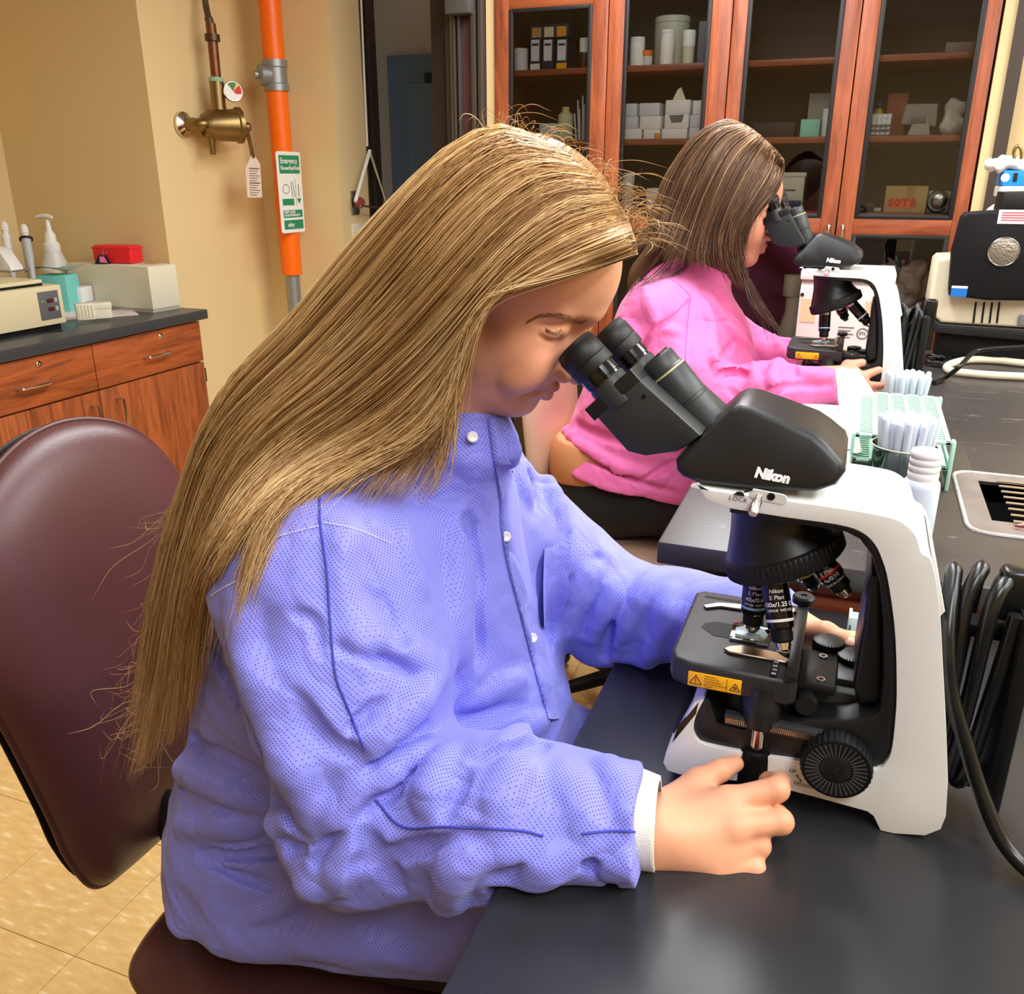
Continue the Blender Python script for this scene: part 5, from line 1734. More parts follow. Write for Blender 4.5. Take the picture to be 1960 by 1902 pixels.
def grow(rg, G, n, clumps, T, depth, spread, tone_fn, rad, s_lo=0.0, s_hi=1.0, cut=(0.80, 1.0), wob=0.003, gap=None):
    """Strands between the guides, gathered into locks."""
    NG = len(G)
    eye = G - V_CAM
    eye /= np.linalg.norm(eye, axis=2, keepdims=True)
    cs = np.sort(rg.uniform(s_lo, s_hi, clumps))
    ct = rg.normal(0, 1, clumps)
    cc = rg.uniform(cut[0], cut[1], clumps)
    cd = rg.uniform(0, 1, clumps)
    paths, tones = np.zeros((n, T, 3)), np.zeros((n, T))
    tt = np.linspace(0, 1, T)
    for i in range(n):
        c = rg.integers(clumps)
        s = np.clip(cs[c] + rg.normal(0, spread), s_lo, s_hi)
        sv = s + (cs[c] - s) * 0.55 * tt ** 1.5 + 0.012 * math.sin(i * 1.7) * np.sin(tt * rg.uniform(3, 7) + rg.uniform(0, 6))
        sv = np.clip(sv, 0, 1) * (NG - 1)
        k = np.minimum(sv.astype(int), NG - 2)
        fr = (sv - k)
        if gap is not None:
            near = np.where(fr > 0.5, 1.0, 0.0)
            fr = np.where(k == gap, fr + (near - fr) * 0.9 * np.clip((tt - 0.55) / 0.2, 0, 1), fr)
        fr = fr[:, None]
        e = (cc[c] + rg.uniform(-0.10, 0.03)) * tt
        e = np.clip(e + (0.02 * rg.random() ** 2) * (1 - tt), 0, 1) * (G.shape[1] - 1)
        j = np.minimum(e.astype(int), G.shape[1] - 2)
        fe = (e - j)[:, None]
        A = G[k, j] * (1 - fe) + G[k, j + 1] * fe
        B = G[k + 1, j] * (1 - fe) + G[k + 1, j + 1] * fe
        p = A * (1 - fr) + B * fr
        d = depth * (0.25 * cd[c] + 0.75 * rg.random()) * np.clip(0.35 + tt * 2.2, 0, 1)
        ev = eye[k, j]
        p = p - ev * d[:, None]
        w = rg.normal(0, wob, 3)
        p = p + w * (tt[:, None] ** 1.3) + rg.normal(0, wob * 0.5, 3) * np.sin(tt * 9 + rg.uniform(0, 6))[:, None] * tt[:, None]
        paths[i] = p
        tones[i] = tone_fn(s, tt, ct[c], rg.normal(), d.mean() / depth)
    return paths, tones


T_H = 30
B_G = [
    [(1030, 262), (950, 238), (852, 282), (745, 386), (650, 490), (560, 605), (450, 715), (388, 818), (348, 930), (312, 1040), (287, 1150), (270, 1260), (250, 1370), (226, 1470)],
    [(1085, 292), (965, 268), (862, 332), (760, 440), (660, 560), (560, 670), (462, 765), (402, 855), (364, 960), (335, 1080), (313, 1200), (298, 1310), (275, 1420), (250, 1500)],
    [(1125, 322), (1010, 310), (900, 385), (800, 500), (700, 612), (595, 715), (490, 805), (425, 895), (388, 1000), (358, 1120), (340, 1240), (328, 1340), (315, 1430)],
    [(1160, 356), (1060, 355), (950, 432), (850, 543), (748, 655), (638, 750), (530, 832), (455, 920), (402, 1030), (362, 1150), (347, 1260), (338, 1350), (332, 1420)],
    [(1185, 388), (1090, 405), (990, 472), (900, 568), (800, 684), (690, 780), (580, 852), (490, 930), (428, 1025), (380, 1140), (366, 1250), (358, 1340), (350, 1400)],
    [(1203, 418), (1110, 450), (1010, 507), (928, 584), (852, 692), (752, 792), (642, 862), (542, 930), (468, 1005), (408, 1100), (386, 1190), (376, 1280), (366, 1360)],
    [(1214, 445), (1120, 480), (1022, 524), (938, 572), (890, 664), (850, 765), (770, 840), (670, 882), (570, 926), (505, 995), (474, 1090), (458, 1180), (440, 1250)],
    [(1220, 466), (1130, 502), (1030, 534), (946, 562), (904, 624), (880, 724), (850, 802), (790, 852), (700, 888), (612, 915), (545, 960), (505, 1020)],
    [(1222, 486), (1135, 515), (1042, 540), (950, 566), (910, 612), (889, 690), (876, 770), (867, 835), (860, 885), (850, 925), (830, 948)],
]
H_head = [ell(O1 + R1 @ np.array([-0.082, 0, 0.036]), (0.113, 0.092, 0.106), 0.02, 'u', R1), ell(O1 + R1 @ np.array([-0.038, 0, 0.045]), (0.062, 0.071, 0.062), 0.03, 'u', R1), cone(O1 + R1 @ np.array([-0.09, 0, -0.02]), (-0.45, 0.81, 1.14), 0.085, 0.095, 0.05), cone(O1 + R1 @ np.array([-0.075, -0.055, 0.0]), (-0.40, 0.735, 1.17), 0.030, 0.035, 0.05)]
fy = [(0.82, 0.74, 0.72), (0.80, 0.73, 0.71), (0.78, 0.72, 0.70), (0.76, 0.71, 0.69), (0.75, 0.70, 0.68), (0.745, 0.70, 0.66), (0.745, 0.70, 0.66), (0.745, 0.72, 0.66), (0.745, 0.735, 0.70)]
BG = lay(B_G, H_head, gown1_t, T_H, fy, 0.004)
M_HAIR1 = hair_mat('blonde_hair', (86, 57, 34), (178, 132, 78), (240, 207, 152))
rg = np.random.default_rng(8)


def tone_b(s, tt, c, e, d):
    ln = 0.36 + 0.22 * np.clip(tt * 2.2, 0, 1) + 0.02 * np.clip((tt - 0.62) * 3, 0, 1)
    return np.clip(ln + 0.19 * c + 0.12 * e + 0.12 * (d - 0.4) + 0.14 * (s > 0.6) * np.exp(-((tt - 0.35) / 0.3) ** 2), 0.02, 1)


# underlayer: one closed mantle of hair, then locks and strands over it
def mantle(G, per, m_t, frac, off):
    n = len(G)
    m_n = n * per
    f = np.linspace(0, n - 1, m_n)
    fine = np.array([G[min(int(a), n - 2)] * (1 - (a - min(int(a), n - 2))) + G[min(int(a), n - 2) + 1] * (a - min(int(a), n - 2)) for a in f])
    man = fine[:, [int(x) for x in np.linspace(0, (G.shape[1] - 1) * frac, m_t)]]
    ey = (man - V_CAM) / np.linalg.norm(man - V_CAM, axis=2, keepdims=True)
    man2 = man + ey * 0.012
    ix = np.arange(m_n * m_t).reshape(m_n, m_t)
    n0 = m_n * m_t
    q = [np.stack([ix[:-1, :-1], ix[1:, :-1], ix[1:, 1:], ix[:-1, 1:]], -1).reshape(-1, 4)]
    q.append(q[0][:, ::-1] + n0)
    q.append(np.stack([ix[0, :-1], ix[0, 1:], ix[0, 1:] + n0, ix[0, :-1] + n0], -1))
    q.append(np.stack([ix[-1, 1:], ix[-1, :-1], ix[-1, :-1] + n0, ix[-1, 1:] + n0], -1))
    q.append(np.stack([ix[1:, 0], ix[:-1, 0], ix[:-1, 0] + n0, ix[1:, 0] + n0], -1))
    q.append(np.stack([ix[:-1, -1], ix[1:, -1], ix[1:, -1] + n0, ix[:-1, -1] + n0], -1))
    return np.concatenate([man.reshape(-1, 3), man2.reshape(-1, 3)]), np.concatenate(q) + off


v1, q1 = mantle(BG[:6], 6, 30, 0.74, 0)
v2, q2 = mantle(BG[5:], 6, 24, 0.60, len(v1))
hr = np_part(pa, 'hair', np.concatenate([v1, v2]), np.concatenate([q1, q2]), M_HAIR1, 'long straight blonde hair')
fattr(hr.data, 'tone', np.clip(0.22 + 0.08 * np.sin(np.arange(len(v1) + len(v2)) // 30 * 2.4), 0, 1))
# the far half of the head of hair, mirrored through the parting
cap = [ell(O1 + R1 @ np.array([-0.084, 0.012, 0.036]), (0.110, 0.086, 0.102), 0.02, 'u', R1), cone(O1 + R1 @ np.array([-0.10, 0.02, -0.02]), (-0.53, 0.86, 1.10), 0.078, 0.075, 0.05), cone((-0.53, 0.86, 1.10), (-0.66, 0.84, 0.95), 0.05, 0.035, 0.05), half((0, -1, 0), -0.800, 'i', 0.01), half(tuple(R1 @ np.array([0.86, 0, -0.5])), float((R1 @ np.array([0.86, 0, -0.5])) @ (O1 + R1 @ np.array([-0.010, 0, 0.045]))), 'i', 0.01)]
v, q = s_mesh(cap, (-0.75, 0.70, 0.9), (-0.1, 0.96, 1.56), 0.005, N=20)
hc = np_part(hr, 'hair_cap', v, q, M_HAIR1)
fattr(hc.data, 'tone', np.full(len(v), 0.34))
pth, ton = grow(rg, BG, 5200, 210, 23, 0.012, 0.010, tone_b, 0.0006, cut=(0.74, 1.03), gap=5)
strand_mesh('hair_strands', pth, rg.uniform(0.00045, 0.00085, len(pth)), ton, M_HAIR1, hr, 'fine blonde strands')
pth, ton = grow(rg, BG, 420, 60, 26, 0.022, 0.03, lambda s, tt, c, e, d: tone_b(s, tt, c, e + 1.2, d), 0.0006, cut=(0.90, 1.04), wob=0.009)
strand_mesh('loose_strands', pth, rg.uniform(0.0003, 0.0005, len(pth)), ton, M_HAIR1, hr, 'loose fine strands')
# flyaway hairs: short arcs at the crown, wisps at the tips
fw = []
for k in range(240):
    s = rg.random() ** 0.6
    u0, v0 = spline([(860, 285), (960, 240), (1060, 285), (1140, 340), (1195, 400), (1222, 470)], 50)[int(s * 49)]
    a = P(u0, v0 + 6, Y=0.815)
    L = rg.uniform(0.010, 0.045)
    dr = np.array([rg.normal(0.3, 0.7), rg.normal(0, 0.4), rg.uniform(0.1, 0.9)])
    dr /= np.linalg.norm(dr)
    sd = np.array([rg.normal(0.5, 0.6), rg.normal(0, 0.5), -0.6])
    fw.append(spline([a, a + dr * L * 0.45, a + dr * L * 0.75 + sd * L * 0.25, a + dr * L * 0.8 + sd * L * 0.6], 26))
for k in range(80):
    s = rg.random()
    u0, v0 = spline([(330, 960), (290, 1130), (275, 1250), (262, 1340), (300, 1400), (350, 1380)], 50)[int(s * 49)]
    a = P(u0, v0, Y=0.715)
    L = rg.uniform(0.03, 0.09)
    dr = np.array([rg.normal(-0.5, 0.5), rg.normal(0, 0.2), rg.normal(-0.75, 0.3)])
    dr /= np.linalg.norm(dr)
    fw.append(spline([a, a + dr * L * 0.4, a + dr * L * 0.8 + rg.normal(0, 0.10, 3) * L, a + dr * L + rg.normal(0, 0.22, 3) * L], 26))
fw = np.array(fw)
strand_mesh('flyaway_strands', fw, rg.uniform(0.00022, 0.00038, len(fw)), np.clip(rg.normal(0.62, 0.15, (len(fw), 1)) + np.zeros((1, 26)), 0, 1), M_HAIR1, hr, 'flyaway hairs')
# ================================================================== the woman in the pink gown at the far bench
pb_ = thing('person', 'woman with straight brown hair in a plain pink gown at the far microscope', 'person', (-0.47, 2.03, 0.0))
O2 = np.array([-0.203, 2.025, 1.368])
R2 = rot_y(math.radians(12))
hp2, T2 = head_prims(O2, R2)
W2 = P(1622, 728, Y=1.915)
k2 = [P(1645, 722, Y=1.93), P(1650, 738, Y=1.925), P(1652, 752, Y=1.925)]
e2 = [P(1682, 708, Y=1.948), P(1686, 738, Y=1.945), P(1682, 756, Y=1.94)]
hand2 = [cone(W2 - np.array([0.05, 0.0, 0.0]), W2, 0.024, 0.027, 0.02, n=(0, 1, 0), s=1.3)]
for a, b in zip(k2, e2):
    hand2 += [cone(W2, a, 0.020, 0.0115, 0.016), cone(a, b, 0.0108, 0.0078, 0.005)]
hand2 += [cone(W2 + np.array([0, 0.02, 0]), P(1662, 760, Y=1.955), 0.018, 0.011, 0.014), cone(P(1662, 760, Y=1.955), P(1684, 764, Y=1.965), 0.010, 0.0075, 0.005)]
hand2 += [cone(W2 + np.array([0, 0.01, 0.012]), P(1622, 700, Y=1.94), 0.017, 0.0125, 0.012), cone(P(1622, 700, Y=1.94), P(1650, 694, Y=1.955), 0.0115, 0.0085, 0.005)]
L2 = np.array([-0.035, 2.165, 1.04])
hand2 += [cone(L2 - np.array([0.05, 0, 0]), L2, 0.024, 0.027, 0.02)]
for k in range(4):
    a = L2 + np.array([0.03, 0.01 - 0.013 * k, 0.02 - 0.012 * k])
    hand2 += [cone(L2, a, 0.018, 0.011, 0.014), cone(a, a + np.array([0.045, -0.035, 0.006]), 0.0105, 0.0078, 0.005)]
hand2 += [cone(L2 + np.array([0, -0.02, 0.01]), L2 + np.array([0.045, -0.05, 0.02]), 0.014, 0.009, 0.012)]
E2 = np.array([-0.275, 1.845, 1.005])
F2 = np.array([-0.215, 2.235, 1.02])
body2 = hp2 + [cone(O2 + R2 @ np.array([-0.085, 0, -0.04]), (-0.37, 2.025, 1.18), 0.050, 0.060, 0.02), cone((-0.47, 2.03, 0.74), (-0.385, 2.03, 1.08), 0.11, 0.11, 0.05), cone((-0.375, 1.92, 1.15), (-0.375, 2.13, 1.15), 0.055, 0.055, 0.04), cone(E2, W2, 0.038, 0.026, 0.02), cone((-0.36, 1.87, 1.15), E2, 0.045, 0.04, 0.02), cone(F2, L2, 0.038, 0.026, 0.02), cone((-0.36, 2.18, 1.15), F2, 0.045, 0.04, 0.02)] + hand2
v, q = s_mesh(body2, (-0.65, 1.72, 0.60), (0.14, 2.36, 1.56), 0.0032, N=24)
M_SKIN2 = skin('tan_skin', (226, 158, 130), (198, 104, 96))
b2 = np_part(pb_, 'body', v, q, M_SKIN2, 'face and hands')
fattr(b2.data, 'flush', face_flush(v, T2, 0.12))
rows, lash = [], []
rr_ = random.Random(9)
for s in (-1, 1):
    for k in range(90):
        f = rr_.random()
        base = np.array([0.0205 - 0.021 * f ** 1.7, s * (0.011 + 0.037 * f), 0.0215 + 0.0055 * math.sin(PI * min(1, f * 0.9)) + rr_.uniform(-0.002, 0.002)])
        dr = np.array([-0.0035, s * 0.005, 0.002])
        rows.append((T2(base), T2(base + dr * 0.5), T2(base + dr)))
hairlets(pb_, 'eyebrows', rows, M_BROW, 0.0004)
P_base = [
    cone((-0.480, 2.03, 0.78), (-0.390, 2.03, 1.10), 0.168, 0.135, 0.06, n=(0, 1, 0), s=0.90),
    cone((-0.375, 1.925, 1.155), (-0.375, 2.125, 1.155), 0.083, 0.083, 0.06),
    ell((-0.330, 2.03, 1.05), (0.135, 0.15, 0.16), 0.06),
    ell((-0.345, 2.03, 0.92), (0.170, 0.175, 0.15), 0.07),
    cone((-0.50, 1.94, 0.735), (-0.24, 1.945, 0.79), 0.115, 0.095, 0.06),
    cone((-0.50, 2.12, 0.735), (-0.24, 2.115, 0.79), 0.115, 0.095, 0.06),
    cone((-0.365, 2.025, 1.19), (-0.315, 2.025, 1.262), 0.085, 0.062, 0.04),
    cone((-0.385, 1.885, 1.150), (-0.330, 1.845, 1.055), 0.085, 0.088, 0.05),
    cone((-0.330, 1.845, 1.055), E2, 0.088, 0.070, 0.03),
    cone(E2, (-0.150, 1.880, 1.018), 0.068, 0.062, 0.03),
    cone((-0.150, 1.880, 1.018), (-0.030, 1.905, 1.030), 0.062, 0.047, 0.03),
    cone((-0.385, 2.165, 1.150), F2, 0.082, 0.064, 0.05),
    cone(F2, L2 - np.array([0.02, 0, 0]), 0.064, 0.046, 0.03),
]
P_fold = strokes(P_base, [
    ([(1345, 585), (1360, 640), (1370, 700), (1440, 716)], 0.012, 0.008),
    ([(1322, 575), (1318, 640), (1322, 720)], 0.007, -0.004),
    ([(1350, 565), (1390, 620), (1430, 660)], 0.012, 0.008),
    ([(1366, 560), (1420, 610), (1440, 650)], 0.009, -0.007),
    ([(1405, 655), (1380, 690), (1368, 705)], 0.009, -0.008),
    ([(1440, 720), (1400, 712), (1370, 716)], 0.008, -0.009),
    ([(1475, 700), (1455, 720), (1440, 745)], 0.008, -0.008),
    ([(1490, 695), (1478, 725), (1490, 750)], 0.012, 0.009),
    ([(1440, 690), (1445, 725), (1430, 750)], 0.010, 0.008),
    ([(1455, 770), (1500, 740), (1590, 735)], 0.010, -0.006),
    ([(1530, 715), (1560, 720), (1600, 722)], 0.010, 0.005),
    ([(1400, 745), (1420, 770), (1440, 790)], 0.008, -0.006),
    ([(1060, 780), (1120, 820), (1200, 850), (1300, 870)], 0.012, -0.008),
    ([(1062, 800), (1110, 850), (1180, 890), (1270, 915)], 0.014, 0.008),
    ([(1075, 840), (1130, 880), (1230, 925), (1300, 945)], 0.008, -0.006),
    ([(1230, 920), (1280, 890), (1320, 880)], 0.008, -0.005),
    ([(1180, 600), (1220, 640), (1230, 700)], 0.012, 0.006),
    ([(1240, 560), (1260, 620), (1300, 640)], 0.012, 0.005),
    ([(1290, 600), (1240, 650), (1200, 720)], 0.009, -0.004),
    ([(1420, 540), (1450, 600), (1490, 660)], 0.010, 0.007),
    ([(1440, 530), (1470, 590), (1500, 640)], 0.008, -0.006),
    ([(1455, 500), (1480, 560), (1500, 610)], 0.012, 0.006),
    ([(1500, 640), (1515, 680), (1520, 720)], 0.010, -0.005),
])


def cuff_cut2(p):
    d = (p - A3((-0.012, 1.905, 1.030))) @ A3((0.96, 0.05, 0.20))
    d2 = (p - A3((-0.055, 2.17, 1.035))) @ A3((1.0, 0, 0))
    return np.where(p[:, 2] < 0.99, -1.0, np.where(p[:, 1] < 2.0, d, d2))


gown2 = P_base + P_fold + [(cuff_cut2, 'i', 0.003), (lambda p: np.maximum(np.maximum(-0.236 - p[:, 0], p[:, 2] - 0.951), 0.80 - p[:, 2]), 's', 0.006), half((-0.16, 0, -1.0), -(0.775 - 0.16 * 0.44), 'i', 0.006)]
v, q = s_mesh(gown2, (-0.75, 1.70, 0.62), (0.06, 2.36, 1.36), 0.0048, disp=waves(12, 7, 24, 60, 0.0014), N=24)
gown2_t = tree(v, q)
M_PINK = gown_mat('pink_gown_cloth', (230, 108, 168), None, 1)
go2 = np_part(pb_, 'gown', v, q, M_PINK, 'plain pink isolation gown')
M_SEAM2 = mat('pink_seam', (214, 92, 160), 0.8)
for pix in ([(1322, 566), (1316, 620), (1312, 680), (1318, 720)], [(1322, 566), (1290, 600), (1250, 625), (1225, 680)], [(1270, 525), (1300, 545), (1322, 566)]):
    part(go2, 'seam', sh_tube(on_gown(pix, 20, 0.001, gown2_t), 0.0010, 6), M_SEAM2, world=True)
pt2 = []
for s in (-1, 1):
    y = 2.03 + s * 0.088
    pt2 += [cone((-0.50, y, 0.720), (-0.20, y, 0.760), 0.098, 0.078, 0.05), cone((-0.20, y, 0.745), (-0.26, y, 0.36), 0.072, 0.048, 0.03)]
pt2.append(cone((-0.52, 1.98, 0.75), (-0.52, 2.08, 0.75), 0.115, 0.115, 0.05))
v, q = s_mesh(pt2, (-0.75, 1.78, 0.28), (0.0, 2.30, 0.95), 0.007, N=20)
np_part(pb_, 'trousers', v, q, mat('black_trousers', (24, 25, 26), 0.7), 'black trousers')
v, q = s_mesh([cone((-0.53, 1.97, 0.80), (-0.50, 1.97, 0.82), 0.122, 0.122, 0.04), cone((-0.53, 2.09, 0.80), (-0.50, 2.09, 0.82), 0.122, 0.122, 0.04), half((0, 0, 1), 0.865, 'i', 0.004), half((0.12, 0, -1), -0.775 - 0.06, 'i', 0.004)], (-0.8, 1.75, 0.70), (-0.2, 2.3, 1.0), 0.006, N=20)
np_part(pb_, 'shirt_tail', v, q, mat('tan_shirt', (206, 138, 92), 0.8), 'tan shirt hem under the gown')
for s in (-1, 1):
    y = 2.03 + s * 0.088
    v, q = s_mesh([cone((-0.27, y, 0.38), (-0.27, y, 0.345), 0.040, 0.038, 0.02), cone((-0.29, y, 0.335), (-0.14, y, 0.325), 0.038, 0.033, 0.03)], (-0.36, y - 0.07, 0.25), (-0.05, y + 0.07, 0.45), 0.006, N=16)
    np_part(pb_, 'shoe', v, q, M_BLACKM)

# --- her hair
P_G = [
    [(1420, 236), (1385, 231), (1325, 266), (1278, 335), (1252, 405), (1236, 450), (1208, 478)],
    [(1428, 238), (1372, 252), (1322, 318), (1292, 395), (1276, 450), (1258, 482)],
    [(1440, 245), (1388, 275), (1345, 350), (1318, 425), (1300, 470), (1280, 505)],
    [(1455, 256), (1412, 300), (1372, 380), (1350, 445), (1345, 490), (1352, 515)],
    [(1470, 270), (1440, 318), (1402, 398), (1384, 460), (1390, 505), (1412, 548)],
    [(1484, 284), (1470, 330), (1432, 392), (1408, 445), (1410, 500), (1430, 556)],
    [(1494, 296), (1490, 340), (1456, 388), (1430, 425), (1415, 465), (1430, 520)],
    [(1500, 304), (1499, 330), (1488, 360), (1462, 388), (1440, 410), (1420, 450)],
]
H2 = [ell(O2 + R2 @ np.array([-0.082, 0, 0.036]), (0.112, 0.092, 0.105), 0.02, 'u', R2), ell(O2 + R2 @ np.array([-0.038, 0, 0.045]), (0.064, 0.072, 0.064), 0.03, 'u', R2), cone(O2 + R2 @ np.array([-0.09, 0, -0.03]), (-0.40, 2.00, 1.22), 0.085, 0.10, 0.05), cone(O2 + R2 @ np.array([-0.055, -0.060, 0.0]), (-0.29, 1.945, 1.25), 0.030, 0.035, 0.05)]
PG = lay(P_G, H2, gown2_t, 24, [(2.02, 1.99, 1.96), (2.0, 1.96, 1.93), (1.98, 1.94, 1.90), (1.96, 1.93, 1.90), (1.955, 1.935, 1.92), (1.95, 1.935, 1.93), (1.95, 1.94, 1.93), (1.96, 1.945, 1.93)], 0.004)
M_HAIR2 = hair_mat('brown_hair', (48, 32, 24), (112, 80, 58), (222, 178, 128))
v1, q1 = mantle(PG, 5, 20, 0.92, 0)
h2 = np_part(pb_, 'hair', v1, q1, M_HAIR2, 'straight brown hair with light streaks at the parting')
fattr(h2.data, 'tone', np.full(len(v1), 0.28))
cap = [ell(O2 + R2 @ np.array([-0.084, 0.012, 0.036]), (0.109, 0.086, 0.101), 0.02, 'u', R2), cone(O2 + R2 @ np.array([-0.10, 0.02, -0.02]), (-0.43, 2.06, 1.22), 0.080, 0.07, 0.05), half((0, -1, 0), -2.005, 'i', 0.01), half(tuple(R2 @ np.array([0.86, 0, -0.5])), float((R2 @ np.array([0.86, 0, -0.5])) @ (O2 + R2 @ np.array([-0.010, 0, 0.045]))), 'i', 0.01)]
v, q = s_mesh(cap, (-0.6, 1.90, 1.08), (-0.05, 2.18, 1.62), 0.006, N=20)
hc = np_part(h2, 'hair_cap', v, q, M_HAIR2)
fattr(hc.data, 'tone', np.full(len(v), 0.25))
rg2 = np.random.default_rng(21)


def tone_p(s, tt, c, e, d):
    streak = 0.55 * max(0.0, c) * np.exp(-((tt - 0.12) / 0.22) ** 2) * (0.4 + 0.6 * s)
    return np.clip(0.36 + 0.09 * c + 0.10 * e + 0.5 * streak + 0.22 * np.exp(-((tt - 0.05) / 0.15) ** 2) + 0.25 * max(0, s - 0.75) * (tt < 0.5) + 0.06 * tt, 0.02, 1)


pth, ton = grow(rg2, PG, 2600, 110, 18, 0.012, 0.014, tone_p, 0.0008, cut=(0.88, 1.02), wob=0.005)
strand_mesh('hair_strands', pth, rg2.uniform(0.0007, 0.0012, len(pth)), ton, M_HAIR2, h2, 'brown strands')
lo = [[(1275, 470), (1240, 520), (1215, 545), (1200, 575)], [(1300, 475), (1270, 515), (1232, 545), (1210, 560)], [(1330, 480), (1300, 520), (1250, 540), (1222, 552)], [(1430, 530), (1450, 575), (1475, 610), (1500, 640)], [(1425, 520), (1440, 570), (1462, 610), (1480, 660)]]
LG = lay(lo, None, gown2_t, 18, [(1.93, 1.9, 1.9)] * 5, 0.004)
lp = []
for g in LG:
    for k in range(12):
        w = rg2.normal(0, 0.006, 3)
        lp.append(g + w * np.linspace(0.2, 1, g.shape[0])[:, None] + rg2.normal(0, 0.004, 3) * np.sin(np.linspace(0, 4, g.shape[0]))[:, None])
strand_mesh('loose_strands', np.array(lp), rg2.uniform(0.0004, 0.0008, len(lp)), np.full((len(lp), lp[0].shape[0]), 0.2), M_HAIR2, h2, 'loose dark wisps over the shoulder')

# she sits a little further back than first measured: the whole figure keeps its lines of sight
pb_.scale = (1.062, 1.062, 1.062)
pb_.location = (-0.47 * 1.062, 2.03 * 1.062, CAM_Z * (1 - 1.062))
# ================================================================== maroon chair of the blonde woman
def pad(outline, c, depth, front, n=96, rings=14, back=0.35):
    """A stuffed pad: outline in a plane, swollen to the front, flatter behind. front: maps (a, b, h) to the room."""
    o = spline(outline, n, True)
    c = np.array(c)
    vs, fs = [], []
    lay_ = []
    for sgn, dp in ((1, depth), (-1, depth * back)):
        for k in range(rings + 1):
            f = k / rings
            rr = math.sin(f * PI / 2) ** 0.8
            h = dp * (1 - rr ** 5) ** 0.5 if rr < 1 else 0.0
            lay_.append((sgn, rr, h))
    top = [x for x in lay_ if x[0] > 0]
    bot = [x for x in lay_ if x[0] < 0][:-1][::-1]
    seq = top + bot
    for sgn, rr, h in seq:
        for i in range(n):
            q = c + (o[i] - c) * max(rr, 0.001)
            vs.append(tuple(front(q[0], q[1], sgn * h)))
    m = len(seq)
    for a in range(m - 1):
        for i in range(n):
            j = (i + 1) % n
            fs.append((a * n + i, (a + 1) * n + i, (a + 1) * n + j, a * n + j))
    return vs, fs


def leather(name, rgb):
    m = mat(name, rgb, 0.36, spec=0.55, var=0.10, vscale=5, bump=0.10, bscale=260)
    return m


M_MAROON = leather('maroon_vinyl', (82, 46, 46))
ch = thing('task_chair', 'maroon vinyl task chair with rounded back under the blonde woman', 'chair', (-0.62, 0.84, 0))
yb = 0.855
BO = [(0.735, 0.462), (0.703, 0.54), (0.690, 0.62), (0.665, 0.75), (0.640, 0.87), (0.650, 0.96), (0.695, 1.045), (0.775, 1.103), (0.86, 1.126), (0.940, 1.116), (1.005, 1.078), (1.052, 1.00), (1.066, 0.90), (1.042, 0.75), (1.020, 0.62), (1.006, 0.54), (0.975, 0.462), (0.91, 0.442), (0.80, 0.442)]
fr_ = lambda a, b, h: (-0.965 + h - 0.15 * (b - 0.8) * (1 if b > 0.8 else 0.25) + 0.25 * (a - yb) ** 2 * 1.6, a, b)
part(ch, 'backrest', pad(BO, (yb, 0.80), 0.055, fr_), M_MAROON, 'shiny maroon padded backrest', world=True, angle=180)
bo_ = spline(BO, 120, True)
part(ch, 'piping', sh_tube([fr_(a, b, 0.003) for a, b in bo_], 0.0045, 8, closed=True), M_MAROON, world=True, angle=180)
cy_, cz_ = yb, 0.80
part(ch, 'back_shell', pad([(cy_ + (a - cy_) * 0.985, cz_ + (b - cz_) * 0.985) for a, b in BO], (yb, 0.80), 0.004, lambda a, b, h: (fr_(a, b, 0)[0] - 0.026 + h, a, b), back=6.0), mat('dark_shell', (34, 24, 24), 0.4), 'dark moulded back shell', world=True, angle=180)
SO = [(-0.79, 0.66), (-0.74, 0.605), (-0.62, 0.583), (-0.48, 0.590), (-0.37, 0.615), (-0.335, 0.70), (-0.33, 0.84), (-0.335, 0.98), (-0.37, 1.06), (-0.48, 1.085), (-0.62, 1.092), (-0.74, 1.07), (-0.79, 1.01), (-0.80, 0.84)]
part(ch, 'seat', pad(SO, (-0.56, 0.84), 0.045, lambda a, b, h: (a, b, 0.475 + h), back=1.2), M_MAROON, 'maroon padded seat', world=True, angle=180)
part(ch, 'back_upright', sh_tube(spline([(-0.60, 0.86, 0.43), (-0.80, 0.86, 0.42), (-0.885, 0.86, 0.44), (-0.93, 0.86, 0.56), (-0.985, 0.86, 0.72)], 30), 0.022, 12), M_BLACKM, world=True)
part(ch, 'column', sh_lathe([(0, 0.10), (0.028, 0.10), (0.028, 0.26), (0.018, 0.262), (0.018, 0.42), (0, 0.42)], (-0.58, 0.84, 0), (0, 0, 1), 28), M_BLACKM, world=True)
for k in range(5):
    a = 2 * PI * k / 5 + 0.4
    e = np.array([-0.58 + 0.28 * math.cos(a), 0.84 + 0.28 * math.sin(a), 0.075])
    lg = part(ch, 'leg', sh_tube([(-0.58, 0.84, 0.12), (-0.58 + 0.12 * math.cos(a), 0.84 + 0.12 * math.sin(a), 0.105), e], [0.024, 0.02, 0.014], 10), M_BLACKM, world=True)
    part(lg, 'caster', sh_lathe([(0, -0.02), (0.026, -0.02), (0.03, -0.014), (0.03, 0.014), (0.026, 0.02), (0, 0.02)], (e[0], e[1], 0.030), (math.sin(a), -math.cos(a), 0), 20), M_BLACK, world=True)

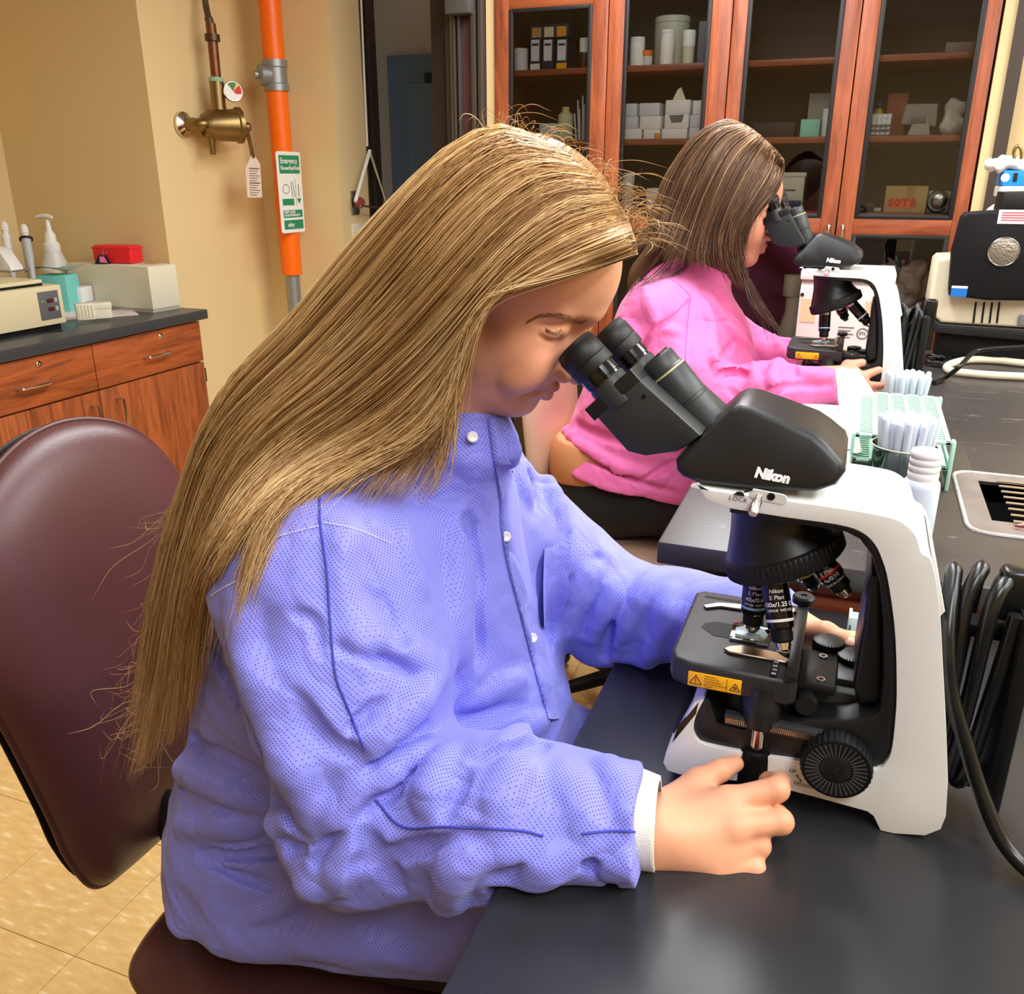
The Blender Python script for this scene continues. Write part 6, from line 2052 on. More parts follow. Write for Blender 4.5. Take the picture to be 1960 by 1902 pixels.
# ================================================================== stool of the woman in pink: tan back, chrome foot ring
c2 = thing('task_chair', 'tan-backed lab chair with a chrome foot ring under the woman in pink', 'chair', (-0.47, 2.03, 0))
M_TAN = leather('tan_vinyl', (206, 168, 142))
B2 = [(1.88, 0.76), (1.85, 0.88), (1.86, 1.00), (1.93, 1.06), (2.05, 1.07), (2.17, 1.06), (2.24, 1.00), (2.25, 0.88), (2.22, 0.76), (2.05, 0.73)]
part(c2, 'backrest', pad(B2, (2.05, 0.90), 0.035, lambda a, b, h: (-0.700 + h - 0.1 * (b - 0.9), a, b), n=60, rings=9), M_TAN, 'tan padded backrest', world=True, angle=180)
S2 = [(-0.68, 1.86), (-0.60, 1.82), (-0.46, 1.815), (-0.32, 1.83), (-0.26, 1.92), (-0.255, 2.05), (-0.26, 2.15), (-0.32, 2.23), (-0.46, 2.25), (-0.60, 2.245), (-0.68, 2.20), (-0.695, 2.04)]
part(c2, 'seat', pad(S2, (-0.47, 2.03), 0.035, lambda a, b, h: (a, b, 0.595 + h), n=60, rings=9, back=1.1), M_TAN, 'tan padded seat', world=True, angle=180)
part(c2, 'back_upright', sh_tube(spline([(-0.47, 2.05, 0.55), (-0.68, 2.05, 0.54), (-0.735, 2.05, 0.62), (-0.735, 2.05, 0.88)], 24), 0.016, 10), M_BLACKM, world=True)
part(c2, 'column', sh_lathe([(0, 0.08), (0.026, 0.08), (0.026, 0.34), (0.017, 0.342), (0.017, 0.56), (0, 0.56)], (-0.47, 2.03, 0), (0, 0, 1), 24), M_BLACKM, world=True)
part(c2, 'foot_ring', sh_tube([(-0.47 + 0.225 * math.cos(a), 2.03 + 0.225 * math.sin(a), 0.30) for a in np.linspace(0, 2 * PI, 64, endpoint=False)], 0.011, 10, closed=True), M_CHROME, 'chrome foot ring', world=True)
for k in range(3):
    a = 2 * PI * k / 3 + 0.3
    part(c2, 'ring_spoke', sh_tube([(-0.47, 2.03, 0.29), (-0.47 + 0.22 * math.cos(a), 2.03 + 0.22 * math.sin(a), 0.298)], 0.008, 8), M_CHROME, world=True)
for k in range(5):
    a = 2 * PI * k / 5
    e = np.array([-0.47 + 0.29 * math.cos(a), 2.03 + 0.29 * math.sin(a), 0.07])
    lg = part(c2, 'leg', sh_tube([(-0.47, 2.03, 0.115), e], [0.024, 0.015], 10), M_BLACKM, world=True)
    part(lg, 'caster', sh_lathe([(0, -0.02), (0.026, -0.02), (0.03, -0.014), (0.03, 0.014), (0.026, 0.02), (0, 0.02)], (e[0], e[1], 0.030), (math.sin(a), -math.cos(a), 0), 16), M_BLACK, world=True)

for o_ in c2.children:
    if o_.name.startswith(('backrest', 'seat', 'back_upright')):
        o_.location = (0, 0, -0.055)
c2.location = (-0.495, 2.155, 0)
# ================================================================== helpers for small things
def turn(shape, c, a):
    return xf(shape, Matrix.Translation(Vector(c)) @ Matrix.Rotation(a, 4, 'Z'))


def crate(name, label, cat, c, w, d, h, m, yaw=0.0, bev=0.002, group=None):
    return solo(name, turn(sh_box(-w / 2, w / 2, -d / 2, d / 2, 0, h, bev), c, yaw), m, label, cat, group)


M_TEAL = mat('teal_card', (120, 206, 196), 0.55)
M_RED = mat('red_plastic', (226, 34, 44), 0.35)
M_GREYP = mat('grey_plastic', (128, 130, 132), 0.45)
M_CLEARP = mat('milky_plastic', (222, 224, 218), 0.35, alpha=0.85)
M_DKBLUE = mat('dark_blue_plastic', (30, 38, 62), 0.4)
M_LABEL = mat('label_white', (240, 240, 238), 0.6)
M_PRINT = mat('grey_print', (110, 108, 104), 0.7)
M_PINKP = mat('pink_sticker', (240, 120, 170), 0.6)
M_LCD = mat('dark_display', (48, 22, 24), 0.2)

# ------------------------------------------------------------------ on the left counter
ZC = 0.91
a_ = np.array([-2.722, 2.925, ZC])
vx, vy = np.array([-0.45, 0.012, 0]), np.array([0.012, 0.150, 0])
b_ = a_ + vy
wb = thing('instrument_box', 'long cream instrument box on the counter end under the red box', 'box', (a_ + (vx + vy) / 2).tolist())
hz = 0.187
quad = [a_, b_, b_ + vx, a_ + vx]
qn = [(p[0], p[1]) for p in quad]
part(wb, 'body', sh_prism(qn, ZC + 0.012, ZC + hz, 'Z', 0.005, 2), M_CREAM, world=True)
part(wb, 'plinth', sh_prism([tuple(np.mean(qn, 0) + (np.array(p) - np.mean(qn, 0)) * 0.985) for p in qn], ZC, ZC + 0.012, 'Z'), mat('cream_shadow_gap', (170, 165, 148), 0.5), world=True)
zt = ZC + hz
rc = np.array([-2.955, 2.985, zt])
u1 = vx / np.linalg.norm(vx)
yw = math.atan2(u1[1], u1[0])
rb = thing('red_box', 'glossy red plastic box on top of the long cream instrument box', 'box', (rc[0], rc[1] + 0.05, zt))
rb0 = np.array([rc[0], rc[1] + 0.03, zt])
part(rb, 'tub', turn(sh_box(-0.095, 0.095, -0.042, 0.042, 0, 0.075, 0.012, 3), rb0, 0.12), M_RED, world=True)
part(rb, 'lid_rim', turn(sh_box(-0.097, 0.097, -0.044, 0.044, 0.060, 0.066, 0.003), rb0, 0.12), M_RED, world=True)
bc = thing('binder_clip', 'black binder clip with a pink sticker leaning on the red box', 'clip', (0, 0, 0))
q0 = np.array([-2.985, 2.955, zt])
bc.location = q0.tolist()
part(bc, 'clip_body', turn(sh_prism([(-0.03, 0), (0.03, 0), (0.014, 0.036), (-0.010, 0.036)], -0.014, 0.014, 'Y', 0.002, 1), q0, 0.3), M_BLACK, world=True)
part(bc, 'sticker', turn(sh_prism([(-0.004, 0.008), (0.026, 0.006), (0.016, 0.031), (-0.002, 0.032)], -0.0162, -0.0142, 'Y'), q0, 0.3), M_PINKP, world=True)
part(bc, 'wire_handle', turn(sh_tube(spline([(0.0, 0.008, 0.034), (0.008, 0.012, 0.060), (0.016, 0.014, 0.072), (0.022, 0.013, 0.062), (0.012, 0.009, 0.034)], 18), 0.0016, 6), q0, 0.3), M_STEEL, world=True)
crate('note_card', 'small tan card lying behind the red box', 'card', (-2.80, 3.03, zt), 0.07, 0.05, 0.002, M_CARD, 0.3, 0)

# pump bottle, pipettes behind the incubator
Yb = 2.97
pbx = P(97, 460, Y=Yb)
bz0 = ZC
s_ = (P(97, 413, Y=Yb)[2] - bz0)
bt = thing('pump_bottle', 'translucent white pump bottle standing against the tan wall', 'bottle', (pbx[0], Yb, bz0))
bx_, by_ = pbx[0], Yb
part(bt, 'bottle', sh_lathe([(0, 0), (0.062, 0), (0.066, 0.01), (0.066, s_ * 0.30), (0.060, s_ * 0.42), (0.040, s_ * 0.56), (0.033, s_ * 0.62), (0.030, s_ * 0.64), (0, s_ * 0.64)], (bx_, by_, bz0), (0, 0, 1), 32), M_CLEARP, 'translucent bottle with liquid', world=True)
part(bt, 'liquid', sh_lathe([(0, 0.004), (0.0625, 0.004), (0.0675, 0.012), (0.0675, s_ * 0.30), (0.0612, s_ * 0.41), (0, s_ * 0.41)], (bx_, by_, bz0), (0, 0, 1), 32), mat('amber_liquid', (212, 190, 158), 0.3), 'pale amber liquid', world=True)
part(bt, 'pump_collar', sh_lathe([(0, s_ * 0.62), (0.034, s_ * 0.62), (0.034, s_ * 0.69), (0.024, s_ * 0.72), (0.022, s_ * 0.80), (0.012, s_ * 0.84), (0.008, s_ * 0.96), (0, s_ * 0.96)], (bx_, by_, bz0), (0, 0, 1), 24), M_WHITEP, 'white pump collar', world=True)
part(bt, 'nozzle', sh_tube(spline([(bx_ - 0.052, by_ - 0.01, bz0 + s_ * 0.985), (bx_ - 0.02, by_, bz0 + s_ * 0.995), (bx_ + 0.03, by_, bz0 + s_ * 0.985)], 10), [0.005, 0.006, 0.008, 0.009, 0.010, 0.011, 0.011, 0.011, 0.010, 0.006], 8), M_WHITEP, world=True)
# cream dry-block incubator
ma, mb = P(127, 617, Z=ZC + 0.02), P(0, 640, Z=ZC + 0.02)
du = (mb - ma) / np.linalg.norm(mb - ma)
inc = thing('dry_block_incubator', 'cream bench incubator with a grey control panel and red displays', 'incubator', (ma + du * 0.2).tolist())
dn = np.array([-du[1], du[0], 0.0])
if dn @ np.array([-1, 0.4, 0]) < 0:
    dn = -dn
ht_ = P(120, 528, X=ma[0], )[2] - ZC
Mi = frame_m(ma - np.array([0, 0, 0.02]), du, -dn) if False else None
pol = [ma, ma + du * 0.46, ma + du * 0.46 + dn * 0.34, ma + dn * 0.34]
pol2 = [(p[0], p[1]) for p in pol]
part(inc, 'body', sh_prism(pol2, ZC + 0.02, ZC + 0.160, 'Z', 0.004, 2), mat('beige_enamel', (218, 206, 168), 0.45), world=True)
part(inc, 'plinth', sh_prism([tuple(np.mean(pol2, 0) + (np.array(p) - np.mean(pol2, 0)) * 0.93) for p in pol2], ZC, ZC + 0.02, 'Z'), M_BLACKM, world=True)
lidp = [ma + du * 0.05 + dn * 0.03, ma + du * 0.45 + dn * 0.03, ma + du * 0.45 + dn * 0.33, ma + du * 0.05 + dn * 0.33]
part(inc, 'lid_seal', sh_prism([(p[0], p[1]) for p in lidp], ZC + 0.160, ZC + 0.168, 'Z'), M_BLACKM, world=True)
part(inc, 'lid', sh_prism([(p[0], p[1]) for p in lidp], ZC + 0.168, ZC + 0.183, 'Z', 0.004, 2), mat('beige_enamel', (218, 206, 168), 0.45), world=True)
fm = lambda s, z: Vector((ma + du * s - dn * 0.0018).tolist()[:2] + [ZC + z])
front = Matrix((Vector(-du), Vector((0, 0, 1)), Vector(-dn))).transposed().to_4x4()


def on_front(s, z, w, h, t=0.003):
    M = front.copy()
    M.translation = Vector((ma + du * s).tolist()[:2] + [ZC + z])
    return xf(sh_box(-w / 2, w / 2, -h / 2, h / 2, -0.001, t, 0.0006), M)


part(inc, 'control_panel', on_front(0.062, 0.092, 0.088, 0.100), mat('panel_grey', (98, 98, 100), 0.5), 'grey control panel', world=True)
for z in (0.108, 0.078):
    part(inc, 'display', on_front(0.058, z, 0.026, 0.013, 0.0045), M_LCD, 'dark red display', world=True)
    Md = front.copy()
    Md.translation = Vector((ma + du * 0.058 - dn * 0.0048).tolist()[:2] + [ZC + z])
    part(inc, 'digits', sh_text('37.0' if z > 0.1 else '37.0', 0.011, Md), mat('red_digits', (210, 40, 40), 0.4), 'red digits', world=True)
    part(inc, 'button', on_front(0.033, z, 0.012, 0.016, 0.005), mat('button_grey', (170, 172, 174), 0.4), world=True)
part(inc, 'indicator', on_front(0.092, 0.108, 0.006, 0.007, 0.005), mat('green_led', (90, 220, 70), 0.3), 'green indicator', world=True)
# two white pipettes standing behind the incubator
for k, (u, v0, v1, lab, mm) in enumerate(((52, 430, 516, 'grey-bodied pipette with white plunger beside the pump bottle', M_GREYP), (14, 425, 512, 'white pipette leaning at the photo\'s left edge', M_WHITEP))):
    b0, t0 = P(u + 8, v1, Y=2.72), P(u - 7, v0, Y=2.78)
    d = (t0 - b0) / np.linalg.norm(t0 - b0)
    L = np.linalg.norm(t0 - b0)
    pt = thing('pipette', lab, 'pipette', b0.tolist())
    part(pt, 'barrel', sh_lathe([(0, -0.06), (0.011, -0.06), (0.013, 0.0), (0.017, L * 0.3), (0.017, L * 0.62), (0.019, L * 0.66), (0, L * 0.66)], b0, d, 20), mat('pipette_grey', (176, 180, 184), 0.4) if k == 0 else M_WHITEP, world=True)
    part(pt, 'finger_ring', sh_lathe([(0, L * 0.66), (0.026 if k == 0 else 0.018, L * 0.66), (0.026 if k == 0 else 0.018, L * 0.70), (0, L * 0.70)], b0, d, 24), M_BLACK if k == 0 else M_WHITEP, world=True)
    part(pt, 'plunger', sh_lathe([(0, L * 0.70), (0.011, L * 0.70), (0.011, L * 0.78), (0.0145, L * 0.80), (0.0145, L * 0.93), (0.008, L * 1.0), (0, L * 1.0)], b0, d, 20), M_WHITEP, 'white plunger', world=True)
ps = P(12, 505, Y=2.62)
pst = thing('pipette_stand', 'white pipette stand foot at the counter\'s left edge of view', 'stand', (ps[0], ps[1], ZC + 0.183))
part(pst, 'foot', sh_prism([(ps[0] - 0.08, ZC + 0.183), (ps[0] + 0.045, ZC + 0.183), (ps[0] + 0.040, ZC + 0.203), (ps[0] - 0.005, ZC + 0.265), (ps[0] - 0.05, ZC + 0.275), (ps[0] - 0.08, ZC + 0.22)], 2.60, 2.66, 'Y', 0.006, 2), M_WHITEP, world=True)
part(pst, 'base_edge', sh_box(ps[0] - 0.09, ps[0] + 0.055, 2.585, 2.68, ZC + 0.183, ZC + 0.190, 0.002), M_STEEL, world=True)
# stack of slide boxes, trays, papers
tx = P(112, 540, Y=2.80)
crate('wipes_box', 'teal cardboard box behind the stacked slide boxes', 'box', (tx[0], 2.80, ZC), 0.12, 0.10, P(112, 528, Y=2.76)[2] - ZC, M_TEAL, 0.3)
sheet = sh_grid(lambda i, j: (tx[0] - 0.13 + 0.22 * i, 2.75 + 0.12 * j, P(112, 528, Y=2.76)[2] + 0.006 + 0.045 * i * (1 - 0.4 * j) + 0.012 * math.sin(5 * i + 2 * j)), 14, 8)
solo('paper_towel', join(sheet, ([(x, y, z - 0.001) for x, y, z in sheet[0]], [f[::-1] for f in sheet[1]])), M_PAPER, 'crumpled white paper towel on the teal box', 'paper towel', angle=180)
tz = [('white flat tray, lowest of the stack beside the cream instrument box', 0.0, 0.020, 0.25, 0.14), ('white flat tray, second of the stack beside the cream instrument box', 0.020, 0.016, 0.24, 0.135)]
sc_ = P(158, 592, Z=ZC) + np.array([-0.045, -0.03, 0])
for lab, z, h, w, d in tz:
    crate('tray', lab, 'tray', (sc_[0], sc_[1], ZC + z), w, d, h - 0.001, M_WHITEP if z == 0 else mat('tray_grey', (196, 196, 200), 0.5), 0.25)
sb = crate('slide_box', 'grey gridded tip box on the flat trays', 'box', (sc_[0] - 0.062, sc_[1] - 0.01, ZC + 0.037), 0.095, 0.08, 0.052, mat('tip_box_grey', (176, 192, 190), 0.4), 0.25)
for k in range(5):
    o = part(sb, 'rib', turn(sh_box(-0.040 + 0.02 * k - 0.0015, -0.040 + 0.02 * k + 0.0015, -0.0415, -0.040, 0.006, 0.046), (0, 0, 0), 0.25), M_GREYP)
crate('slide_box', 'plain white box on the flat trays beside the gridded tip box', 'box', (sc_[0] + 0.050, sc_[1] + 0.005, ZC + 0.037), 0.10, 0.085, 0.062, M_WHITEP, 0.25)
mg = P(183, 603, Z=ZC)
crate('magazine', 'thin printed magazine lying under the small cream boxes', 'magazine', (mg[0], mg[1], ZC), 0.30, 0.17, 0.004, mat('magazine_print', (222, 206, 206), 0.4, var=0.35, vscale=18), 0.95, 0)
crate('folder', 'white folder lying askew under the magazine\'s near corner', 'folder', (mg[0] - 0.06, mg[1] - 0.05, ZC + 0.0045), 0.20, 0.15, 0.006, M_PAPER, 0.55, 0.001)
for k, (u, v, lab) in enumerate(((165, 611, 'small cream ribbed box in front of the flat trays'), (198, 608, 'small cream lidded box nearest the cream instrument box'))):
    c = P(u, v, Z=ZC + 0.011)
    bx1 = thing('small_box', lab, 'box', (c[0], c[1], ZC + 0.011))
    part(bx1, 'box', turn(sh_box(-0.032, 0.032, -0.02, 0.02, 0, 0.055 if k else 0.062, 0.002), c, 0.9), M_CREAM, world=True)
    if k:
        part(bx1, 'lid', turn(sh_box(-0.034, 0.034, -0.022, 0.022, 0.036, 0.060, 0.002), c, 0.9), M_CREAM, world=True)
    else:
        for j in range(5):
            part(bx1, 'rib', turn(sh_box(-0.026 + 0.012 * j, -0.022 + 0.012 * j, -0.0215, -0.0195, 0.006, 0.056), c, 0.9), mat('cream_rib', (198, 190, 160), 0.5), world=True)
c = P(40, 632, Z=ZC)
solo('mouse_pad', turn(sh_box(-0.11, 0.13, -0.09, 0.09, 0, 0.004, 0.001), (c[0] + 0.015, c[1] - 0.01, ZC), 0.9), M_BLACKM, 'black mouse pad on the counter edge below the incubator', 'mouse pad')
c = P(88, 625, Z=ZC + 0.006)
ms = thing('computer_mouse', 'small black mouse at the pad\'s end below the incubator', 'mouse', (c[0], c[1], ZC + 0.004))
part(ms, 'shell', turn(sh_ell((0, 0, 0.012), (0.045, 0.028, 0.016), 24, 12), (c[0], c[1], ZC + 0.004), 0.9), M_BLACK, world=True)
part(ms, 'wheel', turn(sh_lathe([(0, -0.003), (0.006, -0.003), (0.006, 0.003), (0, 0.003)], (0.024, 0, 0.022), (0, 1, 0), 14), (c[0], c[1], ZC + 0.004), 0.9), M_GREYP, world=True)

# ------------------------------------------------------------------ drench-shower valve on the recess wall
vx_ = -2.755
fy_, fz_ = P(350, 238, X=-2.755)[1:]
vb = thing('mixing_valve', 'aged brass shower mixing valve with gauge and pipe on the tan wall', 'valve', (vx_, fy_, fz_))
fo = np.array([vx_, fy_, fz_])
bo_c = P(447, 240, X=-2.62)
ax_ = np.array([0.35, 0.93, -0.02])
part(vb, 'wall_flange', sh_lathe([(0, 0), (0.052, 0), (0.050, 0.010), (0.030, 0.022), (0.026, 0.026), (0, 0.026)], fo, (1, 0, 0), 32), M_CHROME, 'chrome wall flange', world=True)
e0 = fo + np.array([0.09, 0.0, 0.0])
body_a, body_b = P(408, 240, X=-2.66), P(455, 240, X=-2.60)
part(vb, 'inlet_pipe', sh_tube(spline([fo + np.array([0.02, 0, 0]), e0 + np.array([0, 0.01, 0]), body_a], 16), 0.023, 16), M_BRASS, world=True)
dv = body_b - body_a
L = np.linalg.norm(dv)
for f, r_ in ((0.30, 0.031), (0.62, 0.029)):
    q = fo + (body_a - fo) * f
    part(vb, 'union_nut', sh_lathe([(0, -0.011), (r_, -0.011), (r_, 0.011), (0, 0.011)], q, (body_a - fo), 6), M_BRASS, world=True, smooth=False)
part(vb, 'valve_body', sh_lathe([(0, -0.045), (0.045, -0.045), (0.062, -0.01), (0.066, L - 0.01), (0.074, L - 0.004), (0.074, L + 0.012), (0.052, L + 0.012), (0.050, L - 0.005), (0, L - 0.005)], body_a, dv, 36), M_BRASS, world=True)
part(vb, 'dial', sh_lathe([(0, L - 0.003), (0.049, L - 0.003), (0.049, L + 0.002), (0, L + 0.002)], body_a, dv, 28), mat('navy_dial', (36, 34, 66), 0.3), 'navy dial face', world=True)
part(vb, 'dial_mark', xf(sh_box(-0.02, 0.02, -0.028, -0.004, 0, 0.002), frame_m(body_a + dv / L * (L + 0.002), (0.9, -0.35, 0), (0, 0, 1))), mat('blue_mark', (60, 110, 210), 0.4), 'blue and white dial mark', world=True)
part(vb, 'test_knob', sh_lathe([(0, 0), (0.010, 0), (0.016, 0.012), (0.020, 0.02), (0.016, 0.034), (0, 0.038)], P(478, 243, X=-2.60) - np.array([0.03, 0.01, 0]), (1, 0.5, 0), 20), M_BRASS, world=True)
lv0 = P(470, 245, X=-2.60)
part(vb, 'lever', sh_tube(spline([body_b + np.array([0.02, 0.01, 0.01]), P(474, 255, X=-2.585), P(481, 285, X=-2.58), P(484, 302, X=-2.58)], 20), [0.009] * 20, 8), M_BRASS, world=True)
st0, st1 = P(403, 258, X=-2.66), P(408, 296, X=-2.66)
part(vb, 'stop_handle', sh_tube(spline([st0 + np.array([0, 0, 0.03]), st0, st1], 14), [0.022, 0.022, 0.021, 0.021, 0.02, 0.019, 0.018, 0.017, 0.016, 0.015, 0.014, 0.013, 0.012, 0.011], 14), M_BRASS, world=True)
pp = [P(420, 215, X=-2.66), P(414, 152, X=-2.66)]
part(vb, 'outlet_body', sh_tube(spline([P(424, 235, X=-2.655), pp[0], pp[1]], 12), 0.030, 18), M_BRASS, world=True)
M_COPPER = mat('tarnished_copper', (126, 84, 60), 0.45, 0.9, var=0.35, vscale=40)
part(vb, 'verdigris_joint', sh_tube([P(414, 157, X=-2.66), P(413.5, 149, X=-2.66)], 0.0315, 18), mat('verdigris', (150, 186, 150), 0.7), 'green verdigris ring', world=True)
part(vb, 'copper_pipe', sh_tube(spline([P(414, 152, X=-2.66), P(409, 100, X=-2.66), P(406, 70, X=-2.66), P(403, 45, X=-2.66)], 20), 0.021, 16), M_COPPER, world=True)
part(vb, 'coupling', sh_tube([P(407, 79, X=-2.66), P(406, 66, X=-2.66)], 0.031, 16), mat('dark_brass', (92, 76, 56), 0.45, 0.9), world=True)
part(vb, 'riser_pipe', sh_tube(spline([P(403, 48, X=-2.66), P(398, 30, X=-2.67), P(393, 4, X=-2.69), P(386, -60, X=-2.70)], 20), [0.017] * 6 + [0.013] * 14, 12), mat('dark_pipe', (98, 84, 66), 0.45, 0.7), world=True)
gc = P(446, 175, X=-2.60)
gd = np.array([0.75, -0.55, 0.1])
gg = part(vb, 'gauge', sh_lathe([(0, -0.03), (0.012, -0.03), (0.012, -0.018), (0.040, -0.016), (0.043, 0.0), (0.040, 0.005), (0, 0.005)], gc, gd, 36), M_CHROME, 'round thermometer gauge', world=True)
part(gg, 'gauge_face', sh_lathe([(0, 0.005), (0.038, 0.005), (0.038, 0.006), (0, 0.006)], gc, gd, 36), M_LABEL, 'white gauge face', world=True)
gm = frame_m(gc + gd / np.linalg.norm(gd) * 0.0064, np.cross([0, 0, 1.0], gd), (0, 0, 1))
for nm, a0, a1, cc in (('red', -0.9, 0.75, (208, 40, 48)), ('yellow', 0.75, 1.15, (228, 200, 60)), ('green', 1.15, 2.2, (70, 130, 60))):
    seg = [(0, 0)] + [(0.035 * math.cos(a), 0.035 * math.sin(a)) for a in np.linspace(a0, a1, 12)]
    part(gg, nm + '_sector', xf(sh_prism(seg, 0, 0.0008, 'Z'), gm), mat('gauge_' + nm, cc, 0.5), nm + ' sector', world=True)
tg = thing('hang_tag', 'white printed tag hanging from the brass valve lever', 'tag', P(486, 310, X=-2.578).tolist())
t0, t1, t2, t3 = [P(u, v, X=-2.578) for u, v in ((474, 306), (496, 312), (502, 378), (474, 377))]
tp = [P(u, v, X=-2.578) for u, v in ((481, 298), (490, 301), (498, 314), (502, 378), (474, 378), (470, 322))]
part(tg, 'card', (([tuple(p) for p in tp] + [tuple(p - np.array([0.002, 0, 0])) for p in tp]), [(0, 1, 2, 3, 4, 5)[::-1], (6, 7, 8, 9, 10, 11)] + [(i, (i + 1) % 6, (i + 1) % 6 + 6, i + 6) for i in range(6)]), mat('tag_card', (232, 214, 196), 0.7), world=True, smooth=False)
part(tg, 'print', join(*[sh_tube([P(477 + k * 0.15, 322 + k * 4.6, X=-2.5765), P(496 + k * 0.2 - (k % 3) * 3, 323 + k * 4.6, X=-2.5765)], 0.0022 if k in (0, 6) else 0.0012, 4) for k in range(12)]), M_PRINT, 'grey print lines', world=True)['kind'] = 'stuff'

# ------------------------------------------------------------------ orange standpipe with tee and sign
op = thing('standpipe', 'bright orange vertical pipe with a grey tee before the recess wall', 'pipe', (-2.55, 3.685, 0))
yo = 3.685
part(op, 'pipe', sh_lathe([(0.048, 1.0), (0.048, P(525, 172, X=-2.55)[2])], (-2.55, yo, 0), (0, 0, 1), 32), M_ORANGE, 'orange sleeve below the tee', world=True)
z_t0, z_t1 = P(530, 172, X=-2.55)[2], P(525, 118, X=-2.55)[2]
part(op, 'pipe', sh_lathe([(0.048, z_t1), (0.048, CEIL)], (-2.55, yo, 0), (0, 0, 1), 32), M_ORANGE, 'orange sleeve above the tee', world=True)
part(op, 'steel_pipe', sh_lathe([(0, 0), (0.034, 0), (0.034, 1.01), (0, 1.01)], (-2.55, yo, 0), (0, 0, 1), 24), M_GALV, 'grey bare pipe foot', world=True)
zc_ = (z_t0 + z_t1) / 2
part(op, 'tee', sh_lathe([(0.046, z_t0 - 0.006), (0.056, z_t0 - 0.006), (0.056, z_t0 + 0.022), (0.051, z_t0 + 0.026), (0.051, z_t1 - 0.026), (0.056, z_t1 - 0.022), (0.056, z_t1 + 0.006), (0.046, z_t1 + 0.006)], (-2.55, yo, 0), (0, 0, 1), 32), M_GALV, 'grey iron tee', world=True)
tdir = np.array([-0.55, -0.83, 0])
part(op, 'tee_branch', sh_lathe([(0, 0.02), (0.040, 0.02), (0.044, 0.060), (0.046, 0.075), (0.030, 0.082), (0.018, 0.083), (0.018, 0.100), (0, 0.100)], (-2.55, yo, zc_), tdir, 28), M_GALV, 'capped tee branch', world=True)
sg = thing('safety_sign', 'green and white emergency shower sign fixed to the orange pipe', 'sign', P(556, 368, X=-2.50).tolist())
SGP = [np.array(P(u, v, X=-2.498)) for u, v in ((527.5, 289), (574, 291), (584, 443), (540.5, 447))]


def sg_q(a, b, off=0.0):
    p = (SGP[0] * (1 - a) + SGP[1] * a) * (1 - b) + (SGP[3] * (1 - a) + SGP[2] * a) * b
    return p + np.array([off, 0, 0])


def sg_panel(a0, a1, b0, b1, off, th=0.0015, cut=None):
    pts = cut or [(a0, b0), (a1, b0), (a1, b1), (a0, b1)]
    n = len(pts)
    v = [tuple(sg_q(a, b, off)) for a, b in pts] + [tuple(sg_q(a, b, off - th)) for a, b in pts]
    return v, [tuple(range(n))[::-1], tuple(range(n, 2 * n))] + [(i, (i + 1) % n, (i + 1) % n + n, i + n) for i in range(n)]


rc_ = [(0.06, 0), (0.94, 0), (1, 0.018), (1, 0.982), (0.94, 1), (0.06, 1), (0, 0.982), (0, 0.018)]
M_SGREEN = mat('sign_green', (22, 142, 96), 0.45)
part(sg, 'plate', sg_panel(0, 1, 0, 1, 0.0, 0.003, rc_), mat('sign_white', (244, 246, 240), 0.4), world=True, smooth=False)
for nm, a0, a1, b0, b1 in (('heading_panel', 0.09, 0.93, 0.045, 0.265), ('notice_panel', 0.12, 0.93, 0.715, 0.81), ('footer_panel', 0.12, 0.94, 0.84, 0.955), ('pictogram_block', 0.12, 0.60, 0.575, 0.655)):
    part(sg, nm, sg_panel(a0, a1, b0, b1, 0.001), M_SGREEN, 'green panel', world=True, smooth=False)
part(sg, 'pictogram_arrow', sg_panel(0, 0, 0, 0, 0.001, 0.0015, [(0.74, 0.575), (0.92, 0.575), (0.83, 0.64)]), M_SGREEN, 'green arrow', world=True, smooth=False)
part(sg, 'pictogram_column', sg_panel(0.54, 0.60, 0.60, 0.66, 0.0012), M_SGREEN, world=True, smooth=False)
sw = (SGP[1] - SGP[0])
swn = np.linalg.norm(sw)
sdn = (SGP[0] - SGP[3])
for s, a, b, sz, mm, al in (('Emergency', 0.13, 0.115, 0.034, M_INKW, 'LEFT'), ('Shower/EyeWash', 0.13, 0.20, 0.0235, M_INKW, 'LEFT'), ('KEEP CLEAR', 0.15, 0.742, 0.018, M_INKW, 'LEFT'), ('IN CASE OF EMERGENCY', 0.15, 0.782, 0.0125, M_INKW, 'LEFT'), ('safety', 0.26, 0.90, 0.026, M_INKW, 'LEFT')):
    part(sg, 'lettering', sh_text(s, sz, frame_m(sg_q(a, b, 0.0016), sw, sdn), bold=0.0006, spacing=0.88, align=al), mm, 'white lettering', world=True)
M_GLINE = mat('sign_line', (90, 120, 108), 0.5)
hd = [(0.30 + 0.14 * math.cos(a), 0.455 + 0.055 * math.sin(a)) for a in np.linspace(0, 2 * PI, 20, endpoint=False)]
part(sg, 'pictogram', join(sh_tube([sg_q(a, b, 0.0012) for a, b in hd], 0.0014, 4, closed=True), sh_tube([sg_q(0.52, 0.36, 0.0012), sg_q(0.55, 0.56, 0.0012)], 0.0014, 4), sh_tube([sg_q(0.58, 0.37, 0.0012), sg_q(0.66, 0.55, 0.0012)], 0.0014, 4), sh_tube([sg_q(0.70, 0.33, 0.0012), sg_q(0.70, 0.66, 0.0012)], 0.0009, 4), sh_tube([sg_q(0.82, 0.40, 0.0012), sg_q(0.83, 0.55, 0.0012)], 0.0022, 4)), M_GLINE, 'line drawing of a head under a spray', world=True)

